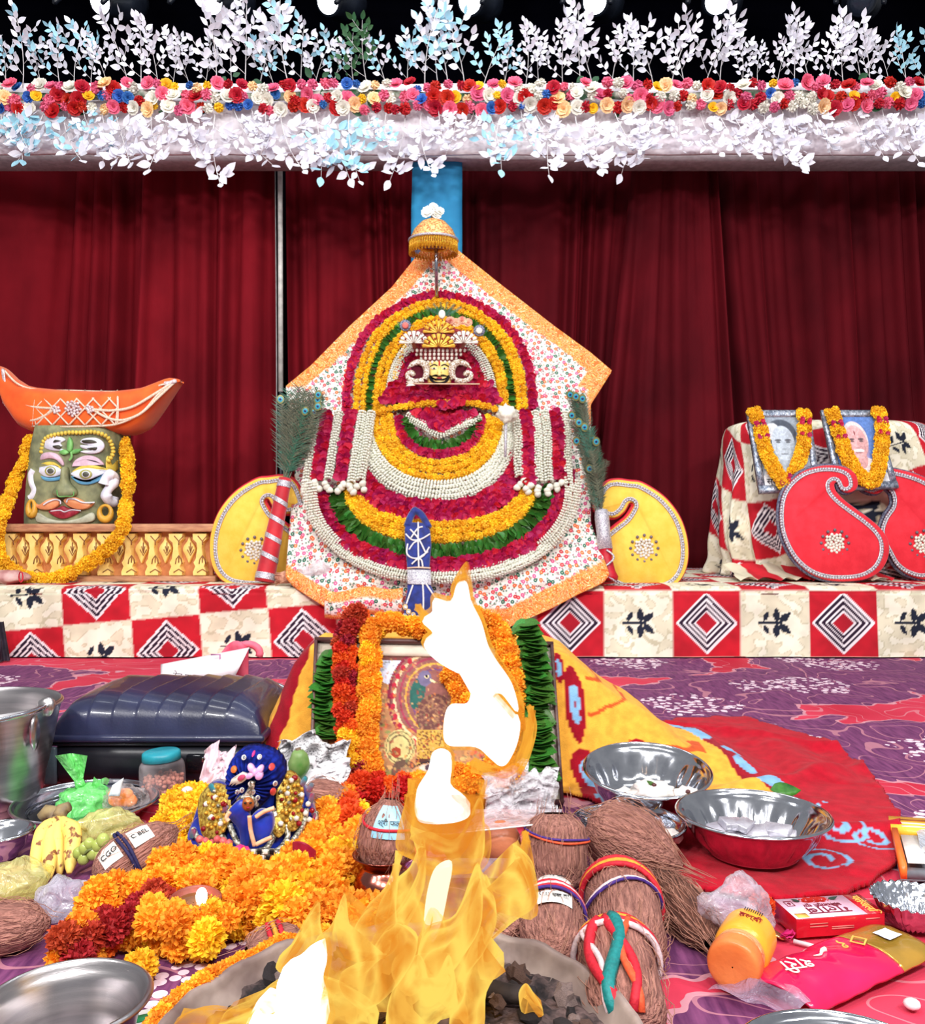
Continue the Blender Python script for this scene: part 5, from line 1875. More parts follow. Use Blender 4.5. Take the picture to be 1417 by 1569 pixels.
def chairg():
    rows = [(0.314, 0.60, .30), (0.33, 0.615, .31), (0.40, 0.60, .30), (0.5, 0.615, .30), (0.66, 0.60, .285), (0.80, 0.575, .27), (0.92, 0.555, .26), (1.0, 0.55, .25), (1.07, 0.54, .24), (1.12, 0.51, .2), (1.14, 0.4, .13), (1.145, 0.1, .03)]
    rows = cr(rows, 14)
    n = 420
    xc = P(1284, 800, Yc).x
    v, uv = [], []
    for (z, hw, hd_) in rows:
        for i in range(n):
            a = 2 * PI * i / n
            c, s = math.cos(a), math.sin(a)
            k = 1 + 0.05 * (1.15 - z) * math.sin(a * 17 + 4 * z) + 0.05 * nz(c * 3, s * 3, z * 3) * (1.3 - z)
            x = xc + hw * k * math.copysign(abs(c) ** 0.55, c)
            y = Yc + 0.12 + hd_ * k * math.copysign(abs(s) ** 0.6, s)
            # chair back is set behind, seat and front apron come forward low down
            v.append(Vector((x, y + 0.10 * max(0, z - 0.6), z)))
            uv.append((a / (2 * PI) * 3.4 + 0.35 * z, z + 0.1 * math.sin(a * 2)))
    f = [(j * n + i, j * n + (i + 1) % n, (j + 1) * n + (i + 1) % n, (j + 1) * n + i) for j in range(len(rows) - 1) for i in range(n)]
    f.append(tuple((len(rows) - 1) * n + i for i in range(n)))
    uv = np.array(uv)
    colr = check_print(uv[:, 0] + 0.08, uv[:, 1] + 0.1, s=0.30, par=0, seed=5)
    return [v, f, colr.reshape(-1, 3)]


ch = thing('draped_armchair', 'armchair completely covered by red and cream printed cloth, holding the two portraits', 'chair', (P(1284, 800, Yc).x, Yc, ZP))
part('cloth_cover', chairg(), m_print, ch)
# ruffled hem folds lying on the platform
hemg = grid(lambda u, v: (P(1122 + 230 * u, 880, 4.45).x + 0.02 * nz(u * 9, v * 3), 4.32 + 0.3 * v + 0.03 * math.sin(u * 19), ZP + 0.012 + 0.06 * v * v + 0.018 * abs(math.sin(u * 26 + 3 * v)) * (1 - 0.5 * v)), 90, 14,
            lambda u, v: lin((206, 34, 48)) if (int(u * 7.5) % 2) else lin((228, 218, 190)))
part('cloth_hem', hemg, m_print, ch, label='crumpled hem of the cover')


def face_print(kind, n=110, m=150):
    """flat printed portrait: numpy-painted head and shoulders"""
    x, y = np.meshgrid(np.linspace(-1, 1, n), np.linspace(-1, 1, m))     # y up
    r = np.random.RandomState(4)
    C = lambda c: np.array(lin(c))
    e = lambda cx, cy, a, b: ((x - cx) / a) ** 2 + ((y - cy) / b) ** 2
    sm = lambda d, w=0.25: 1 / (1 + np.exp(np.clip((d - 1) / w * 4, -40, 40)))
    if kind == 0:
        bg, skin, hair, cloth = C((150, 162, 176)), C((190, 202, 216)), C((74, 82, 96)), C((226, 230, 236))
    else:
        bg, skin, hair, cloth = C((96, 132, 200)), C((232, 178, 180)), C((236, 228, 228)), C((240, 232, 236))
    im = np.ones((m, n, 3)) * bg

    def over(mask, c):
        nonlocal im
        im = im * (1 - mask[..., None]) + c * mask[..., None]
    over(sm(e(0, -1.05, 0.95, 0.62), 0.08), cloth)
    over(sm(e(0.02, -0.5, 0.3, 0.35), 0.1), skin * 0.8)
    if kind == 0:
        over(sm(e(-0.02, 0.42, 0.62, 0.5), 0.12), hair)
        over(sm(e(-0.35, 0.5, 0.3, 0.3), 0.2), C((218, 224, 230)))
    else:
        over(sm(e(0.0, 0.22, 0.54, 0.62), 0.06), C((240, 214, 214)))
    over(sm(e(0.02, 0.1, 0.46, 0.6), 0.06), skin)
    over(0.5 * sm(e(0.3, 0.0, 0.2, 0.5), 0.5), skin * 0.6)
    for s in (-1, 1):
        over(0.9 * sm(e(0.02 + s * 0.2, 0.2, 0.13, 0.035), 0.5), C((60, 56, 66)))
        over(0.8 * sm(e(0.02 + s * 0.2, 0.13, 0.09, 0.035), 0.4), C((52, 50, 58)))
        over(0.5 * sm(e(0.02 + s * 0.3, -0.1, 0.03, 0.16), 0.5), skin * 0.55)
    over(0.5 * sm(e(0.06, -0.02, 0.05, 0.16), 0.5), skin * 0.62)
    over(0.6 * sm(e(0.02, -0.11, 0.1, 0.035), 0.4), skin * 0.5)
    if kind:
        over(sm(e(0.02, -0.21, 0.24, 0.06), 0.3), C((244, 236, 236)))
        over(0.9 * sm(e(0.0, 0.42, 0.03, 0.08), 0.4), C((120, 40, 50)))
    over(0.8 * sm(e(0.02, -0.28, 0.16, 0.03), 0.4), C((130, 80, 84)) if kind else C((110, 116, 128)))
    ns = r.rand(m // 3 + 1, n // 3 + 1).repeat(3, 0).repeat(3, 1)[:m, :n]
    im = im * (0.88 + 0.24 * ns[..., None])
    return im


m_emb = M('embossed_silver', (178, 186, 200), c2=(112, 122, 140), sc=70, lo=.42, hi=.58, r=0.35, m=0.5, bump=0.6, bsc=110)
m_photo = MC('printed_photo', r=0.35, bump=0.0)
for idx, (c4, lab, kind) in enumerate(((((1143, 629), (1240, 629), (1257, 752), (1163, 756)), 'framed black and white portrait of a dark-haired person, garlanded, on the chair', 0),
                                       (((1257, 629), (1342, 629), (1376, 748), (1283, 752)), 'framed colour portrait of a bald person with white moustache, garlanded, on the chair', 1))):
    Yt_, Yb_ = 4.58, 4.44
    q = [P(c4[0][0], c4[0][1], Yt_), P(c4[1][0], c4[1][1], Yt_), P(c4[2][0], c4[2][1], Yb_), P(c4[3][0], c4[3][1], Yb_)]
    o = thing('framed_portrait', lab, 'picture', (q[2] + q[3]) / 2, 'garlanded portraits on the armchair')
    bil = lambda u, v: q[0].lerp(q[1], u).lerp(q[3].lerp(q[2], u), v)
    nrm = (q[1] - q[0]).cross(q[3] - q[0]).normalized()
    if nrm.y > 0:
        nrm = -nrm
    bw = 0.11
    for nm, (u0, u1, v0, v1) in (('frame_bar', (0, 1, 0, bw * .8)), ('frame_bar', (0, 1, 1 - bw * .8, 1)), ('frame_bar', (0, bw, bw * .8, 1 - bw * .8)), ('frame_bar', (1 - bw, 1, bw * .8, 1 - bw * .8))):
        gq = grid(lambda u, v: bil(u0 + (u1 - u0) * u, v0 + (v1 - v0) * v) + nrm * (0.006 + 0.006 * math.sin(PI * (v if u1 - u0 > .5 else u))), 5, 5)
        part(nm, thick(gq, -0.018, nrm), m_emb, o)
    im = face_print(kind)
    mm, nn = im.shape[:2]
    cap = 0.80
    part('print', grid(lambda u, v: bil(bw + (1 - 2 * bw) * u, bw * .8 + (cap - bw * .8) * v) + nrm * 0.003, nn, mm, lambda u, v: tuple(im[mm - 1 - int(round(v * (mm - 1))), int(round(u * (nn - 1)))])), m_photo, o)
    part('caption_strip', grid(lambda u, v: bil(bw + (1 - 2 * bw) * u, cap + (1 - bw * .8 - cap) * v) + nrm * 0.003, 3, 3), M('caption_white', (236, 236, 238)), o, label='white caption strip')
    part('back_board', grid(lambda u, v: bil(u, v) - nrm * 0.014, 3, 3), M('frame_back', (90, 70, 60)), o)
    if kind == 0:
        tm = quad_frame(bil(0.36, 0.875) + nrm * 0.006, q[1] - q[0], q[0] - q[3])
        part('caption', xf(text_geo('स्व. श्री', 0.042), tm), M('text_black', (40, 36, 40), bump=0), o, flat=True)
    # its garland
    gg = thing('marigold_garland', 'yellow marigold garland with dark red bands on the %s portrait' % ('black and white' if kind == 0 else 'colour'), 'garland', q[2])
    path_px = ([(1155, 630), (1164, 655), (1172, 690), (1184, 715), (1200, 738), (1203, 744), (1212, 730), (1226, 700), (1232, 668), (1231, 630)] if kind == 0 else
               [(1273, 630), (1282, 655), (1293, 690), (1306, 715), (1318, 730), (1338, 738), (1346, 715), (1350, 690), (1351, 660), (1346, 628)])
    pts = [P(x, y, 4.60 + (4.42 - 4.58) * (y - 629) / 123 - 0.05) for x, y in cr(path_px, 8)]
    rs_ = resample(pts, 0.016)
    for k, (p, d) in enumerate(rs_):
        fr = min(k, len(rs_) - k) / len(rs_)
        band = 0.07 < fr < 0.095 or 0.15 < fr < 0.17 or (kind == 0 and 0.44 < fr < 0.455)
        a = Vector((0, -1, 0)).cross(d).normalized()
        for s in (-1, 1):
            if band:
                inst('petal', rnd.choice(ME_PETAL), gg, aim(p + a * s * 0.018 + Vector((0, -.02, 0)), (0, -1, 0.2), 0.013, rnd.uniform(0, 6)))
            else:
                inst('marigold', rnd.choice(ME_MARI_S), gg, Matrix.Translation(p + a * s * 0.016 + Vector((0, rnd.uniform(-.012, .006), 0))) @ rand_rot() @ Matrix.Scale(rnd.uniform(0.021, 0.026), 4))
# ================================================================== middle ground: framed picture, blanket, suitcase, plates
m_steel = M('steel', (214, 216, 222), m=1.0, r=0.13, sc=40, c2=(196, 198, 206), bump=0.03, bsc=30)
m_steelb = M('steel_brushed', (206, 200, 200), m=1.0, r=0.28, sc=6, stretch=(1, 1, 12), c2=(170, 165, 168), bump=0.05)


def bowl(name, label, c, r, h, cat='bowl', flutes=0, base=0.62, tilt=0.0, lip=0.006, mat=None, group=None, tiltz=0.0):
    """open steel bowl; c = centre of its foot"""
    o = thing(name, label, cat, c, group)
    t = 0.003
    prof = [(0.001, 0.0), (r * base * 0.9, 0.0), (r * base, 0.004), (r * 0.84, h * 0.45), (r * 0.96, h * 0.9), (r + lip, h), (r + lip * 1.3, h + lip * 0.6), (r + lip * 0.4, h + lip), (r - t, h * 0.96),
            (r * 0.94 - t, h * 0.85), (r * 0.82 - t, h * 0.45 + t), (r * base - t, 0.004 + t), (0.001, 0.002 + t)]
    pr = cr(prof, 3)

    def fn(rr_, z, a):
        if flutes and 0.1 * h < z < 0.85 * h:
            w = math.sin(PI * (z / h - 0.1) / 0.75)
            return rr_ * (1 - 0.075 * w * (1 - abs(math.sin(flutes * a / 2)) ** 0.6)), z
        return rr_, z
    part('body', lathe(pr, 96 if flutes else 48, fn), mat or m_steel, o, m=Matrix.Translation(Vector(c)) @ Matrix.Rotation(tilt, 4, 'X') @ Matrix.Rotation(tiltz, 4, 'Y'))
    return o


# ---- framed picture
q_ = [P(484, 984, 2.22), P(846, 991, 2.22), P(862, 1236, 2.0), P(474, 1236, 2.0)]
bilf = lambda u, v: q_[0].lerp(q_[1], u).lerp(q_[3].lerp(q_[2], u), v)
nf = (q_[1] - q_[0]).cross(q_[3] - q_[0]).normalized()
if nf.y > 0:
    nf = -nf
fp = thing('framed_picture', 'large framed religious picture with peacock print leaning against the blanket behind the fire', 'picture', (q_[2] + q_[3]) / 2)
m_fe = M('frame_brown', (92, 60, 56), c2=(66, 42, 44), sc=20, r=0.4)
m_mat = M('mount_cream', (214, 202, 184), c2=(196, 180, 164), sc=20, r=0.6)
for (u0, u1, v0, v1, mm, hh, nm) in ((0, 1, 0, .02, m_fe, .03, 'frame_bar'), (0, 1, .98, 1, m_fe, .03, 'frame_bar'), (0, .012, .02, .98, m_fe, .03, 'frame_bar'), (.988, 1, .02, .98, m_fe, .03, 'frame_bar'),
                                     (.012, .988, .02, .09, m_mat, .012, 'mount'), (.012, .988, .93, .98, m_mat, .012, 'mount'), (.012, .065, .09, .93, m_mat, .012, 'mount'), (.935, .988, .09, .93, m_mat, .012, 'mount')):
    part(nm, thick(grid(lambda u, v: bilf(u0 + (u1 - u0) * u, v0 + (v1 - v0) * v) + nf * hh, 4, 4), -hh - 0.004, nf), mm, fp, label='cream mount strip' if nm == 'mount' else None)


def picture_print(n=190, m=150):
    """flat ornate devotional print: floral gold ground, peacock, crown bands, ear ornament, eye"""
    px, py = np.meshgrid(np.linspace(497, 838, n), np.linspace(1006, 1222, m))
    r = np.random.RandomState(2)
    C = lambda c: np.array(lin(c))
    im = np.ones((m, n, 3)) * C((170, 122, 84))

    def over(mask, c):
        nonlocal im
        mask = np.clip(mask, 0, 1)[..., None]
        im = im * (1 - mask) + C(c) * mask

    def el(cx, cy, a, b, rot=0.0):
        c, s = math.cos(rot), math.sin(rot)
        x, y = (px - cx) * c + (py - cy) * s, -(px - cx) * s + (py - cy) * c
        return (x / a) ** 2 + (y / b) ** 2
    for k in range(900):
        cx, cy = r.uniform(497, 838), r.uniform(1012, 1222)
        c = [(206, 140, 84), (190, 70, 60), (222, 170, 110), (150, 96, 70), (120, 130, 70), (200, 110, 60)][r.randint(6)]
        over((el(cx, cy, r.uniform(2, 5), r.uniform(2, 4)) < 1) * 0.8, c)
    over(el(600, 1030, 26, 26) < 1, (206, 212, 230))
    over(el(580, 1020, 18, 14) < 1, (196, 206, 228))
    over((py < 1016) * (px < 640) * 1.0, (110, 66, 60))
    over(el(655, 1065, 60, 66) < 1, (140, 90, 84))
    for k in range(5):
        d = el(668, 1075, 74 - 9 * k, 82 - 9 * k)
        over((np.abs(d - 1) < 0.06) * (px < 690), [(120, 40, 60), (220, 190, 150), (150, 60, 80), (206, 160, 70), (110, 70, 110)][k])
    for k in range(10):
        a = 2.2 + 0.22 * k
        over(el(668 + 68 * math.cos(a), 1078 - 76 * math.sin(a), 4, 5) < 1, (170, 40, 60))
    over(el(640, 1068, 12, 26, 0.2) < 1, (46, 92, 84))
    over(el(652, 1044, 11, 13) < 1, (110, 100, 130))
    over(el(655, 1041, 3.2, 3) < 1, (226, 206, 160))
    over(el(655, 1041, 2.2, 2.2) < 1, (30, 24, 30))
    over(el(664, 1048, 5, 2.2, 0.5) < 1, (230, 206, 160))
    over(el(668, 1105, 30, 36) < 1, (104, 66, 62))
    for k in range(160):
        over((el(668 + r.uniform(-28, 28), 1105 + r.uniform(-32, 32), 2, 2) < 1) * 0.7, (150, 108, 84))
    over((np.abs(px - 665) < 26) * (np.abs(py - 1152) < 26) * 1.0, (196, 156, 72))
    for k in range(160):
        over((el(665 + r.uniform(-25, 25), 1150 + r.uniform(-22, 20), 1.3, 1.3) < 1) * 0.9, (110, 66, 40))
    over((np.abs(px - 665) < 28) * (np.abs(py - 1172) < 3) * 1.0, (80, 46, 40))
    d = el(612, 1152, 24, 26)
    over(d < 1, (196, 180, 120))
    over((np.abs(d - 0.8) < 0.06) * 1.0, (110, 96, 66))
    over((np.abs(d - 0.45) < 0.06) * 1.0, (110, 96, 66))
    over(el(606, 1160, 8, 8) < 1, (150, 60, 40))
    over(el(622, 1192, 24, 20, 0.6) < 1, (96, 72, 60))
    over(el(622, 1192, 12, 12, 0.6) < 1, (150, 120, 90))
    over(el(668, 1196, 40, 24) < 1, (206, 150, 104))
    over(el(656, 1182, 14, 5) < 1, (222, 196, 180))
    over(el(656, 1182, 5, 5) < 1, (80, 60, 70))
    for k in range(1500):
        cx, cy = r.uniform(497, 838), r.uniform(1012, 1222)
        if math.hypot(cx - 656, cy - 1044) > 16:
            c = [(226, 176, 120), (150, 50, 50), (90, 60, 60), (206, 120, 60), (110, 120, 80), (190, 150, 90)][r.randint(6)]
            over((el(cx, cy, r.uniform(1, 2.6), r.uniform(1, 2.6)) < 1) * 0.55, c)
    over((np.abs(py - (1174 + 0.02 * (px - 656) ** 2)) < 1.6) * (np.abs(px - 656) < 18), (60, 40, 40))
    return im


im_ = picture_print()
pm, pn = im_.shape[:2]
part('print', grid(lambda u, v: bilf(.06 + .88 * u, .08 + .86 * v) + nf * 0.004, pn, pm, lambda u, v: tuple(im_[int(round(v * (pm - 1))), int(round(u * (pn - 1)))])), MC('picture_paper', r=0.7, bump=0.05, spec=0.1), fp)
part('back_board', grid(lambda u, v: bilf(u, v) - nf * 0.006, 3, 3), M('back_card', (110, 90, 70)), fp)
YP = lambda px, py: 2.22 + (2.0 - 2.22) * (py - 985) / 251.0


def fluffy(o, pts, pitch, ring, rad, kinds, per=3, sq=None):
    """thick marigold garland: `per` blooms round each station; kinds(k, t) -> colour key"""
    rs_ = resample(pts, pitch)
    n = len(rs_)
    for k, (p, d) in enumerate(rs_):
        a = d.orthogonal().normalized()
        b = d.cross(a)
        t0 = rnd.uniform(0, 6)
        for j in range(per):
            t = t0 + 2 * PI * j / per + rnd.uniform(-.4, .4)
            q = p + (a * math.cos(t) + b * math.sin(t)) * ring * rnd.uniform(0.7, 1.1)
            q.z = max(q.z, rad * 0.7)
            inst('marigold', rnd.choice(ME_MARI_L[kinds(k, k / n)]), o, Matrix.Translation(q) @ rand_rot() @ Matrix.Scale(rad * rnd.uniform(0.85, 1.15), 4))


def fpath(pts, off, n=6):
    return [P(x, y, YP(x, y)) + nf * off for x, y in cr(pts, n)]


g = thing('marigold_garland', 'rust red and yellow marigold garland hanging down the left side of the framed picture', 'garland', P(545, 1225, 2.0))
fluffy(g, fpath([(550, 952), (537, 975), (530, 1010), (530, 1060), (535, 1110), (538, 1150), (545, 1185), (556, 1205)], 0.045), 0.021, 0.014, 0.021,
       lambda k, t: 'd' if (t < .22 or .34 < t < .44 or .55 < t < .60 or t > .9) and rnd.random() < .75 else ('y' if .66 < t < .86 and rnd.random() < .6 else 'r'), 3)
g = thing('marigold_garland', 'orange marigold garland along the top edge and inner left of the framed picture', 'garland', P(570, 1225, 2.0))
fluffy(g, fpath([(655, 974), (620, 968), (585, 965), (570, 985), (568, 1030), (566, 1080), (564, 1130), (566, 1165), (572, 1200)], 0.04), 0.019, 0.013, 0.02, lambda k, t: 'o' if rnd.random() < .8 else 'y', 3)
g = thing('marigold_garland', 'deep yellow marigold garland on the right half of the framed picture behind the flames', 'garland', P(770, 1225, 2.0))
fluffy(g, fpath([(690, 970), (735, 962), (765, 985), (778, 1020), (785, 1060), (782, 1100), (775, 1140), (765, 1170), (745, 1195), (700, 1200)], 0.04), 0.021, 0.014, 0.022, lambda k, t: 'o', 3)
g = thing('marigold_garland', 'small bunch of yellow marigolds across the middle of the framed picture', 'garland', P(700, 1060, 2.1))
fluffy(g, fpath([(690, 1040), (705, 1060), (712, 1085), (700, 1100)], 0.03), 0.02, 0.014, 0.02, lambda k, t: 'o', 3)
g = thing('marigold_garland', 'orange red marigolds heaped along the bottom of the framed picture', 'garland', P(640, 1235, 1.93))
fluffy(g, [P(x, y, 1.93) for x, y in cr([(535, 1215), (570, 1205), (610, 1212), (660, 1205), (710, 1190), (760, 1195), (800, 1200)], 6)], 0.03, 0.02, 0.024, lambda k, t: 'r' if t < .35 else 'o', 3)


def leafbunch(o, pts, pitch, L, off):
    for p, d in resample(fpath(pts, off), pitch):
        for s in (-1, 1):
            w = Vector((s, -0.5, rnd.uniform(-.3, .1))).normalized()
            z = (Vector((0, -.6, 1)) + Vector((rnd.uniform(-.3, .3), 0, rnd.uniform(-.3, .3))))
            z = (z - w * z.dot(w)).normalized()
            m = Matrix((w.cross(z), w, z)).transposed().to_4x4() @ Matrix.Scale(L * rnd.uniform(.85, 1.15), 4)
            m.translation = p - w * L * 0.35
            inst('leaf', rnd.choice(ME_LEAFG), o, m)


g = thing('leaf_garland', 'stacked green leaf garland on the right edge of the framed picture', 'garland', P(825, 1225, 2.0))
leafbunch(g, [(805, 968), (815, 1010), (820, 1060), (822, 1110), (826, 1160), (832, 1200)], 0.0085, 0.062, 0.03)
g = thing('leaf_garland', 'green leaf garland at the left edge of the framed picture', 'garland', P(500, 1150, 2.05))
leafbunch(g, [(505, 1010), (500, 1050), (497, 1090), (502, 1135)], 0.011, 0.055, 0.02)

# ---- blanket: heap behind the frame, tail spread on the carpet to the right
BPOLY = [(-0.56, 2.05), (-0.50, 2.30), (-0.42, 2.62), (0.36, 2.62), (0.56, 2.66), (0.66, 2.82), (0.88, 2.84), (1.02, 2.55), (1.02, 2.3), (0.98, 2.12), (0.92, 1.9), (0.80, 1.66), (0.66, 1.53), (0.52, 1.50), (0.38, 1.55), (0.33, 1.75), (0.30, 2.0), (0.24, 2.08), (-0.3, 2.08)]


def inpoly(x, y, poly):
    c = False
    j = len(poly) - 1
    for i in range(len(poly)):
        (xi, yi), (xj, yj) = poly[i], poly[j]
        if (yi > y) != (yj > y) and x < (xj - xi) * (y - yi) / (yj - yi) + xi:
            c = not c
        j = i
    return c


def ss(a, b, x):
    t = min(1, max(0, (x - a) / (b - a)))
    return t * t * (3 - 2 * t)


def blanket_z(x, y):
    ridge = ss(2.10, 2.26, y) * (1 - ss(2.44, 2.62, y))
    prof = lerp_tab([(-0.56, 0.02), (-0.49, 0.12), (-0.42, 0.255), (-0.36, 0.31), (-0.1, 0.32), (0.18, 0.315), (0.26, 0.285), (0.36, 0.205), (0.46, 0.13), (0.56, 0.075), (0.66, 0.03), (0.8, 0.0)], x)
    side = ss(-0.56, -0.46, x) * 0.0
    fold = 0.018 * math.exp(-((y - 2.0 - 0.55 * (x - 0.5)) / 0.035) ** 2) + 0.02 * math.exp(-((y - 1.78 - 0.1 * (x - 0.5)) / 0.03) ** 2) + 0.016 * math.exp(-((y - 2.66 + 0.62 * (x - 0.7)) / 0.03) ** 2)
    w = 0.010 * nz(x * 7, y * 7) + 0.006 * nz(x * 17, y * 17, 4)
    return 0.012 + prof * max(ridge, 0.0) + (fold if x > 0.35 else 0) + max(0, w) + 0.012 * ridge * math.sin(x * 30 + 3 * y) * ss(0.2, 0.4, abs(x - 0.1))


def blanket():
    st = 0.0055
    nx, ny = int(1.66 / st), int(1.5 / st)
    ids_, v, c, f = {}, [], [], []
    R = np.random.RandomState(1)

    def colour(x, y, z):
        red, yel, blu, dkr = (176, 16, 38), (238, 168, 62), (130, 176, 214), (150, 16, 34)
        edge = 0.60 + 0.05 * nz(x * 6, y * 6) - 0.35 * (y - 2.3)
        if x < edge and not (y < 2.02 and x > .36 and z < 0.04):
            w = 0.012 * nz(x * 22, z * 22, y * 9)
            for (cx, cz, a, b, rt) in ((.272, .185, .026, .085, .1), (.30, .035, .035, .055, .5), (.235, .27, .014, .035, .1), (.44, .07, .02, .045, .9)):
                c_, s_ = math.cos(rt), math.sin(rt)
                dx, dz = x - cx, z - cz
                e = math.hypot((dx * c_ + dz * s_) / a, (-dx * s_ + dz * c_) / b) + 14 * w
                if e < 1:
                    return blu if e < 0.55 and nz(x * 90, z * 60) > -.3 else dkr
            if abs(x + 0.40 + 0.28 * (0.3 - z) + w) < 0.016 or (x < -0.47 and z < .12 and nz(x * 8, z * 9) > .1):
                return dkr
            for (k, m_, x0, x1) in ((.245, -.35, .3, .52), (.16, .25, .30, .42), (.12, -.2, .4, .6), (.30, -.9, .2, .3)):
                if x0 < x < x1 and abs(z - k - m_ * (x - .3) - w * .6) < 0.004:
                    return (206, 84, 36)
            return yel
        d = x - edge
        if d < 0.085 and y > 1.98:
            return blu if nz(x * 24, y * 15, 3) > -0.02 + 3 * max(0, d - .05) else (dkr if d < .06 else red)
        # blue scrolls on the red ground
        for (cx, cy, s) in ((0.64, 2.12, 1.1), (0.72, 1.98, 1.0), (0.74, 1.80, 1.0), (0.80, 1.76, .8), (0.66, 1.66, 1.0), (.60, 2.24, 1.1)):
            dx, dy = (x - cx) / s, (y - cy) / s
            r_ = math.hypot(dx, dy)
            if r_ < 0.085:
                a = math.atan2(dy, dx) + cx * 20
                if 0.012 < r_ < 0.075 and abs(((r_ / 0.034 - a / (2 * PI)) % 1.0) - .3) < 0.24 * (1.1 - r_ / .09) and (r_ < .04 or math.sin(a) > -.3):
                    return blu
        return red
    for j in range(ny):
        t_ = j / (ny - 1)
        y = lerp_tab([(0, 1.48), (.40, 2.08), (.78, 2.28), (1, 2.86)], t_)
        for i in range(nx):
            x = -0.57 + 1.62 * i / (nx - 1)
            xx, yy = x + 0.012 * nz(y * 20, 1), y + 0.012 * nz(x * 20, 2)
            if inpoly(xx, yy, BPOLY):
                z = blanket_z(x, y)
                ids_[(i, j)] = len(v)
                v.append(Vector((x, y, z)))
                c.append(lin(colour(x, y, z)))
    for (i, j), a in ids_.items():
        b, d, e = ids_.get((i + 1, j)), ids_.get((i + 1, j + 1)), ids_.get((i, j + 1))
        if b is not None and d is not None and e is not None:
            f.append((a, b, d, e))
    return [v, f, c]


solo('fleece_blanket', thick(blanket(), -0.009, (0, 0, 1)), MC('fleece', r=0.95, sc=40, bump=0.5, bsc=500, bd=0.004, sheen=0.06, spec=0.1), 'yellow and red fleece blanket with blue scrolls, heaped behind the frame and spread rightwards', 'blanket', (0.2, 2.2, 0))
0 and solo('wooden_stool', box((-0.1, 2.36, 0.13), (0.5, 0.14, 0.25), 0.01), MATS['platform_ply'], 'low stool hidden under the blanket behind the framed picture', 'stool', (-0.1, 2.36, 0.0))

# ---- suitcase
sc_ = thing('suitcase', 'dark navy hard-shell suitcase lying flat with ribbed lid', 'suitcase', (-0.72, 2.3, 0.0))
m_nav = M('suitcase_navy', (40, 44, 74), c2=(28, 30, 54), sc=9, r=0.32, coat=0.3, bump=0.08, bsc=200)
m_blk = M('suitcase_black', (24, 24, 32), c2=(16, 16, 24), sc=9, r=0.35, bump=0.05)
sx0, sx1, sy0, sy1 = -0.972, -0.470, 2.13, 2.50


def lidf(u, v):
    a, b = 2 * u - 1, 2 * v - 1
    e = max(0, 1 - abs(a) ** 7) ** 0.42 * max(0, 1 - abs(b) ** 5) ** 0.42
    t = a * (1 + 0.25 * (1 - v)) * 3.6 + 0.9 * (v - 0.3) ** 2 * (1 if a > 0 else -0.4) - 1.2 * v * (1 - abs(a))
    fr = t - math.floor(t)
    rib = 0.007 * (1 - fr) ** 1.5 * (1 if fr > 0.04 else fr / 0.04)
    return Vector(((sx0 + sx1) / 2 + a * (sx1 - sx0) / 2 * 0.985, (sy0 + sy1) / 2 + b * (sy1 - sy0) / 2 * 0.985, 0.122 + 0.086 * e + rib * e ** 2 + 0.008 * v * e))


gl = grid(lidf, 150, 60)
part('lid', gl, m_nav, sc_)
rrb = lambda z0, z1, gx, bev: box(((sx0 + sx1) / 2, (sy0 + sy1) / 2, (z0 + z1) / 2), (sx1 - sx0 + gx, sy1 - sy0 + gx, z1 - z0), bev, 4)
part('lid_rim', rrb(0.108, 0.126, 0.012, 0.008), m_nav, sc_)
part('zip_band', rrb(0.099, 0.108, -0.006, 0.003), m_blk, sc_)
part('lower_shell', rrb(0.008, 0.100, 0.008, 0.03), m_blk, sc_)
la, lb = P(284, 1183, 2.11), P(340, 1157, 2.11)
lt = part('latch_panel', box(((la.x + lb.x) / 2, 2.119, (la.z + lb.z) / 2), (lb.x - la.x, 0.012, lb.z - la.z), 0.004), M('gloss_black', (14, 14, 20), r=0.08, bump=0), sc_, label='glossy black latch panel')
for k in range(2):
    part('dial', box((la.x + 0.04 + 0.016 * k, 2.113, lb.z - 0.011), (0.004, 0.006, 0.012), 0.001), m_steel, lt)
for k in range(2):
    part('wheel', lathe([(0.001, -.012), (0.024, -.012), (0.026, 0), (0.024, .012), (0.001, .012)], 20), M('wheel_black', (20, 20, 24), r=0.5), sc_, m=Matrix.Translation(Vector((sx0 - 0.014, 2.17 + 0.26 * k, 0.03))) @ Matrix.Rotation(PI / 2, 4, 'Y'))
part('corner_guard', box((sx0 + 0.006, 2.128, 0.055), (0.03, 0.014, 0.09), 0.006), M('corner_grey', (70, 84, 94), r=0.4), sc_, label='grey corner guard')

# ---- paper packet with pink ribbon behind the suitcase, plate leaning there, black bag
pk = thing('paper_packet', 'white printed paper packet with pink cloth handle lying behind the suitcase', 'packet', (-0.58, 2.72, 0.0))
Yk = 2.66
m_paper = M('printed_paper', (240, 232, 232), c2=(222, 200, 210), sc=12, r=0.7, bump=0.1)
part('paper_roll', thick(grid(lambda u, v: P(246 + 110 * u + 26 * u * v, 1044 - (26 + 26 * u) * v + 5 * (1 - u) * (1 - v), Yk + 0.09 * v - 0.05 * math.sin(PI * v) - .01 * math.sin(9 * u)), 24, 12), 0.004), m_paper, pk)
part('pink_cloth', thick(grid(lambda u, v: P(336 + 44 * u, 1040 - 58 * v * (0.45 + 0.55 * math.sin(PI * (0.1 + .7 * u))), Yk + 0.12 + 0.02 * math.sin(6 * u)), 12, 8), 0.006), M('pink_ribbon', (240, 110, 132), c2=(226, 84, 112), sc=20), pk, label='pink cloth')
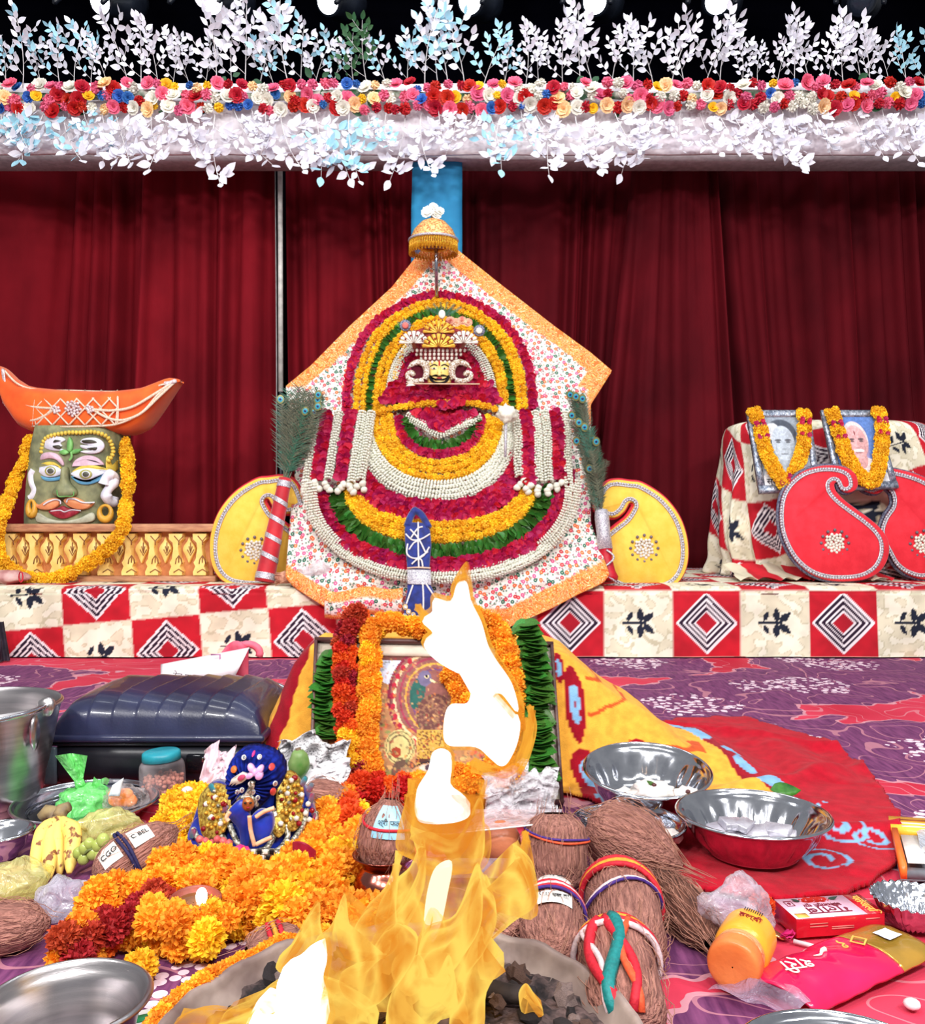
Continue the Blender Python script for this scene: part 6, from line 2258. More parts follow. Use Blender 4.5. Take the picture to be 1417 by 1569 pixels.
part('handle_loop', tube([P(362 + 18 * (1 - math.cos(t)), 1001 - 14 * math.sin(t), Yk + 0.14) for t in [-1.4 + 0.35 * k for k in range(15)]], 0.012, 8), MATS['pink_ribbon'], pk)
tm = quad_frame(P(286, 1038, Yk - 0.035), (1, 0.0, -0.12), (0.1, 0.3, 1))
part('lettering', xf(text_geo('देव पूजन', 0.026), tm), MATS['text_black'], pk, flat=True)
for k, (x, y, w, h) in enumerate(((330, 1012, 7, 9), (322, 1034, 10, 10))):
    part('printed_frame', tube(pathpx([(x - w, y - h), (x + w, y - h), (x + w, y + h), (x - w, y + h)], Yk - 0.012 + .05, 0, 1, True), 0.003, 4), M('print_mauve', (170, 110, 150)), pk)

pl_c = P(408, 1078, 2.52)
o = thing('steel_plate', 'shiny steel plate leaning behind the right end of the suitcase', 'plate', (pl_c.x, 2.56, 0.012))
part('body', lathe(cr([(0.001, 0.0), (0.14, 0.0), (0.165, 0.012), (0.185, 0.018), (0.19, 0.014), (0.185, 0.022), (0.16, 0.016), (0.138, 0.004), (0.001, 0.004)], 3), 48), m_steel, o,
     m=Matrix.Translation(P(398, 1104, 2.60)) @ Matrix.Rotation(0.42, 4, 'Y') @ Matrix.Rotation(0.5, 4, 'X') @ Matrix.Scale(.82, 4))
bg = thing('black_bag', 'black pleated cloth bag hanging into the picture at the left edge', 'bag', (-2.02, 3.93, 0.004))
part('body', grid(lambda u, v: Vector((-2.16 + 0.19 * (1 - v * 0.15) * math.sin(PI * 0.5 * u) + 0.006 * math.sin(30 * u), 3.96 - 0.10 * math.cos(PI * 0.5 * u) + 0.006 * math.sin(34 * u), 0.004 + 0.17 * v)), 40, 12), M('bag_black', (44, 34, 50), c2=(24, 18, 30), sc=30, r=0.7), bg)
part('strap', tube([Vector((-2.0, 3.88, 0.17)), Vector((-1.965, 3.86, 0.10)), Vector((-1.97, 3.86, 0.02))], 0.005, 6), MATS['bag_black'], bg)

# ---- bucket
bc = Vector(((-38 - CX) / F * 1.98, 1.98, 0.0))
bk = thing('steel_bucket', 'dented steel bucket with handle at the left edge beside the suitcase', 'bucket', bc)
part('body', lathe(cr([(0.001, 0.0), (0.12, 0.0), (0.124, 0.006), (0.15, 0.11), (0.172, 0.222), (0.178, 0.228), (0.174, 0.233), (0.168, 0.224), (0.146, 0.11), (0.12, 0.01), (0.001, 0.008)], 4), 64), m_steelb, bk, m=Matrix.Translation(bc))
part('lug', xf(blob((0, 0, 0), (0.02, 0.012, 0.022), 0.1, 2, 2), Matrix.Translation(bc + Vector((0.17, -0.03, 0.232)))), m_steelb, bk)
part('lug_plate', xf(blob((0, 0, 0), (0.008, 0.02, 0.04), 0.05, 2, 2), Matrix.Translation(bc + Vector((0.158, -0.06, 0.185)))), m_steelb, bk)
part('handle', tube([bc + Vector((0.175 * math.cos(t), -0.03 - 0.17 * math.sin(t), 0.236 - 0.01 * math.sin(t))) for t in [PI * k / 24 for k in range(25)]], 0.005, 8), m_steel, bk)

# ---- jar of peanuts
jc = Vector(((250 - CX) / F * 2.06, 2.062, 0.0))
jr = thing('plastic_jar', 'clear plastic jar of peanuts with teal lid in front of the suitcase', 'jar', jc)
mj = Matrix.Translation(jc) @ Matrix.Rotation(-0.05, 4, 'Y')
part('body', lathe(cr([(0.001, 0.001), (0.044, 0.001), (0.050, 0.008), (0.050, 0.07), (0.044, 0.084), (0.040, 0.086), (0.040, 0.092)], 4), 40), Mfilm('jar_clear', (226, 214, 220), 0.92, 0.08, 6), jr, m=mj)
part('lid', lathe([(0.001, 0.107), (0.038, 0.107), (0.042, 0.104), (0.043, 0.088), (0.039, 0.087), (0.039, 0.09), (0.001, 0.09)], 40), M('lid_teal', (40, 150, 166), c2=(30, 128, 146), sc=20, r=0.35), jr, m=mj)
nut = blob((0, 0, 0), (0.0045, 0.0045, 0.006), 0.1, 2, 1)
gs = []
for k in range(420):
    a, q, z = rnd.uniform(0, 2 * PI), math.sqrt(rnd.random()) * 0.044, rnd.uniform(0.006, 0.05)
    gs.append(xf(nut, mj @ Matrix.Translation(Vector((q * math.cos(a), q * math.sin(a), z))) @ rand_rot()))
part('peanuts', join(*gs), M('peanut', (216, 150, 124), c2=(184, 110, 90), sc=60), jr, kind='stuff')

# ---- thali with green bag and sweets
tc = G(132, 1230, 0.0)
tc = Vector(((132 - CX) / F * 1.93, 1.93, 0.008))
bowl('steel_thali', 'wide oval-looking steel plate holding the green bag, at left', tc, 0.142, 0.026, 'plate', base=0.8)


def filmbag(name, label, c, s, mat, seed, cat='bag', knot=None, amp=0.3, fr=1.7, sub=4):
    o = thing(name, label, cat, (c[0], c[1], max(0.0, c[2] - s[2])))
    gb = blob(c, s, amp, fr, sub, seed)
    gb[0] = [Vector((p.x, p.y, max(p.z, max(0.004, c[2] - s[2])))) for p in gb[0]]
    part('film', gb, mat, o)
    return o


m_green = Mfilm('green_film', (120, 232, 120), 0.38, 0.2, 30)
gbag = filmbag('green_plastic_bag', 'bright green plastic bag twisted shut, standing in the steel plate', P(128, 1228, 1.94), (0.062, 0.05, 0.034), m_green, 3)
part('twist', tube([P(124, 1206, 1.94), P(121, 1196, 1.94)], [0.012, 0.010], 8), m_green, gbag)
part('flared_top', grid(lambda u, v: P(121 + (u - 0.5) * (10 + 40 * v) - 12 * v, 1200 - 46 * v + 8 * abs(u - 0.5) * v, 1.94 + 0.012 * math.sin(9 * u + 3 * v) * v + 0.02 * (u - .5)), 14, 12), m_green, gbag)
part('side_flap', grid(lambda u, v: P(140 + 24 * u + 4 * v, 1204 - 14 * v * (1 - 0.4 * u) + 3 * math.sin(6 * u), 1.92 + 0.01 * math.sin(7 * u)), 10, 8), m_green, gbag)
sw = filmbag('sweet_packet', 'clear packet of orange sweets beside the green plastic bag', P(192, 1222, 1.92), (0.045, 0.035, 0.026), Mfilm('clear_film', (240, 230, 230), 0.92, 0.1, 30), 9)
for k in range(9):
    part('sweet', blob(P(176 + 6 * (k % 5), 1226 - 9 * (k // 5), 1.92), (0.014, 0.014, 0.013), 0.25, 3, 2, k), M('sweet_orange', (246, 166, 80), c2=(230, 130, 50), sc=60, r=0.3), sw)
solo('paper_scrap', thick(grid(lambda u, v: P(166 + 17 * u + 6 * v, 1220 - 28 * v * (0.6 + .4 * u), 1.885 + 0.004 * math.sin(6 * u)), 6, 6), 0.002), M('paper_white', (234, 240, 238), c2=(206, 220, 224), sc=40), 'white paper scrap stuck in front of the orange sweets', 'paper', P(175, 1222, 1.885))
pc2 = Vector(((335 - CX) / F * 1.86, 1.87, 0.004))
bowl('steel_plate', 'steel plate half hidden behind the blue-turbaned doll', pc2, 0.118, 0.022, 'plate', base=0.8)
solo('crystal_knob', blob(P(287, 1212, 1.9), (0.013, 0.013, 0.010), 0, 1, 2), Mfilm('crystal', (240, 240, 250), 0.4, 0.05), 'tiny clear crystal knob at the left rim of the half-hidden plate', 'knob', P(287, 1220, 1.9))
bowl('small_steel_bowl', 'small steel bowl at the left edge under the bananas', Vector(((-2 - CX) / F * 1.70, 1.70, 0.004)), 0.055, 0.045)

# ---- bananas, grapes, bags
m_ban = M('banana_skin', (244, 210, 110), c2=(130, 80, 50), sc=48, lo=0.36, hi=0.42, r=0.5, bump=0.08)
m_bst = M('banana_stem', (110, 92, 74), c2=(150, 130, 90), sc=40)
bn = thing('banana_bunch', 'bunch of ripe spotted bananas leaning beside the yellow bags', 'fruit', P(80, 1335, 1.62))
top = P(92, 1250, 1.74)
for (mx, my, ex, ey, Ye, r_) in ((62, 1285, 52, 1335, 1.60, .015), (76, 1290, 76, 1345, 1.585, .0165), (112, 1280, 106, 1338, 1.60, .017), (88, 1292, 92, 1340, 1.62, .015)):
    pts = cr([tuple(top), tuple(P((90 + mx) / 2, 1264, 1.70)), tuple(P(mx, my, 1.66)), tuple(P(ex, ey, Ye))], 6)
    rad = [r_ * lerp_tab([(0, .35), (.2, .5), (.35, .9), (.6, 1.0), (.85, .8), (1, .25)], k / (len(pts) - 1)) for k in range(len(pts))]
    part('banana', tube(pts, rad, 8), m_ban, bn)
part('stem', join(tube([P(88, 1262, 1.72), P(84, 1246, 1.74), P(72, 1244, 1.74), P(64, 1252, 1.74)], [.014, .015, .014, .011], 8), tube([P(90, 1252, 1.72), P(96, 1240, 1.74), P(106, 1236, 1.74)], [.013, .013, .010], 8)), m_bst, bn)
m_yfilm = Mfilm('yellow_film', (236, 230, 150), 0.68, 0.2, 22)
filmbag('yellow_plastic_bag', 'translucent yellow plastic bag lying behind the grapes', P(166, 1268, 1.70), (0.058, 0.05, 0.035), m_yfilm, 11)
filmbag('yellow_plastic_bag', 'pale yellow plastic bag at the left edge below the bananas', P(24, 1352, 1.52), (0.05, 0.05, 0.034), m_yfilm, 15)
filmbag('clear_plastic_bag', 'clear crinkled plastic bag below the bananas beside the labelled coconut', P(95, 1385, 1.46), (0.045, 0.045, 0.04), Mfilm('clear_film2', (222, 218, 232), 0.72, 0.12, 26), 21)
gp_ = thing('grape_bunch', 'few pale green grapes tucked between bananas and labelled coconut', 'fruit', P(145, 1315, 1.6))
for (x, y, r_) in ((130, 1300, .011), (143, 1307, .012), (137, 1293, .010), (150, 1296, .011), (158, 1288, .012), (128, 1315, .011), (152, 1310, .011), (120, 1307, .010), (163, 1296, .010)):
    part('grape', blob(P(x, y, 1.60), (r_, r_, r_ * 1.15), 0, 1, 2), M('grape_green', (196, 206, 116), c2=(170, 186, 90), sc=20, r=0.2, trl=0.2), gp_)
part('stalk', tube([P(118, 1318, 1.6), P(135, 1303, 1.59), P(150, 1298, 1.6)], 0.003, 5), M('grape_stalk', (110, 120, 60)), gp_)
# ================================================================== coconuts
m_coir = M('coir', (182, 126, 112), c2=(122, 78, 70), sc=40, stretch=(5, 5, 0.6), r=0.9, bump=0.9, bsc=60, bd=0.01, lo=.3, hi=.7)
m_coir2 = M('coir_dark', (116, 72, 56), c2=(66, 38, 32), sc=40, stretch=(5, 5, 0.6), r=0.9, bump=0.9, bsc=60, bd=0.01, lo=.3, hi=.7)
m_hair = M('coir_hair', (190, 138, 118), c2=(136, 88, 74), sc=30, bump=0, r=0.9)
THR = {'red': (206, 30, 50), 'yellow': (244, 160, 50), 'white': (232, 206, 210), 'purple': (70, 40, 130), 'teal': (20, 130, 130), 'navy': (34, 30, 80), 'orange': (236, 90, 50)}


def coconut(label, p0, p1, r, prof=None, mat=None, hairs=110, seed=0, threads=(), squash=1.0, hair_len=0.035):
    """husk along p0 -> p1; prof gives relative radius along it"""
    q = random.Random(seed)
    p0, p1 = Vector(p0), Vector(p1)
    L = (p1 - p0).length
    prof = prof or [(0, 0.25), (0.04, .55), (0.15, .85), (.35, 1.0), (.6, .98), (.8, .78), (.93, .42), (1, .08)]
    base = Vector(((p0.x + p1.x) / 2, (p0.y + p1.y) / 2, 0.0))
    o = thing('coconut', label, 'coconut', base)
    Mx = aim(p0, p1 - p0)

    def R(t):
        return r * lerp_tab(prof, t)

    def fn(rr_, z, a):
        t = z / L
        k = 1 + 0.07 * nz(math.cos(a) * 2 + seed, math.sin(a) * 2, t * 3) + 0.035 * nz(math.cos(a) * 9, math.sin(a) * 9 + seed, t * 2)
        return R(t) * k, z
    n = 28
    part('husk', lathe([(1, L * k / n) for k in range(n + 1)], 40, fn), mat or m_coir, o, m=Mx @ Matrix.Diagonal((1, squash, 1, 1)))
    gs = []
    for k in range(hairs):
        t, a = q.uniform(0.02, 0.98), q.uniform(0, 2 * PI)
        rr0 = R(t) * 1.02
        s = [Vector((rr0 * math.cos(a), rr0 * squash * math.sin(a), t * L))]
        dl = hair_len * q.uniform(.5, 1.5) * (-1 if q.random() < .5 else 1)
        da = q.uniform(-.35, .35)
        lift = q.uniform(0.001, 0.011)
        for j in (1, 2, 3):
            tt = t + dl * j / 3 / L
            rj = (R(min(1, max(0, tt))) * 1.02 + lift * math.sin(PI * j / 3.6))
            s.append(Vector((rj * math.cos(a + da * j / 3), rj * squash * math.sin(a + da * j / 3), tt * L)))
        gs.append(tube(s, [0.0006, 0.0006, 0.0005, 0.0003], 3, cap=False))
    if gs:
        part('fibres', join(*gs), m_hair, o, m=Mx, kind='stuff')
    for (t, cols, w, tilt) in threads:
        for j, cname in enumerate(cols):
            pts = []
            for k in range(30):
                a = 2 * PI * k / 30
                tt = t + (j - (len(cols) - 1) / 2) * w / L * 1.3 + tilt * math.cos(a + 0.5) + 0.012 * math.sin(3 * a + j)
                rr1 = R(min(1, max(0, tt))) * 1.05 + w * 0.4
                pts.append(Vector((rr1 * math.cos(a), rr1 * squash * math.sin(a), tt * L)))
            part('thread', tube(pts, w * 0.62, 6, True), M('thread_' + cname, THR[cname], sc=200, stretch=(1, 1, 1), bump=0.4, r=0.7), o, m=Mx, label='%s thread' % cname)
    return o, Mx, R, L


def sticker(o, Mx, R, L, t0, t1, a0, a1, text, mat, size=0.012, squash=1.0, rot=0.0):
    def pt(u, v, e=1.055):
        t, a = t0 + (t1 - t0) * v, a0 + (a1 - a0) * u
        return Mx @ Vector((R(t) * e * math.cos(a), R(t) * e * squash * math.sin(a), t * L))
    s = part('sticker', grid(lambda u, v: pt(u, v), 8, 6), mat, o, label='printed paper sticker')
    c, cx, cy = pt(.5, .5, 1.09), pt(1, .5) - pt(0, .5), pt(.5, 1) - pt(.5, 0)
    tm_ = quad_frame(c, cx, cy) @ Matrix.Rotation(rot, 4, 'Z')
    if (tm_.to_3x3() @ Vector((0, 0, 1))).dot(c - Mx @ Vector((0, 0, (t0 + t1) / 2 * L))) < 0:
        tm_ = tm_ @ Matrix.Rotation(PI, 4, 'Y')
    part('sticker_print', xf(text_geo(text, size), tm_), MATS['text_black'], s, flat=True)


def ang_of(Mx, d):
    """angle round the husk axis that faces world direction d"""
    l = Mx.inverted().to_3x3() @ Vector(d)
    return math.atan2(l.y, l.x)


FRONT = (-0.15, -1, 0.75)
m_stk = M('sticker_white', (236, 234, 228), c2=(214, 210, 206), sc=40, r=0.5)
m_stk_b = M('sticker_blue', (160, 212, 236), c2=(130, 190, 222), sc=30, r=0.4)
PT = [(0, .35), (.05, .62), (.2, .92), (.4, 1.0), (.65, .9), (.85, .62), (1, .12)]
CY_ = [(0, .5), (.06, .8), (.2, .98), (.5, 1.0), (.8, .96), (.94, .75), (1, .4)]

o, Mx, R, L = coconut('brown coconut with two paper stickers and navy thread, beside the bananas', P(148, 1352, 1.54), P(272, 1268, 1.62), 0.047, PT, seed=1, threads=((.42, ('navy', 'navy'), .005, .02),), hairs=90)
a = ang_of(Mx, (-.4, -1, .9))
sticker(o, Mx, R, L, .12, .34, a - .35, a + .45, 'CGO', m_stk, 0.014, rot=PI / 2)
sticker(o, Mx, R, L, .48, .72, a - .35, a + .45, 'C BEL', m_stk, 0.012, rot=PI / 2)
coconut('smooth brown coconut at the left edge above the steel bowl', P(-40, 1428, 1.33), P(78, 1412, 1.36), 0.038, PT, seed=2, hairs=60)
o, Mx, R, L = coconut('coconut with blue paper label set in the mouth of the copper pot', P(588, 1330, 1.455), P(598, 1224, 1.47), 0.045, [(0, .5), (.1, .8), (.35, 1), (.6, .95), (.8, .7), (.93, .4), (1, .2)], seed=3, hairs=120, threads=((.66, ('red',), .004, .05),))
a = ang_of(Mx, (0.12, -1, 0.2))
sticker(o, Mx, R, L, .50, .93, a - .62, a + .62, 'श्री फल', m_stk_b, 0.012)
coconut('round coconut bound with one red and purple thread, right of the flames', P(852, 1364, 1.55), P(850, 1246, 1.58), 0.056, [(0, .5), (.12, .82), (.35, .98), (.6, 1), (.85, .86), (.95, .6), (1, .4)], seed=4, hairs=150, threads=((.72, ('orange', 'purple'), .0032, .07),))
coconut('large bare coconut pointing right, on top of the coconut heap by the bowls', P(905, 1262, 1.65), P(1046, 1328, 1.56), 0.062, [(0, .35), (.06, .66), (.2, .93), (.4, 1), (.6, .88), (.8, .52), (.93, .22), (1, .06)], seed=5, hairs=240, hair_len=0.05)
o, Mx, R, L = coconut('small upright-labelled coconut with red thread between fire pan and long coconut', P(846, 1372, 1.40), P(846, 1478, 1.21), 0.046, CY_, seed=6, hairs=120, threads=((.34, ('red', 'white', 'red', 'purple'), .0042, .03),))
a = ang_of(Mx, (0, -1, 1.2))
sticker(o, Mx, R, L, .04, .24, a - .55, a + .55, '(11) एक', m_stk, 0.011, rot=PI)
sticker(o, Mx, R, L, .42, .60, a - .55, a + .55, '(11) एक नग', m_stk, 0.010, rot=PI)
coconut('long barrel-shaped coconut with red thread, its far end under the bare coconut', P(945, 1345, 1.50), P(968, 1478, 1.245), 0.057, CY_, seed=7, hairs=200, threads=((.30, ('red', 'yellow', 'red'), .007, .05), (.46, ('white', 'purple'), .004, -.10)))
o, Mx, R, L = coconut('nearest coconut wrapped in thick red, yellow and teal threads beside the fire pan rim', P(938, 1438, 1.185), P(966, 1596, 1.02), 0.05, CY_, seed=8, hairs=150, threads=((.16, ('red', 'yellow', 'red', 'white'), .0065, .05),))
a = ang_of(Mx, (0.1, -1, 1.2))
for (da, cn, w) in ((0.35, 'teal', .0085), (0.12, 'red', .006), (0.62, 'red', .007), (0.85, 'white', .004), (-.12, 'orange', .005)):
    part('loose_thread', tube([Mx @ Vector((R(t) * 1.1 * math.cos(a + da + .25 * math.sin(5 * t + da * 9)), R(t) * 1.1 * math.sin(a + da + .25 * math.sin(5 * t + da * 9)), t * L)) for t in [.12 + .07 * k for k in range(13)]], w, 6),
         M('thread_' + cn, THR[cn], sc=200, bump=.4), o, label='%s thread' % cn)
coconut('dark fibrous coconut husk lying right of the long coconut', P(1008, 1340, 1.55), P(1090, 1445, 1.33), 0.036, [(0, .3), (.15, .8), (.4, 1), (.7, 1.05), (.9, .8), (1, .3)], m_coir2, 320, 9, (), 0.8, 0.07)
coconut('half-hidden coconut with purple and red threads behind the flames at the pan rim', P(752, 1402, 1.35), P(800, 1440, 1.30), 0.034, CY_, seed=10, hairs=80, threads=((.4, ('red', 'purple', 'red'), .005, .05),))
coconut('pale coconut shell under the newspaper behind the doll', P(470, 1214, 1.90), P(535, 1224, 1.86), 0.032, PT, seed=11, hairs=60)
coconut('small brown coconut with red thread just behind the left rim of the fire pan', P(380, 1468, 1.26), P(462, 1440, 1.30), 0.03, CY_, seed=12, hairs=60, threads=((.55, ('red', 'yellow', 'red'), .006, .1),))

# ---- copper pot
lc = Vector(((588 - CX) / F * 1.46, 1.46, 0.002))
lo_ = thing('copper_pot', 'small shiny copper pot holding the blue-labelled coconut', 'pot', lc)
part('body', lathe(cr([(0.001, 0.0), (0.032, 0.0), (0.044, 0.012), (0.052, 0.034), (0.046, 0.060), (0.036, 0.074), (0.034, 0.080), (0.044, 0.092), (0.050, 0.096), (0.050, 0.099), (0.043, 0.096), (0.031, 0.082), (0.033, 0.074), (0.043, 0.06), (0.049, 0.034), (0.04, 0.012), (0.001, 0.004)], 3), 40), M('copper', (190, 120, 104), m=1, r=0.18, c2=(150, 84, 74), sc=12, bump=0.04), lo_, m=Matrix.Translation(lc))

# ================================================================== bowls on the right
b1 = Vector(((994 - CX) / F * 1.90, 1.93, 0.03))
bowl('fluted_steel_bowl', 'fluted steel bowl of folded white packets, tilted on the blanket', b1, 0.127, 0.075, flutes=14, tilt=0.17)
m_pkt = M('cloth_packet', (240, 234, 226), c2=(216, 204, 200), sc=30, r=0.8)
for k, (x, y, s) in enumerate(((955, 1226, 1.0), (1000, 1212, 1.15), (1020, 1232, 1.0), (1052, 1222, .9), (978, 1238, 1.0))):
    o = thing('folded_packet', 'folded white packet in the tilted fluted bowl, %s from the left' % nth([1, 3, 4, 5, 2][k]), 'packet', P(x, y + 8, 1.87), 'folded white packets in the fluted bowl')
    part('wrap', blob(P(x, y, 1.88), (0.036 * s, 0.032, 0.020), 0.4, 2.4, 3, k + 2), m_pkt, o)
    part('clove', blob(P(x + 2, y - 9, 1.862), (0.006, 0.006, 0.005), 0.1, 2, 1), M('clove_brown', (90, 40, 40), r=0.4), o)
    if k % 2:
        part('leaf_bit', xf(leaf_geo(0.022, 0.006), aim(P(x + 5, y - 7, 1.862), (0, -.6, 1), 1, k)), m_leafg, o)
b3 = Vector(((962 - CX) / F * 1.735, 1.735, 0.004))
bowl('small_fluted_bowl', 'low fluted steel bowl half hidden behind the large bare coconut', b3, 0.103, 0.05, flutes=14)
solo('folded_packet', blob(P(1028, 1282, 1.70), (0.02, 0.02, 0.014), 0.3, 2.4, 3, 8), m_pkt, 'single white packet in the low bowl behind the bare coconut', 'packet', P(1028, 1292, 1.70))
b2 = Vector(((1153 - CX) / F * 1.675, 1.675, 0.022))
bowl('fluted_steel_bowl', 'big fluted steel bowl of silver-foil blocks on the red blanket', b2, 0.132, 0.07, flutes=16)
m_foil = M('foil_block', (212, 208, 216), c2=(176, 172, 184), sc=40, r=0.3, m=0.5, bump=0.3)
for k, (x, y, s, a) in enumerate(((1105, 1270, 1.0, .5), (1122, 1262, .9, .3), (1150, 1276, 1.15, -.1), (1190, 1272, 1.0, -.6), (1168, 1284, .8, .2), (1140, 1264, .8, .9), (1205, 1280, .7, -.4))):
    c = P(x, y, 1.675)
    solo('foil_block', xf(box((0, 0, 0), (0.05 * s, 0.032 * s, 0.013), 0.002), Matrix.Translation(c) @ Matrix.Rotation(a, 4, 'Z') @ Matrix.Rotation(0.25, 4, 'X') @ Matrix.Rotation(0.15 * math.sin(k * 2), 4, 'Y')), m_foil,
         'silver-wrapped block in the big fluted bowl, %s of seven counting from the left' % nth([1, 2, 4, 6, 5, 3, 7][k]), 'block', c, 'silver-wrapped blocks in the big bowl')
solo('green_leaf', thick(xf(leaf_geo(0.06, 0.02, 0.2), aim(P(1180, 1210, 1.84), (0.2, -.6, 1), 1, -1.9)), 0.001), m_leafg, 'single green leaf behind the big fluted bowl on the blanket', 'leaf', P(1190, 1222, 1.84))

# ================================================================== right foreground
bt_ = thing('orange_bottle', 'small orange bottle lying with its cap towards the fire', 'bottle', (0.36, 1.25, 0.0))
pa, pb_ = P(1122, 1474, 1.215), P(1150, 1426, 1.315)
ML = aim(pa, pb_ - pa)
rb_ = 0.036
pb_.z = pa.z = 0.04
ML = aim(pa, pb_ - pa)
part('cap', lathe(cr([(0.001, 0.0), (rb_ * .8, 0.0), (rb_ * .97, 0.004), (rb_, 0.012), (rb_, 0.026), (rb_ * .9, 0.03)], 3), 36), M('cap_orange', (238, 132, 70), c2=(228, 116, 56), sc=20, r=0.35), bt_, m=ML)
part('shrink_band', lathe([(rb_ * .92, 0.026), (rb_ * .95, 0.03), (rb_ * .95, 0.044), (rb_ * .86, 0.05)], 36), Mfilm('band_clear', (240, 170, 120), 0.3), bt_, m=ML)
part('body', lathe(cr([(rb_ * .8, 0.03), (rb_ * .84, 0.045), (rb_ * 1.05, 0.055), (rb_ * 1.05, 0.10), (rb_ * .95, 0.108), (0.001, 0.11)], 3), 36), M('bottle_amber', (250, 176, 60), c2=(246, 160, 40), sc=10, r=0.3), bt_, m=ML)
tmb = ML @ Matrix.Translation(Vector((0, 0, 0.075)))
axd = (pb_ - pa).normalized()
upv = (Vector((-.1, -.55, 1)) - axd * Vector((-.1, -.55, 1)).dot(axd)).normalized()
side = axd.cross(upv)
part('label_text', xf(text_geo('हल्दी', 0.016), quad_frame(pa + axd * 0.08 + upv * (rb_ * 1.07), side, axd)), M('print_dark_red', (150, 30, 30), bump=0), bt_, flat=True)
part('barcode', join(*[box((0, 0, 0), (0, 0, 0))] + [xf(box((0, 0, 0), (0.0012, 0.010, 0.0006)), quad_frame(pa + axd * 0.102 + upv * (rb_ * 1.06) + side * (0.003 * k - 0.012), side, axd)) for k in range(9)]), MATS['text_black'], bt_)
fb = filmbag('clear_plastic_bag', 'clear crumpled plastic bag standing behind the orange bottle', P(1132, 1405, 1.36), (0.05, 0.03, 0.055), Mfilm('clear_film3', (232, 220, 232), 0.75, 0.1, 24), 31, amp=0.4)
g = thing('marigold_bloom', 'single orange marigold between the plastic bag and the pink box', 'flower', P(1177, 1400, 1.42))
fluffy(g, [P(1168, 1394, 1.42), P(1186, 1392, 1.42)], 0.02, 0.006, 0.019, lambda k, t: 'r', 2)

# incense box
c0, c1, c2_, c3 = G(1192, 1381, .03), G(1321, 1372, .03), G(1350, 1402, .03), G(1215, 1411, .03)
ib = thing('incense_box', 'pink and red rose incense box lying with its lettering upside down', 'box', ((c0 + c2_) / 2).xy.to_3d())
ex, ey = ((c1 - c0) + (c2_ - c3)).normalized(), None
ez = Vector((0, 0, 1))
ey = ez.cross(ex)
wB, dB, hB = (c1 - c0).length, (c0 - c3).length, 0.029
ctr = (c0 + c1 + c2_ + c3) / 4
ctr.z = 0.003 + hB / 2
MB_ = Matrix((ex, ey, ez)).transposed().to_4x4()
MB_.translation = ctr
m_bred = M('box_red', (206, 26, 44), c2=(190, 18, 36), sc=10, r=0.3, coat=0.3)
m_bpink = M('box_pink', (246, 206, 224), c2=(240, 190, 214), sc=6, r=0.35)
m_gold2 = M('print_gold', (246, 196, 96), r=0.35, bump=0)
part('carton', box((0, 0, 0), (wB, dB, hB), 0.0012), m_bred, ib, m=MB_)
topz = hB / 2 + 0.0006


def topquad(x0, x1, y0, y1, z=0.0):
    return box(((x0 + x1) / 2, (y0 + y1) / 2, topz + z), (x1 - x0, y1 - y0, 0.0006))


part('pink_top', topquad(-wB / 2, wB * .30, -dB / 2, dB / 2), m_bpink, ib, m=MB_)
part('end_band', topquad(wB * .30, wB / 2, -dB / 2, dB / 2), m_bred, ib, m=MB_, label='red end band')
RT = Matrix.Rotation(PI, 4, 'Z')
part('title_text', xf(text_geo('गुलाब', 0.034), Matrix.Translation(Vector((-wB * .06, -dB * .17, topz + .0008))) @ RT), M('print_maroon', (130, 40, 60), bump=0), ib, m=MB_, flat=True)
part('small_text', xf(text_geo('अगरबत्ती धूप', 0.012), Matrix.Translation(Vector((-wB * .06, dB * .08, topz + .0008))) @ RT), MATS['print_maroon'], ib, m=MB_, flat=True)
part('brand_text', xf(text_geo('पतंजलि', 0.020), Matrix.Translation(Vector((wB * .40, 0, topz + .0008))) @ Matrix.Rotation(-PI / 2, 4, 'Z')), m_gold2, ib, m=MB_, flat=True)
part('rose_print', join(*[xf(rose_geo(0.012, k), Matrix.Translation(Vector((-wB * .08 + 0.012 * (k - 1), dB * .36, topz))) @ Matrix.Diagonal((1, .8, .12, 1))) for k in range(3)]), ROSEM['red'][0].materials[0], ib, m=MB_)
for s in (-1, 1):
    part('leaf_print', xf(leaf_geo(0.016, 0.005, 0), Matrix.Translation(Vector((-wB * .08 + s * .024, dB * .34, topz + .001))) @ Matrix.Rotation(-s * PI / 2, 4, 'Z')), M('print_leaf', (40, 60, 50), bump=0), ib, m=MB_)
part('emblem', xf(tube([Vector((x, y, 0)) for x, y in ((-.006, -.008), (.006, -.008), (.006, .008), (-.006, .008))], 0.0007, 4, True), Matrix.Translation(Vector((-wB * .40, dB * .22, topz + .001)))), MATS['print_maroon'], ib, m=MB_)
part('emblem_text', xf(text_geo('6', 0.012), Matrix.Translation(Vector((-wB * .40, dB * .22, topz + .001))) @ RT), MATS['print_maroon'], ib, m=MB_, flat=True)
part('gold_sticker', topquad(-wB * .47, -wB * .34, -dB * .47, -dB * .27, .0006), m_gold2, ib, m=MB_)
for k, (x, w, z) in enumerate(((-.25, .2, .2), (-.25, .2, .05), (.02, .25, -.02), (.02, .25, -.12), (.36, .16, .28))):
    part('side_print', box((wB * x, -dB / 2 - .0004, hB * z), (wB * w, 0.0006, 0.0016)), M('print_pale_red', (236, 130, 120), bump=0), ib, m=MB_)
solo('white_stick', tube([G(1216, 1442, .004), G(1274, 1457, .004)], 0.0035, 6), M('cotton_white', (240, 222, 226)), 'thin white cotton wick in front of the pink box', 'wick', G(1245, 1450, 0))
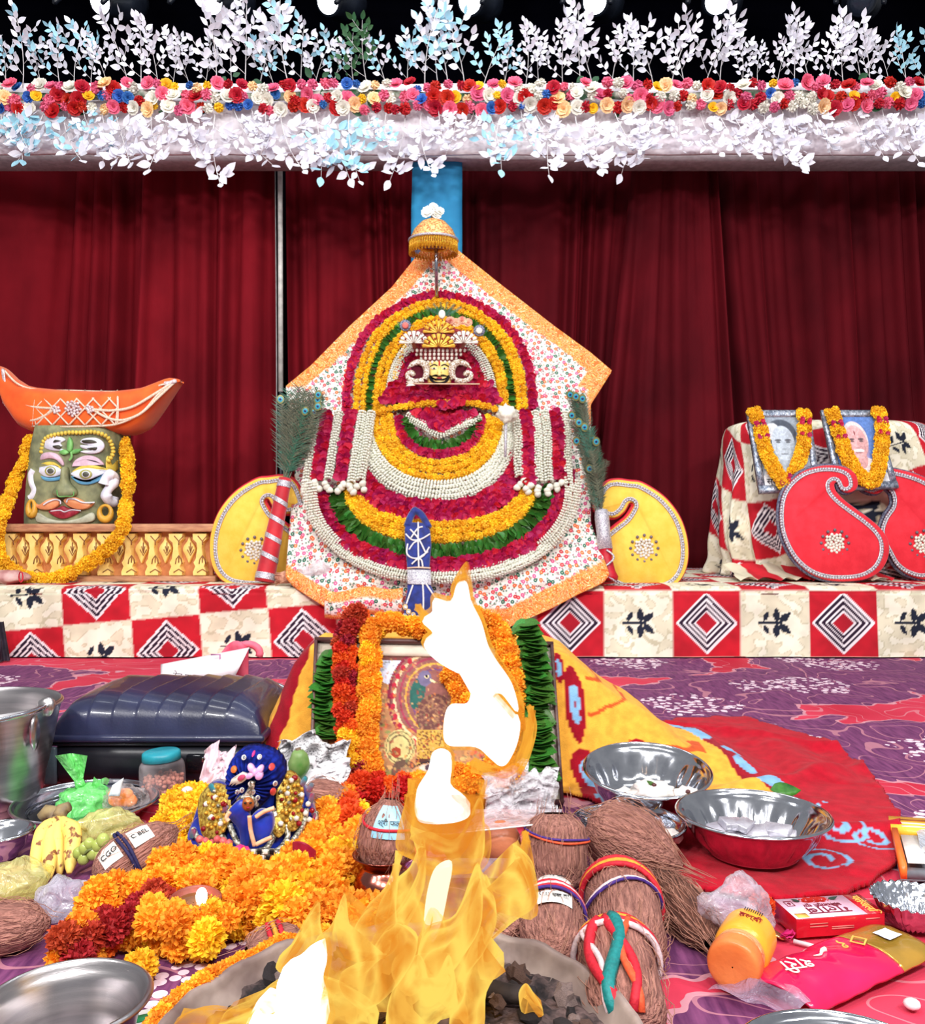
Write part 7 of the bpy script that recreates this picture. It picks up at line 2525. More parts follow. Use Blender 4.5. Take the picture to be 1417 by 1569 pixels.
solo('brass_coin', xf(lathe([(0.001, 0.0), (0.012, 0.0), (0.013, 0.0015), (0.012, 0.003), (0.001, 0.0025)], 20), Matrix.Translation(G(1190, 1433, .004)) @ Matrix.Rotation(.5, 4, 'Y')), M('coin_brass', (226, 190, 130), m=.8, r=.25), 'small brass coin beside the near corner of the pink box', 'coin', G(1190, 1438, 0))
solo('pink_petal', thick(xf(petal_geo(0.012, 5), Matrix.Translation(G(1205, 1436, .006))), 0.0005, (0, 0, 1)), M('pink_petal', (214, 30, 110), c2=(180, 10, 90), sc=40), 'magenta petal at the near left corner of the pink box', 'petal', G(1205, 1438, 0))

# pink incense pouch
pq = [G(1105, 1508, .012), G(1330, 1417, .02), G(1436, 1462, .02), G(1238, 1558, .012)]
pc_ = (pq[0] + pq[2]) / 2
pp_ = thing('incense_pouch', 'long pink foil pouch with gold end, torn open, lying in the front right corner', 'packet', (pc_.x, pc_.y, 0))


def pouch(u, v, e=0.0):
    p = pq[0].lerp(pq[1], u).lerp(pq[3].lerp(pq[2], u), v)
    b = (max(0, math.sin(PI * v)) ** 0.6) * 0.022 * (0.55 + 0.45 * math.sin(PI * min(1, 0.15 + u))) + 0.003 * nz(u * 9, v * 5)
    return p + Vector((0, 0, b + e))


m_pp = M('pouch_pink', (232, 30, 92), c2=(214, 16, 72), sc=8, r=0.22, coat=0.5, bump=0.3, bsc=18) if False else M('pouch_magenta', (232, 30, 92), c2=(214, 16, 72), sc=8, r=0.22, coat=0.5, bump=0.3, bsc=18)
part('pink_film', thick(grid(lambda u, v: pouch(.05 + .67 * u, v), 30, 16), -0.003, (0, 0, 1)), m_pp, pp_)
part('gold_end', thick(grid(lambda u, v: pouch(.72 + .28 * u, v), 14, 16), -0.003, (0, 0, 1)), M('pouch_gold', (196, 150, 60), c2=(150, 120, 40), sc=14, r=0.22, m=.4, coat=.4), pp_, label='gold end of the pouch')
part('clear_window', grid(lambda u, v: pouch(.85 + .10 * u, .35 + .25 * v, .003), 6, 4), M('window_white', (232, 236, 246), r=0.1), pp_)
part('torn_end', grid(lambda u, v: pouch(-.12 + .2 * u, .08 + .84 * v, 0.004 * math.sin(9 * v + 7 * u)), 12, 12), Mfilm('torn_film', (200, 170, 200), .75, .12, 20), pp_)
exu, eyv = (pq[1] - pq[0]), (pq[0] - pq[3])
for (u, v, tx, sz, mt_) in ((.25, .45, 'श्री', 0.034, m_stk), (.60, .40, '१', 0.03, m_gold2), (.70, .42, '◇', 0.030, m_gold2)):
    part('print', xf(text_geo(tx, sz), quad_frame(pouch(u, v, .003), exu, eyv) @ Matrix.Rotation(PI * .9, 4, 'Z')), mt_, pp_, flat=True)
part('swirl_print', tube([pouch(.38 + .012 * k, .42 + .03 * math.sin(k * .7), .002) for k in range(9)], [0.0006 + .0004 * k for k in range(9)], 5), m_stk, pp_)

# foil bowl, orange carton, pearl, plate, red card
fc = Vector(((1400 - CX) / F * 1.42, 1.42, 0.004))
fo = thing('foil_bowl', 'crinkled silver foil bowl at the right edge above the pink pouch', 'bowl', fc)
part('body', lathe(cr([(0.001, 0.0), (0.03, 0.0), (0.05, 0.02), (0.06, 0.042), (0.064, 0.044), (0.058, 0.042), (0.047, 0.02), (0.028, 0.004), (0.001, 0.003)], 3), 96, lambda r_, z, a: (r_ * (1 + .02 * math.sin(a * 24) + .02 * nz(a * 6, z * 90)), z + .002 * math.sin(a * 31))), M('foil', (226, 230, 240), m=1, r=0.18, bump=0.7, bsc=40, bd=.01), fo, m=Matrix.Translation(fc))
oc = thing('orange_carton', 'open orange and yellow carton with grey card inside, at the right edge', 'box', G(1400, 1330, 0))
k0, k1, k2, k3 = G(1361, 1250, .03), G(1452, 1256, .03), G(1478, 1330, .03), G(1380, 1326, .03)
bo = lambda u, v, z: Vector((*(k0.lerp(k1, u).lerp(k3.lerp(k2, u), v)).xy, z))


def prism(u0, u1, v0, v1, z0, z1):
    b = [bo(u0, v0, z0), bo(u1, v0, z0), bo(u1, v1, z0), bo(u0, v1, z0)]
    t_ = [bo(u0, v0, z1), bo(u1, v0, z1), bo(u1, v1, z1), bo(u0, v1, z1)]
    return [b + t_, [(3, 2, 1, 0), (4, 5, 6, 7), (0, 1, 5, 4), (1, 2, 6, 5), (2, 3, 7, 6), (3, 0, 4, 7)], None]


m_oy = M('carton_yellow', (250, 190, 60), c2=(244, 170, 44), sc=8, r=.35)
m_oo = M('carton_orange', (244, 124, 50), c2=(236, 104, 40), sc=8, r=.35)
part('floor_card', prism(0, 1, 0, 1, .003, .006), M('card_grey', (120, 122, 130)), oc)
part('top_flap', prism(0, 1, 0, .26, .006, .03), m_oy, oc)
part('side_wall', prism(0, .10, .26, 1, .006, .03), m_oo, oc)
part('front_wall', prism(.10, 1, .93, 1, .006, .02), MATS['card_grey'], oc)
part('white_card', prism(.14, .50, .34, .88, .022, .024), m_stk, oc)
part('silver_film', grid(lambda u, v: bo(.4 + .6 * u, .3 + .4 * v, .028 + .006 * math.sin(7 * u + 5 * v)), 10, 8), Mfilm('silver_film', (200, 204, 216), .4), oc)
for k in range(3):
    part('flap_print', prism(.18, .70 - .05 * k, .06 + .07 * k, .09 + .07 * k, .03, .0306), M('print_brown', (150, 80, 30), bump=0) if k == 0 else m_stk, oc)
solo('pearl_button', blob(G(1397, 1538, .009), (0.011, 0.011, 0.007), 0.05, 2, 2), M('button_white', (240, 222, 224), r=.3), 'small round white sweet alone on the red carpet, bottom right', 'sweet', G(1397, 1542, 0))
pcx = Vector(((1240 - CX) / F * 1.08, 0.965, 0.004))
bowl('steel_plate', 'steel plate rim just showing at the bottom edge below the pink pouch', pcx, 0.118, 0.045, 'plate')
solo('red_card', box((0.30, 1.02, 0.006), (0.09, 0.11, 0.004), 0.001), M('card_red', (214, 26, 34), r=.4), 'plain red card at the bottom edge right of the fire pan', 'card', (0.30, 1.02, 0.003))
blc = Vector(((98 - CX) / F * 1.03, 1.035, 0.002))
bowl('steel_bowl', 'thick-rimmed steel bowl in the bottom left corner', blc, 0.086, 0.088, lip=0.007, base=.7, mat=m_steelb)
gc_ = thing('small_card', 'small green and white card under the flower trim, bottom left of the fire pan', 'card', G(228, 1560, 0))
part('card', xf(box((0, 0, 0), (0.05, 0.05, 0.002), .0005), Matrix.Translation(G(228, 1562, .003)) @ Matrix.Rotation(.4, 4, 'Z')), m_stk, gc_)
part('green_band', xf(box((0, 0, 0), (0.05, 0.016, 0.0012)), Matrix.Translation(G(228, 1558, .0048)) @ Matrix.Rotation(.4, 4, 'Z')), M('card_green', (40, 150, 90)), gc_)

# ================================================================== newspaper bundles and fruit near the frame


def crumple(x0, x1, y0, y1, Y, seed, amp=0.03, nx=26, ny=18, bowl_=0.0):
    def fn(u, v):
        e = 0.30 * nz(u * 2.6, v * 2.6, seed) + .12 * nz(u * 7, v * 7, seed)
        px, py = x0 + (x1 - x0) * (u + e * 0.5), y1 + (y0 - y1) * (v + e)
        rim = bowl_ * ((2 * u - 1) ** 2 + (2 * v - 1) ** 2)
        p = P(px, py, Y)
        p.y += amp * (abs(nz(u * 5, v * 5, seed + 3)) * 2 - 0.5) + 0.06 * v - rim * 0.5
        p.z = max(p.z, 0.004)
        return p
    return grid(fn, nx, ny)


def news_mat():
    mt, nt, b, vec = newmat('newsprint')
    wv = nt.nodes.new('ShaderNodeTexWave')
    wv.bands_direction = 'Z'
    wv.inputs['Scale'].default_value = 45
    wv.inputs['Distortion'].default_value = 6
    wv.inputs['Detail'].default_value = 3
    nt.links.new(vec, wv.inputs['Vector'])
    n = tex_noise(nt, vec, 300, 1)
    pr = mth(nt, 'MULTIPLY', ramp(nt, wv.outputs['Fac'], [(0.5, (0, 0, 0)), (.6, (1, 1, 1))]), ramp(nt, n, [(0.45, (0, 0, 0)), (.55, (1, 1, 1))]))
    nt.links.new(mixc(nt, pr, lin((218, 216, 218)), lin((120, 118, 122))), b.inputs['Base Color'])
    b.inputs['Roughness'].default_value = .7
    return mt


m_news = news_mat()
nb = thing('newspaper_bundle', 'crumpled newspaper cradling a green vegetable, behind the blue-turbaned doll', 'newspaper', P(478, 1205, 1.95))
part('paper', thick(crumple(424, 532, 1138, 1200, 1.96, 2, .04, bowl_=.03), 0.003), m_news, nb)
part('paper_rim', thick(crumple(440, 524, 1176, 1206, 1.91, 5, .02), 0.003), M('news_back', (236, 232, 234), c2=(214, 210, 216), sc=20), nb)
vg = thing('green_vegetable', 'small green vegetable wrapped in the newspaper bundle', 'vegetable', P(460, 1185, 1.93))
part('body', blob(P(458, 1170, 1.92), (0.022, 0.02, 0.032), 0.15, 1.5, 3, 2), M('veg_green', (70, 124, 50), c2=(120, 146, 86), sc=30, r=.4), vg)
part('stalk', tube([P(459, 1158, 1.92), P(456, 1146, 1.925)], [.009, .006], 6), M('veg_stalk', (120, 96, 74)), vg)
solo('pink_paper', thick(crumple(304, 350, 1156, 1212, 1.93, 9, .02), 0.003), M('paper_pinkish', (232, 206, 214), c2=(214, 184, 194), sc=14), 'crumpled pinkish paper sticking up left of the blue turban', 'paper', P(326, 1212, 1.93))
nb2 = thing('newspaper_bundle', 'crumpled newspaper in clear plastic at the lower right of the framed picture', 'newspaper', P(800, 1245, 1.86))
part('paper', thick(crumple(745, 852, 1196, 1246, 1.87, 12, .04), 0.003), m_news, nb2)
part('paper_flap', thick(crumple(786, 812, 1178, 1212, 1.90, 14, .01, 10, 10), 0.003), m_news, nb2)
part('plastic', crumple(742, 856, 1192, 1248, 1.84, 17, .03), Mfilm('clear_film4', (230, 224, 230), .6, .08, 30), nb2)
tr = thing('fruit_tray', 'clear plastic tray with brown round fruit behind the flames', 'tray', P(760, 1345, 1.56))
fy = 1.60
part('fruit', blob(P(768, 1292, fy), (0.036, 0.034, 0.04), 0.05, 1.5, 3), M('fruit_brown', (206, 130, 90), c2=(176, 96, 66), sc=8, r=.35), tr)
part('fruit', blob(P(708, 1290, fy), (0.036, 0.034, 0.04), 0.05, 1.5, 3, 3), MATS['fruit_brown'], tr)
part('cover_film', grid(lambda u, v: P(676 + 150 * u + 8 * v, 1278 - 38 * v - 16 * u * (1 - v), 1.56 + .12 * v), 12, 8), Mfilm('clear_film5', (236, 220, 226), .62, .06, 14), tr)
part('rim_bead', tube([P(676 + 150 * k / 12, 1279 - 16 * k / 12, 1.555) for k in range(13)], .0016, 6), m_stk, tr)
part('tray_wall', grid(lambda u, v: P(680 + 140 * u, 1345 - 30 * v, 1.55 + .02 * math.sin(PI * u)), 10, 4), MATS['clear_film5'], tr)

# ================================================================== blue-turbaned doll deity
Yd = 1.72
dl = thing('dressed_doll', 'small doll deity in royal blue and gold dress with pleated blue turban, amid marigolds', 'doll', P(392, 1318, Yd))
m_dblue = M('satin_blue', (24, 54, 176), c2=(14, 32, 132), sc=20, r=.28, sheen=.3, bump=.1)
m_dgold = M('zari_gold', (226, 196, 90), c2=(150, 110, 40), sc=150, lo=.4, hi=.6, r=.3, m=.4, bump=.7, bsc=160)
m_dsil = M('zari_silver', (226, 224, 206), c2=(110, 106, 90), sc=190, lo=.42, hi=.58, r=.3, m=.4, bump=.7, bsc=200)
m_peach = M('peach_trim', (238, 196, 160), c2=(220, 160, 120), sc=60, r=.5)


def Ysk(px, py):
    return Yd - 0.075 + 0.085 * min(1, ((px - 392) / 98.0) ** 2) + (1320 - py) * 0.0006


part('skirt', relief(cr([(300, 1250), (318, 1205), (345, 1195), (392, 1235), (435, 1190), (468, 1200), (484, 1240), (478, 1275), (450, 1296), (420, 1312), (392, 1318), (350, 1312), (310, 1300), (292, 1278)], 5, True), Ysk, 0.03, 4), m_dblue, dl)
part('gold_panel', relief(cr([(424, 1228), (428, 1192), (446, 1180), (462, 1196), (466, 1225), (452, 1252), (436, 1262), (428, 1250)], 4, True), lambda x, y: Ysk(x, y) - .026, .016, 2.5), m_dgold, dl, label='gold embroidered panel, right')
part('gold_panel', relief(cr([(308, 1262), (306, 1222), (326, 1200), (350, 1206), (360, 1232), (352, 1262), (336, 1280), (316, 1280)], 4, True), lambda x, y: Ysk(x, y) - .026, .016, 2.5), m_dgold, dl, label='gold embroidered panel, left')
part('gold_leaf', relief(cr([(446, 1240), (462, 1234), (466, 1252), (454, 1270), (442, 1266)], 4, True), lambda x, y: Ysk(x, y) - .03, .016, 2), m_dgold, dl)
part('gold_leaf', relief(cr([(420, 1250), (434, 1246), (440, 1266), (430, 1280), (420, 1272)], 4, True), lambda x, y: Ysk(x, y) - .03, .016, 2), m_dgold, dl)
for pts in ([(418, 1240), (424, 1265), (412, 1295), (398, 1304)], [(438, 1264), (440, 1285), (424, 1304), (404, 1308)], [(470, 1240), (462, 1268), (446, 1290), (430, 1302)], [(484, 1244), (476, 1276), (452, 1296), (420, 1312)],
            [(352, 1264), (362, 1288), (374, 1300)], [(340, 1280), (352, 1298), (376, 1310)], [(296, 1270), (312, 1296), (350, 1310), (384, 1316)]):
    part('silver_braid', tube(pathpx(pts, lambda x, y: Ysk(x, y) - .034, 0), .0055, 6), m_dsil, dl)
gem = ico(0.006, 1)
for k, (x, y) in enumerate(((452, 1192), (462, 1218), (472, 1232), (478, 1242), (474, 1256), (468, 1246), (458, 1262), (446, 1196), (440, 1216), (452, 1226), (316, 1232), (330, 1222), (342, 1232), (324, 1252), (338, 1262), (312, 1270), (430, 1262), (454, 1254), (462, 1284), (440, 1290))):
    part('gem', xf(gem, Matrix.Translation(P(x, y, Ysk(x, y) - .044))), (m_pearl, MATS['garnet'])[k % 3 == 0], dl)
for k in range(60):
    a_, r_ = k * 2.4, math.sqrt((k % 30 + .5) / 30)
    cx_, cy_ = ((446, 1224) if k < 30 else (332, 1242))
    x, y = cx_ + 19 * r_ * math.cos(a_), cy_ + 38 * r_ * math.sin(a_)
    part('zari_bead', xf(ico(.0042, 1), Matrix.Translation(P(x, y, Ysk(x, y) - .043))), (m_goldw, m_dsil, MATS['garnet'])[k % 3 if k % 2 else 0], dl)
for (x, y, a) in ((466, 1196, .5), (476, 1206, .5), (478, 1222, .2), (484, 1252, .1), (326, 1206, -.5), (346, 1238, .6), (352, 1250, .6), (296, 1276, .2)):
    part('stone', relief(ell(x, y, 4.4, 7.5, 12, a, 3), lambda p, q: Ysk(p, q) - .036, .008, 1), M('ruby_stone', (160, 24, 70), c2=(40, 130, 140), sc=30, r=.12), dl, label='ruby red set stone')
part('lapel', relief(cr([(350, 1244), (362, 1228), (376, 1224), (384, 1246), (384, 1292), (372, 1294), (368, 1268), (358, 1256)], 4, True), Yd - .105, .014, 1.5), m_dblue, dl)
part('lapel', relief(cr([(386, 1250), (400, 1238), (418, 1244), (421, 1264), (410, 1286), (395, 1290), (386, 1270)], 4, True), Yd - .11, .018, 2), m_dblue, dl)
for pts in ([(392, 1252), (404, 1244), (420, 1238)], [(382, 1250), (384, 1272), (390, 1296)], [(392, 1294), (404, 1288), (416, 1283)], [(352, 1244), (347, 1252), (350, 1258)]):
    part('trim', tube(pathpx(pts, Yd - .135, 0), .0042, 6), m_peach, dl)
part('face', blob(P(380, 1232, Yd - .115), (.011, .010, .013), 0, 1, 3), M('doll_face', (190, 116, 60), c2=(160, 84, 40), sc=60, r=.3, m=.3), dl)
for s in (-1, 1):
    part('eye', relief(ell(380 + 4.2 * s, 1230, 2.2, 1.4, 10), Yd - .126, .003, .3), m_ink, dl)
part('mouth', relief(ell(380, 1237, 2.6, 1.1, 10), Yd - .1265, .003, .3), M('lip_red2', (170, 30, 40)), dl)


def turb(u, v):
    a = 2 * PI * u
    lobe = 1 + .07 * math.sin(3 * a + 1) + .05 * math.sin(2 * a) + .012 * math.cos(30 * a)
    rx, ry = 42 * lobe, 45 * lobe
    k = v
    px, py = 387 + rx * k * math.cos(a), 1193 - ry * k * math.sin(a)
    p = P(px, py, Yd - .06)
    p.y -= .045 * math.sqrt(max(0, 1 - k ** 3)) + .0045 * math.cos(30 * a) * min(1, k * 2.5)
    if k > .99:
        p.y += .02
    return p


gt = grid(turb, 141, 14)
part('turban', thick(gt, 0.03), M('turban_blue', (22, 40, 140), c2=(10, 20, 84), sc=60, r=.9, spec=.1), dl)
Ytb = lambda x, y: Yd - .06 - .045 * math.sqrt(max(0, 1 - min(1, math.hypot((x - 387) / 43, (y - 1193) / 46)) ** 3)) - .004
for (x, y) in ((374, 1160), (398, 1159), (422, 1200), (371, 1210), (364, 1213), (388, 1213), (395, 1222), (384, 1200)):
    mr = part('mirror', relief(ell(x, y, 3.6, 4, 14), Ytb, .006, .8), m_stk, dl)
    part('mirror_glass', relief(ell(x, y, 2, 2.3, 12), lambda p, q: Ytb(p, q) - .006, .002, .3), mir, mr)
for (x, y, c) in ((359, 1178, 'orange'), (417, 1174, 'coral'), (419, 1212, 'coral'), (389, 1154, 'magenta')):
    part('cowrie_bead', relief(ell(x, y, 4.6, 5.4, 14) if c != 'magenta' else ell(x, y, 2, 5, 10, .3), Ytb, .009, 1.2), M('bead_' + c, {'orange': (246, 130, 60), 'coral': (236, 80, 80), 'magenta': (236, 60, 140)}[c], r=.3), dl, label='%s bead' % c)
m_lil = M('lilac', (226, 176, 226), c2=(214, 158, 214), sc=20, r=.4)
for (x, y, a, b, r_) in ((386, 1176, 5, 8, -.5), (399, 1178, 5, 8, .6), (384, 1187, 7, 4.5, -.6), (398, 1187, 6, 7, .4), (391, 1182, 4, 6, .1)):
    part('butterfly_wing', relief(ell(x, y, a, b, 14, r_), lambda p, q: Ytb(p, q) - .004, .010, 1.2), m_lil, dl, label='lilac butterfly piece')
part('plume', relief([(352, 1202), (356, 1192), (362, 1188), (372, 1182), (380, 1184), (380, 1192), (372, 1198), (362, 1202), (364, 1198), (356, 1203), (359, 1198)], Ytb, .008, .6), m_pearl, dl, label='white plume')
part('plume_heart', relief(ell(370, 1191, 6.5, 4, 14, -.5), lambda p, q: Ytb(p, q) - .008, .004, .8), M('plume_rose', (200, 70, 110)), dl)
part('crest_braid', tube(pathpx([(388, 1196), (384, 1210), (376, 1220), (365, 1222)], Ytb, .004), .0055, 6), m_dsil, dl)
part('crest_braid', tube(pathpx([(372, 1222), (384, 1220), (394, 1232)], Ytb, .006), .0055, 6), m_dsil, dl)
part('silver_bib', relief([(380, 1300), (420, 1300), (424, 1310), (400, 1342), (386, 1318)], Yd - .135, .012, 1.5), m_dsil, dl, label='silver grid bib')
for r_ in range(4):
    for k in range(4 - r_):
        part('bib_stone', xf(box((0, 0, 0), (.008, .004, .008), .001), Matrix.Translation(P(388 + 9.4 * k + 4 * r_, 1305 + 9 * r_, Yd - .15))), (m_pearl, m_ink)[(r_ + k) % 2], dl)
part('rosette', xf(petal_geo(.013, 3), aim(P(372, 1303, Yd - .15), (0, -1, .3))), M('rosette_pink', (236, 80, 150), c2=(214, 40, 120), sc=60), dl, label='pink cloth flower')
part('coral_beads', join(*[xf(ico(.008, 1), Matrix.Translation(P(306 + 9 * k, 1286 + 3 * (k % 3), Yd - .07 - .005 * k))) for k in range(6)]), M('coral_pink', (240, 110, 110), r=.4), dl)

# ================================================================== marigolds heaped in front
PILE = [('bright yellow-orange marigold garland arching up at the left of the doll', [(262, 1262), (280, 1232), (295, 1225), (302, 1245), (286, 1268)], 'y', .026, .030, 3),
        ('fat orange marigold garland curving below the doll to the left', [(250, 1342), (290, 1334), (332, 1334), (366, 1346), (388, 1372), (396, 1398)], 'o', .03, .034, 4),
        ('orange marigold garland looping round behind the clay lamp', [(150, 1385), (190, 1368), (235, 1362), (270, 1352), (305, 1358), (335, 1372)], 'o', .028, .030, 3),
        ('orange marigold garland in front of the clay lamp', [(345, 1400), (325, 1425), (285, 1432), (250, 1425), (235, 1405)], 'o', .027, .028, 3),
        ('red and orange marigold garland trailing to the lower left', [(235, 1385), (215, 1405), (190, 1418), (150, 1432), (110, 1450), (80, 1472)], 'm', .026, .028, 3),
        ('orange marigold garland right of the doll below its dress', [(424, 1380), (448, 1354), (470, 1328), (486, 1306)], 'o', .030, .034, 4),
        ('orange marigold garland rising from the doll toward the framed picture', [(490, 1285), (505, 1255), (520, 1240), (545, 1225)], 'o', .028, .030, 3),
        ('red-orange marigolds between doll and framed picture', [(520, 1228), (535, 1240), (528, 1262), (545, 1275)], 'r', .026, .028, 3),
        ('deep orange marigold garland passing left of the copper pot', [(435, 1408), (475, 1385), (505, 1355), (530, 1325), (548, 1295)], 'o', .030, .034, 4),
        ('orange marigold garland lying in front of the copper pot', [(455, 1420), (500, 1412), (545, 1420), (600, 1418), (640, 1410)], 'o', .03, .032, 4)]
for lab, px_, c, ring, rad, per in PILE:
    gg = thing('marigold_garland', lab, 'garland', G(*px_[len(px_) // 2]))
    fluffy(gg, [G(x, y, .042 if per == 4 else .038) for x, y in cr(px_, 6)], .034, ring * .75, rad * .92, (lambda k, t: rnd.choice(('r', 'd', 'r', 'o', 'd'))) if c == 'm' else (lambda k, t, c=c: c if rnd.random() < .85 else 'y'), per)
for (x, y, r_, c, lab) in ((215, 1487, .026, 'y', 'single orange marigold lying alone at the lower left by the steel bowl'), (470, 1340, .03, 'o', 'round orange marigold beside the crimson petal near the doll')):
    gg = thing('marigold_bloom', lab, 'flower', G(x, y, 0))
    inst('marigold', ME_MARI_L[c][0], gg, Matrix.Translation(G(x, y - 6, r_ * .8)) @ rand_rot() @ Matrix.Scale(r_, 4))
solo('crimson_petal', thick(grid(lambda u, v: P(448 + 36 * u, 1290 + 14 * u + 26 * v * math.sin(PI * (.15 + .7 * u)) - 6 * math.sin(PI * u), 1.52 - .02 * math.sin(PI * u)), 10, 8), .001), M('petal_wine', (166, 16, 60), c2=(140, 8, 46), sc=30), 'large wine-red petal among marigolds at the right of the doll', 'petal', P(466, 1325, 1.52))
solo('crimson_petal', thick(grid(lambda u, v: P(134 + 40 * u, 1404 - 28 * v * math.sin(PI * (.2 + .6 * u)) + 4 * u, 1.43 + .03 * v - .015 * math.sin(PI * u)), 10, 8), .001), MATS['petal_wine'], 'wine-red petal by the clear plastic bag at left', 'petal', P(152, 1405, 1.43))
wf = thing('white_flower', 'small white flower beside the red thread at the fire pan rim', 'flower', G(468, 1440, 0))
for k in range(12):
    part('petal', blob(P(470 + 12 * math.cos(k * 2.4) * (k / 12) ** .5, 1422 + 10 * math.sin(k * 2.4) * (k / 12) ** .5, 1.34 - .004 * (k % 3)), (.009, .007, .009), .2, 2, 1, k), m_white, wf)

# clay lamp
dc = G(297, 1394, .05)
dy = thing('clay_lamp', 'small brown clay oil lamp with tiny flame nested in the marigolds', 'lamp', (dc.x, dc.y, 0.0))
ldm = Matrix.Translation(dc + Vector((0, 0, -.004))) @ Matrix.Rotation(.12, 4, 'X')
part('dish', lathe(cr([(.001, 0), (.016, 0), (.03, .012), (.036, .022), (.034, .024), (.028, .014), (.014, .005), (.001, .005)], 3), 36, lambda r_, z, a: (r_ * (1 + .18 * max(0, math.cos(a)) ** 6), z)), M('terracotta', (150, 74, 60), c2=(120, 54, 46), sc=30, r=.45), dy, m=ldm)
part('oil', lathe([(.001, .016), (.029, .016)], 30), M('lamp_oil', (120, 74, 40), r=.05, bump=0), dy, m=ldm)
part('flame', blob(P(309, 1374, dc.y), (.0085, .0085, .014), .08, 1.5, 3), Memit('lamp_flame', (255, 244, 220), 9), dy)

# ================================================================== fire pan
KC = Vector(((612 - CX) / F * .95, 0.948, 0.0))
KR, KZ = 0.255, 0.10
kd = thing('fire_pan', 'round iron fire pan with worn grey rim, full of ash and embers, front centre', 'fire pan', KC)
m_iron = M('worn_iron', (176, 158, 150), c2=(120, 100, 96), sc=14, r=.5, m=.35, bump=.3, bsc=50)
part('basin', lathe(cr([(.001, .004), (.12, .004), (.19, .03), (.235, .07), (KR, KZ), (KR + .003, KZ + .003), (KR - .004, KZ + .002), (KR - .016, KZ - .016), (.2, .05), (.12, .03), (.001, .03)], 4), 96, lambda r_, z, a: (r_, z + (.0025 * math.sin(a * 9) + .002 * math.sin(a * 23) if z > .09 else 0))), m_iron, kd, m=Matrix.Translation(KC))


def ash(u, v):
    a, r_ = 2 * PI * u, (KR - .018) * v
    x, y = r_ * math.cos(a), r_ * math.sin(a)
    z = .074 + .022 * (1 - v ** 3) + .012 * nz(x * 16, y * 16) + .012 * abs(nz(x * 42, y * 42, 3)) + .006 * nz(x * 90, y * 90, 5)
    return KC + Vector((x, y, z))


part('ash_bed', grid(ash, 120, 44), M('ash', (104, 84, 82), c2=(34, 28, 30), sc=30, r=.95, bump=.9, bsc=90, bd=.01, lo=.38, hi=.6), kd, kind='stuff')
m_char = [M('charcoal', (52, 44, 46), c2=(26, 22, 26), sc=40, r=.8, bump=.6, bsc=70), M('charred_wood', (112, 84, 72), c2=(60, 44, 42), sc=30, r=.9, bump=.6, bsc=60), M('ashen_lump', (150, 128, 122), c2=(90, 76, 76), sc=30, r=.95, bump=.5)]
q = random.Random(12)
CH = [[mesh('charcoal_lump', blob((0, 0, 0), (1, .75, .6), .55, 1.6, 2, 3 * k), m, False) for k in range(3)] for m in m_char]
for k in range(170):
    a, r_ = q.uniform(0, 2 * PI), math.sqrt(q.random()) * (KR - .045)
    x, y = r_ * math.cos(a), r_ * math.sin(a)
    s = q.uniform(.007, .017)
    inst('charcoal_lump', CH[q.choice((0, 0, 1, 1, 2))][k % 3], kd, Matrix.Translation(KC + Vector((x, y, .082 + .022 * (1 - (r_ / KR) ** 3) + s * .3))) @ rand_rot(q) @ Matrix.Scale(s, 4))
for k, (x, y, z, a, l) in enumerate(((-.05, .05, .11, .4, .16), (.04, .0, .12, 2.2, .15), (.0, .1, .115, 1.2, .14), (-.12, -.02, .10, 2.7, .12), (.1, .08, .105, -.4, .1))):
    d = Vector((math.cos(a), math.sin(a), .15)) * l / 2
    c = KC + Vector((x, y, z))
    part('firewood_stick', tube([c - d, c - d * .3 + Vector((0, 0, .004)), c + d * .4, c + d], [.012, .013, .011, .010], 8), m_char[k % 2], kd)

# trim of marigolds lying against the outside of the pan, left side
gt_ = thing('marigold_garland', 'narrow marigold trim running round the left outside of the fire pan rim', 'garland', KC + Vector((-.2, .1, 0)))
for k in range(58):
    a = PI * (.58 + .50 * k / 57)
    for j in range(2):
        p = KC + Vector(((KR + .014) * math.cos(a), (KR + .014) * math.sin(a), KZ - .008 - .017 * j + rnd.uniform(-.003, .003)))
        inst('marigold', rnd.choice(ME_MARI_L['o']), gt_, Matrix.Translation(p) @ rand_rot() @ Matrix.Scale(rnd.uniform(.013, .017), 4))

# ================================================================== the fire
m_fl = Mflame('flame_yellow', (255, 214, 96), (228, 140, 40), 1.0, 0.42)
m_fl2 = Mflame('flame_amber', (255, 180, 60), (226, 116, 24), 0.9, 0.2)
m_hot = Memit('flame_white', (255, 250, 244), 2.2)
fi = thing('fire', 'tall yellow flames with white-hot tips rising from the fire pan', 'fire', KC + Vector((0, .03, .1)))


def flame(pts, Y, th, mat, name='flame', n=5, ins=9, label=None):
    c = cr(pts, n, True)
    cx = sum(p[0] for p in c) / len(c)
    h = max(p[1] for p in c) - min(p[1] for p in c)
    yb = max(p[1] for p in c)
    Yf_ = lambda x, y: Y + .03 * math.sin((yb - y) * .02 + cx * .05)
    part(name, relief(c, Yf_, th, ins, True), mat, fi, label=label)


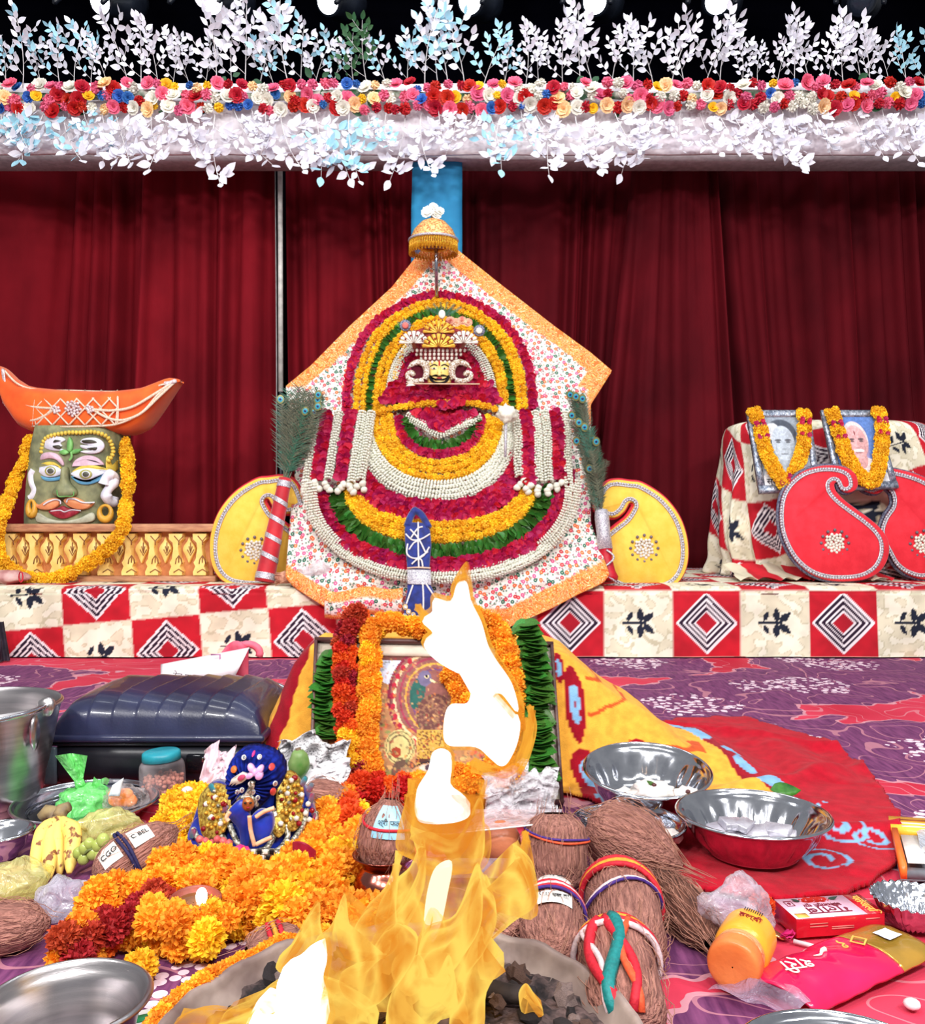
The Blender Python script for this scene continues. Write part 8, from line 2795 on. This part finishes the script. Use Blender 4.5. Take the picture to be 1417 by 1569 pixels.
FL = [([(560, 1569), (552, 1500), (572, 1440), (612, 1395), (640, 1340), (640, 1300), (630, 1262), (660, 1280), (700, 1290), (736, 1225), (742, 1290), (735, 1330), (760, 1390), (745, 1440), (712, 1490), (700, 1569)], 1.0, .03, m_fl),
      ([(608, 1290), (618, 1240), (630, 1200), (640, 1245), (720, 1250), (742, 1200), (738, 1255), (752, 1280), (742, 1320), (700, 1330), (650, 1330), (636, 1310)], 1.03, .03, m_fl2),
      ([(690, 1445), (722, 1395), (742, 1345), (760, 1372), (790, 1378), (812, 1384), (806, 1345), (786, 1298), (816, 1325), (821, 1375), (785, 1404), (745, 1440), (715, 1470)], 1.02, .025, m_fl),
      ([(782, 1350), (795, 1310), (806, 1275), (814, 1300), (818, 1340), (800, 1358)], 1.05, .015, m_fl2),
      ([(478, 1569), (468, 1510), (480, 1450), (505, 1425), (526, 1378), (540, 1440), (600, 1440), (565, 1480), (540, 1569)], .96, .03, m_fl),
      ([(600, 1569), (606, 1510), (640, 1470), (664, 1505), (688, 1470), (700, 1520), (712, 1569)], .93, .025, m_fl),
      ([(540, 1440), (560, 1395), (590, 1362), (612, 1310), (606, 1400), (612, 1440), (580, 1462)], .99, .02, m_fl),
      ([(345, 1569), (385, 1540), (420, 1512), (470, 1505), (530, 1525), (570, 1569)], .93, .03, m_fl),
      ([(690, 1569), (703, 1500), (738, 1425), (742, 1480), (772, 1466), (745, 1512), (738, 1569)], .95, .02, m_fl),
      ([(800, 1548), (795, 1525), (806, 1510), (818, 1525), (832, 1550), (815, 1546)], .985, .012, m_fl),
      ([(425, 1475), (455, 1440), (486, 1386), (490, 1425), (500, 1465), (470, 1492)], .98, .018, m_fl),
      ([(640, 1475), (655, 1425), (698, 1405), (732, 1325), (738, 1400), (715, 1450), (680, 1492)], .97, .02, m_fl),
      ([(575, 1410), (596, 1360), (628, 1330), (648, 1285), (652, 1345), (632, 1400), (600, 1440)], .985, .016, m_fl),
      ([(520, 1500), (560, 1470), (600, 1420), (640, 1440), (612, 1500), (560, 1540)], .945, .016, m_fl),
      ([(600, 1480), (640, 1440), (660, 1390), (684, 1420), (670, 1470), (630, 1520)], .955, .016, m_fl),
      ([(270, 1569), (310, 1548), (350, 1552), (380, 1569)], .97, .02, m_fl2),
      ([(788, 1175), (806, 1120), (812, 1080), (822, 1110), (814, 1150), (800, 1180)], 1.06, .012, m_fl2),
      ([(720, 1170), (760, 1176), (796, 1150), (806, 1100), (816, 1130), (800, 1170), (770, 1190)], 1.065, .012, m_fl2),
      ([(636, 925), (654, 938), (668, 962), (655, 968), (643, 945)], 1.06, .008, m_fl2),
      ([(690, 905), (700, 880), (716, 860), (722, 885), (724, 915), (706, 925)], 1.06, .010, m_fl2)]
for pts, Y, th, mt_ in FL:
    flame(pts, Y, th, mt_)
HOT = [[(665, 918), (690, 922), (700, 895), (715, 893), (722, 922), (738, 955), (748, 990), (762, 1015), (785, 1050), (792, 1085), (768, 1060), (752, 1062), (748, 1085), (752, 1112), (770, 1118), (794, 1098), (792, 1130), (778, 1160), (764, 1166), (748, 1154), (728, 1138), (690, 1136), (680, 1124), (682, 1096), (692, 1082), (716, 1080), (722, 1056), (718, 1032), (700, 1027), (668, 1008), (650, 985), (664, 968), (648, 950), (662, 938)],
       [(640, 1246), (638, 1215), (655, 1185), (662, 1158), (678, 1152), (692, 1164), (690, 1205), (712, 1225), (720, 1240), (700, 1250), (665, 1253)],
       [(388, 1572), (386, 1552), (402, 1532), (424, 1536), (431, 1520), (430, 1492), (450, 1480), (468, 1464), (494, 1454), (498, 1480), (492, 1510), (496, 1572)]]
for k, pts in enumerate(HOT):
    fx = sum(p[0] for p in pts) / len(pts)
    fy = sum(p[1] for p in pts) / len(pts)
    flame([(fx + (x - fx) * 1.10 + 3, fy + (y - fy) * 1.07) for x, y in pts], (1.05 if k == 0 else 1.0 if k == 1 else .92) + .02, .028, m_fl2, 'flame', 4, 6)
    flame(pts, 1.05 if k == 0 else 1.0 if k == 1 else .92, .03, m_hot, 'white_flame', 4, 6, 'white-hot flame')
for pts in ([(655, 1365), (668, 1330), (692, 1322), (686, 1365), (674, 1420), (662, 1440), (650, 1415)],):
    flame(pts, .955, .01, Memit('flame_pale', (255, 236, 190), 1.3), 'pale_flame', 4, 4)
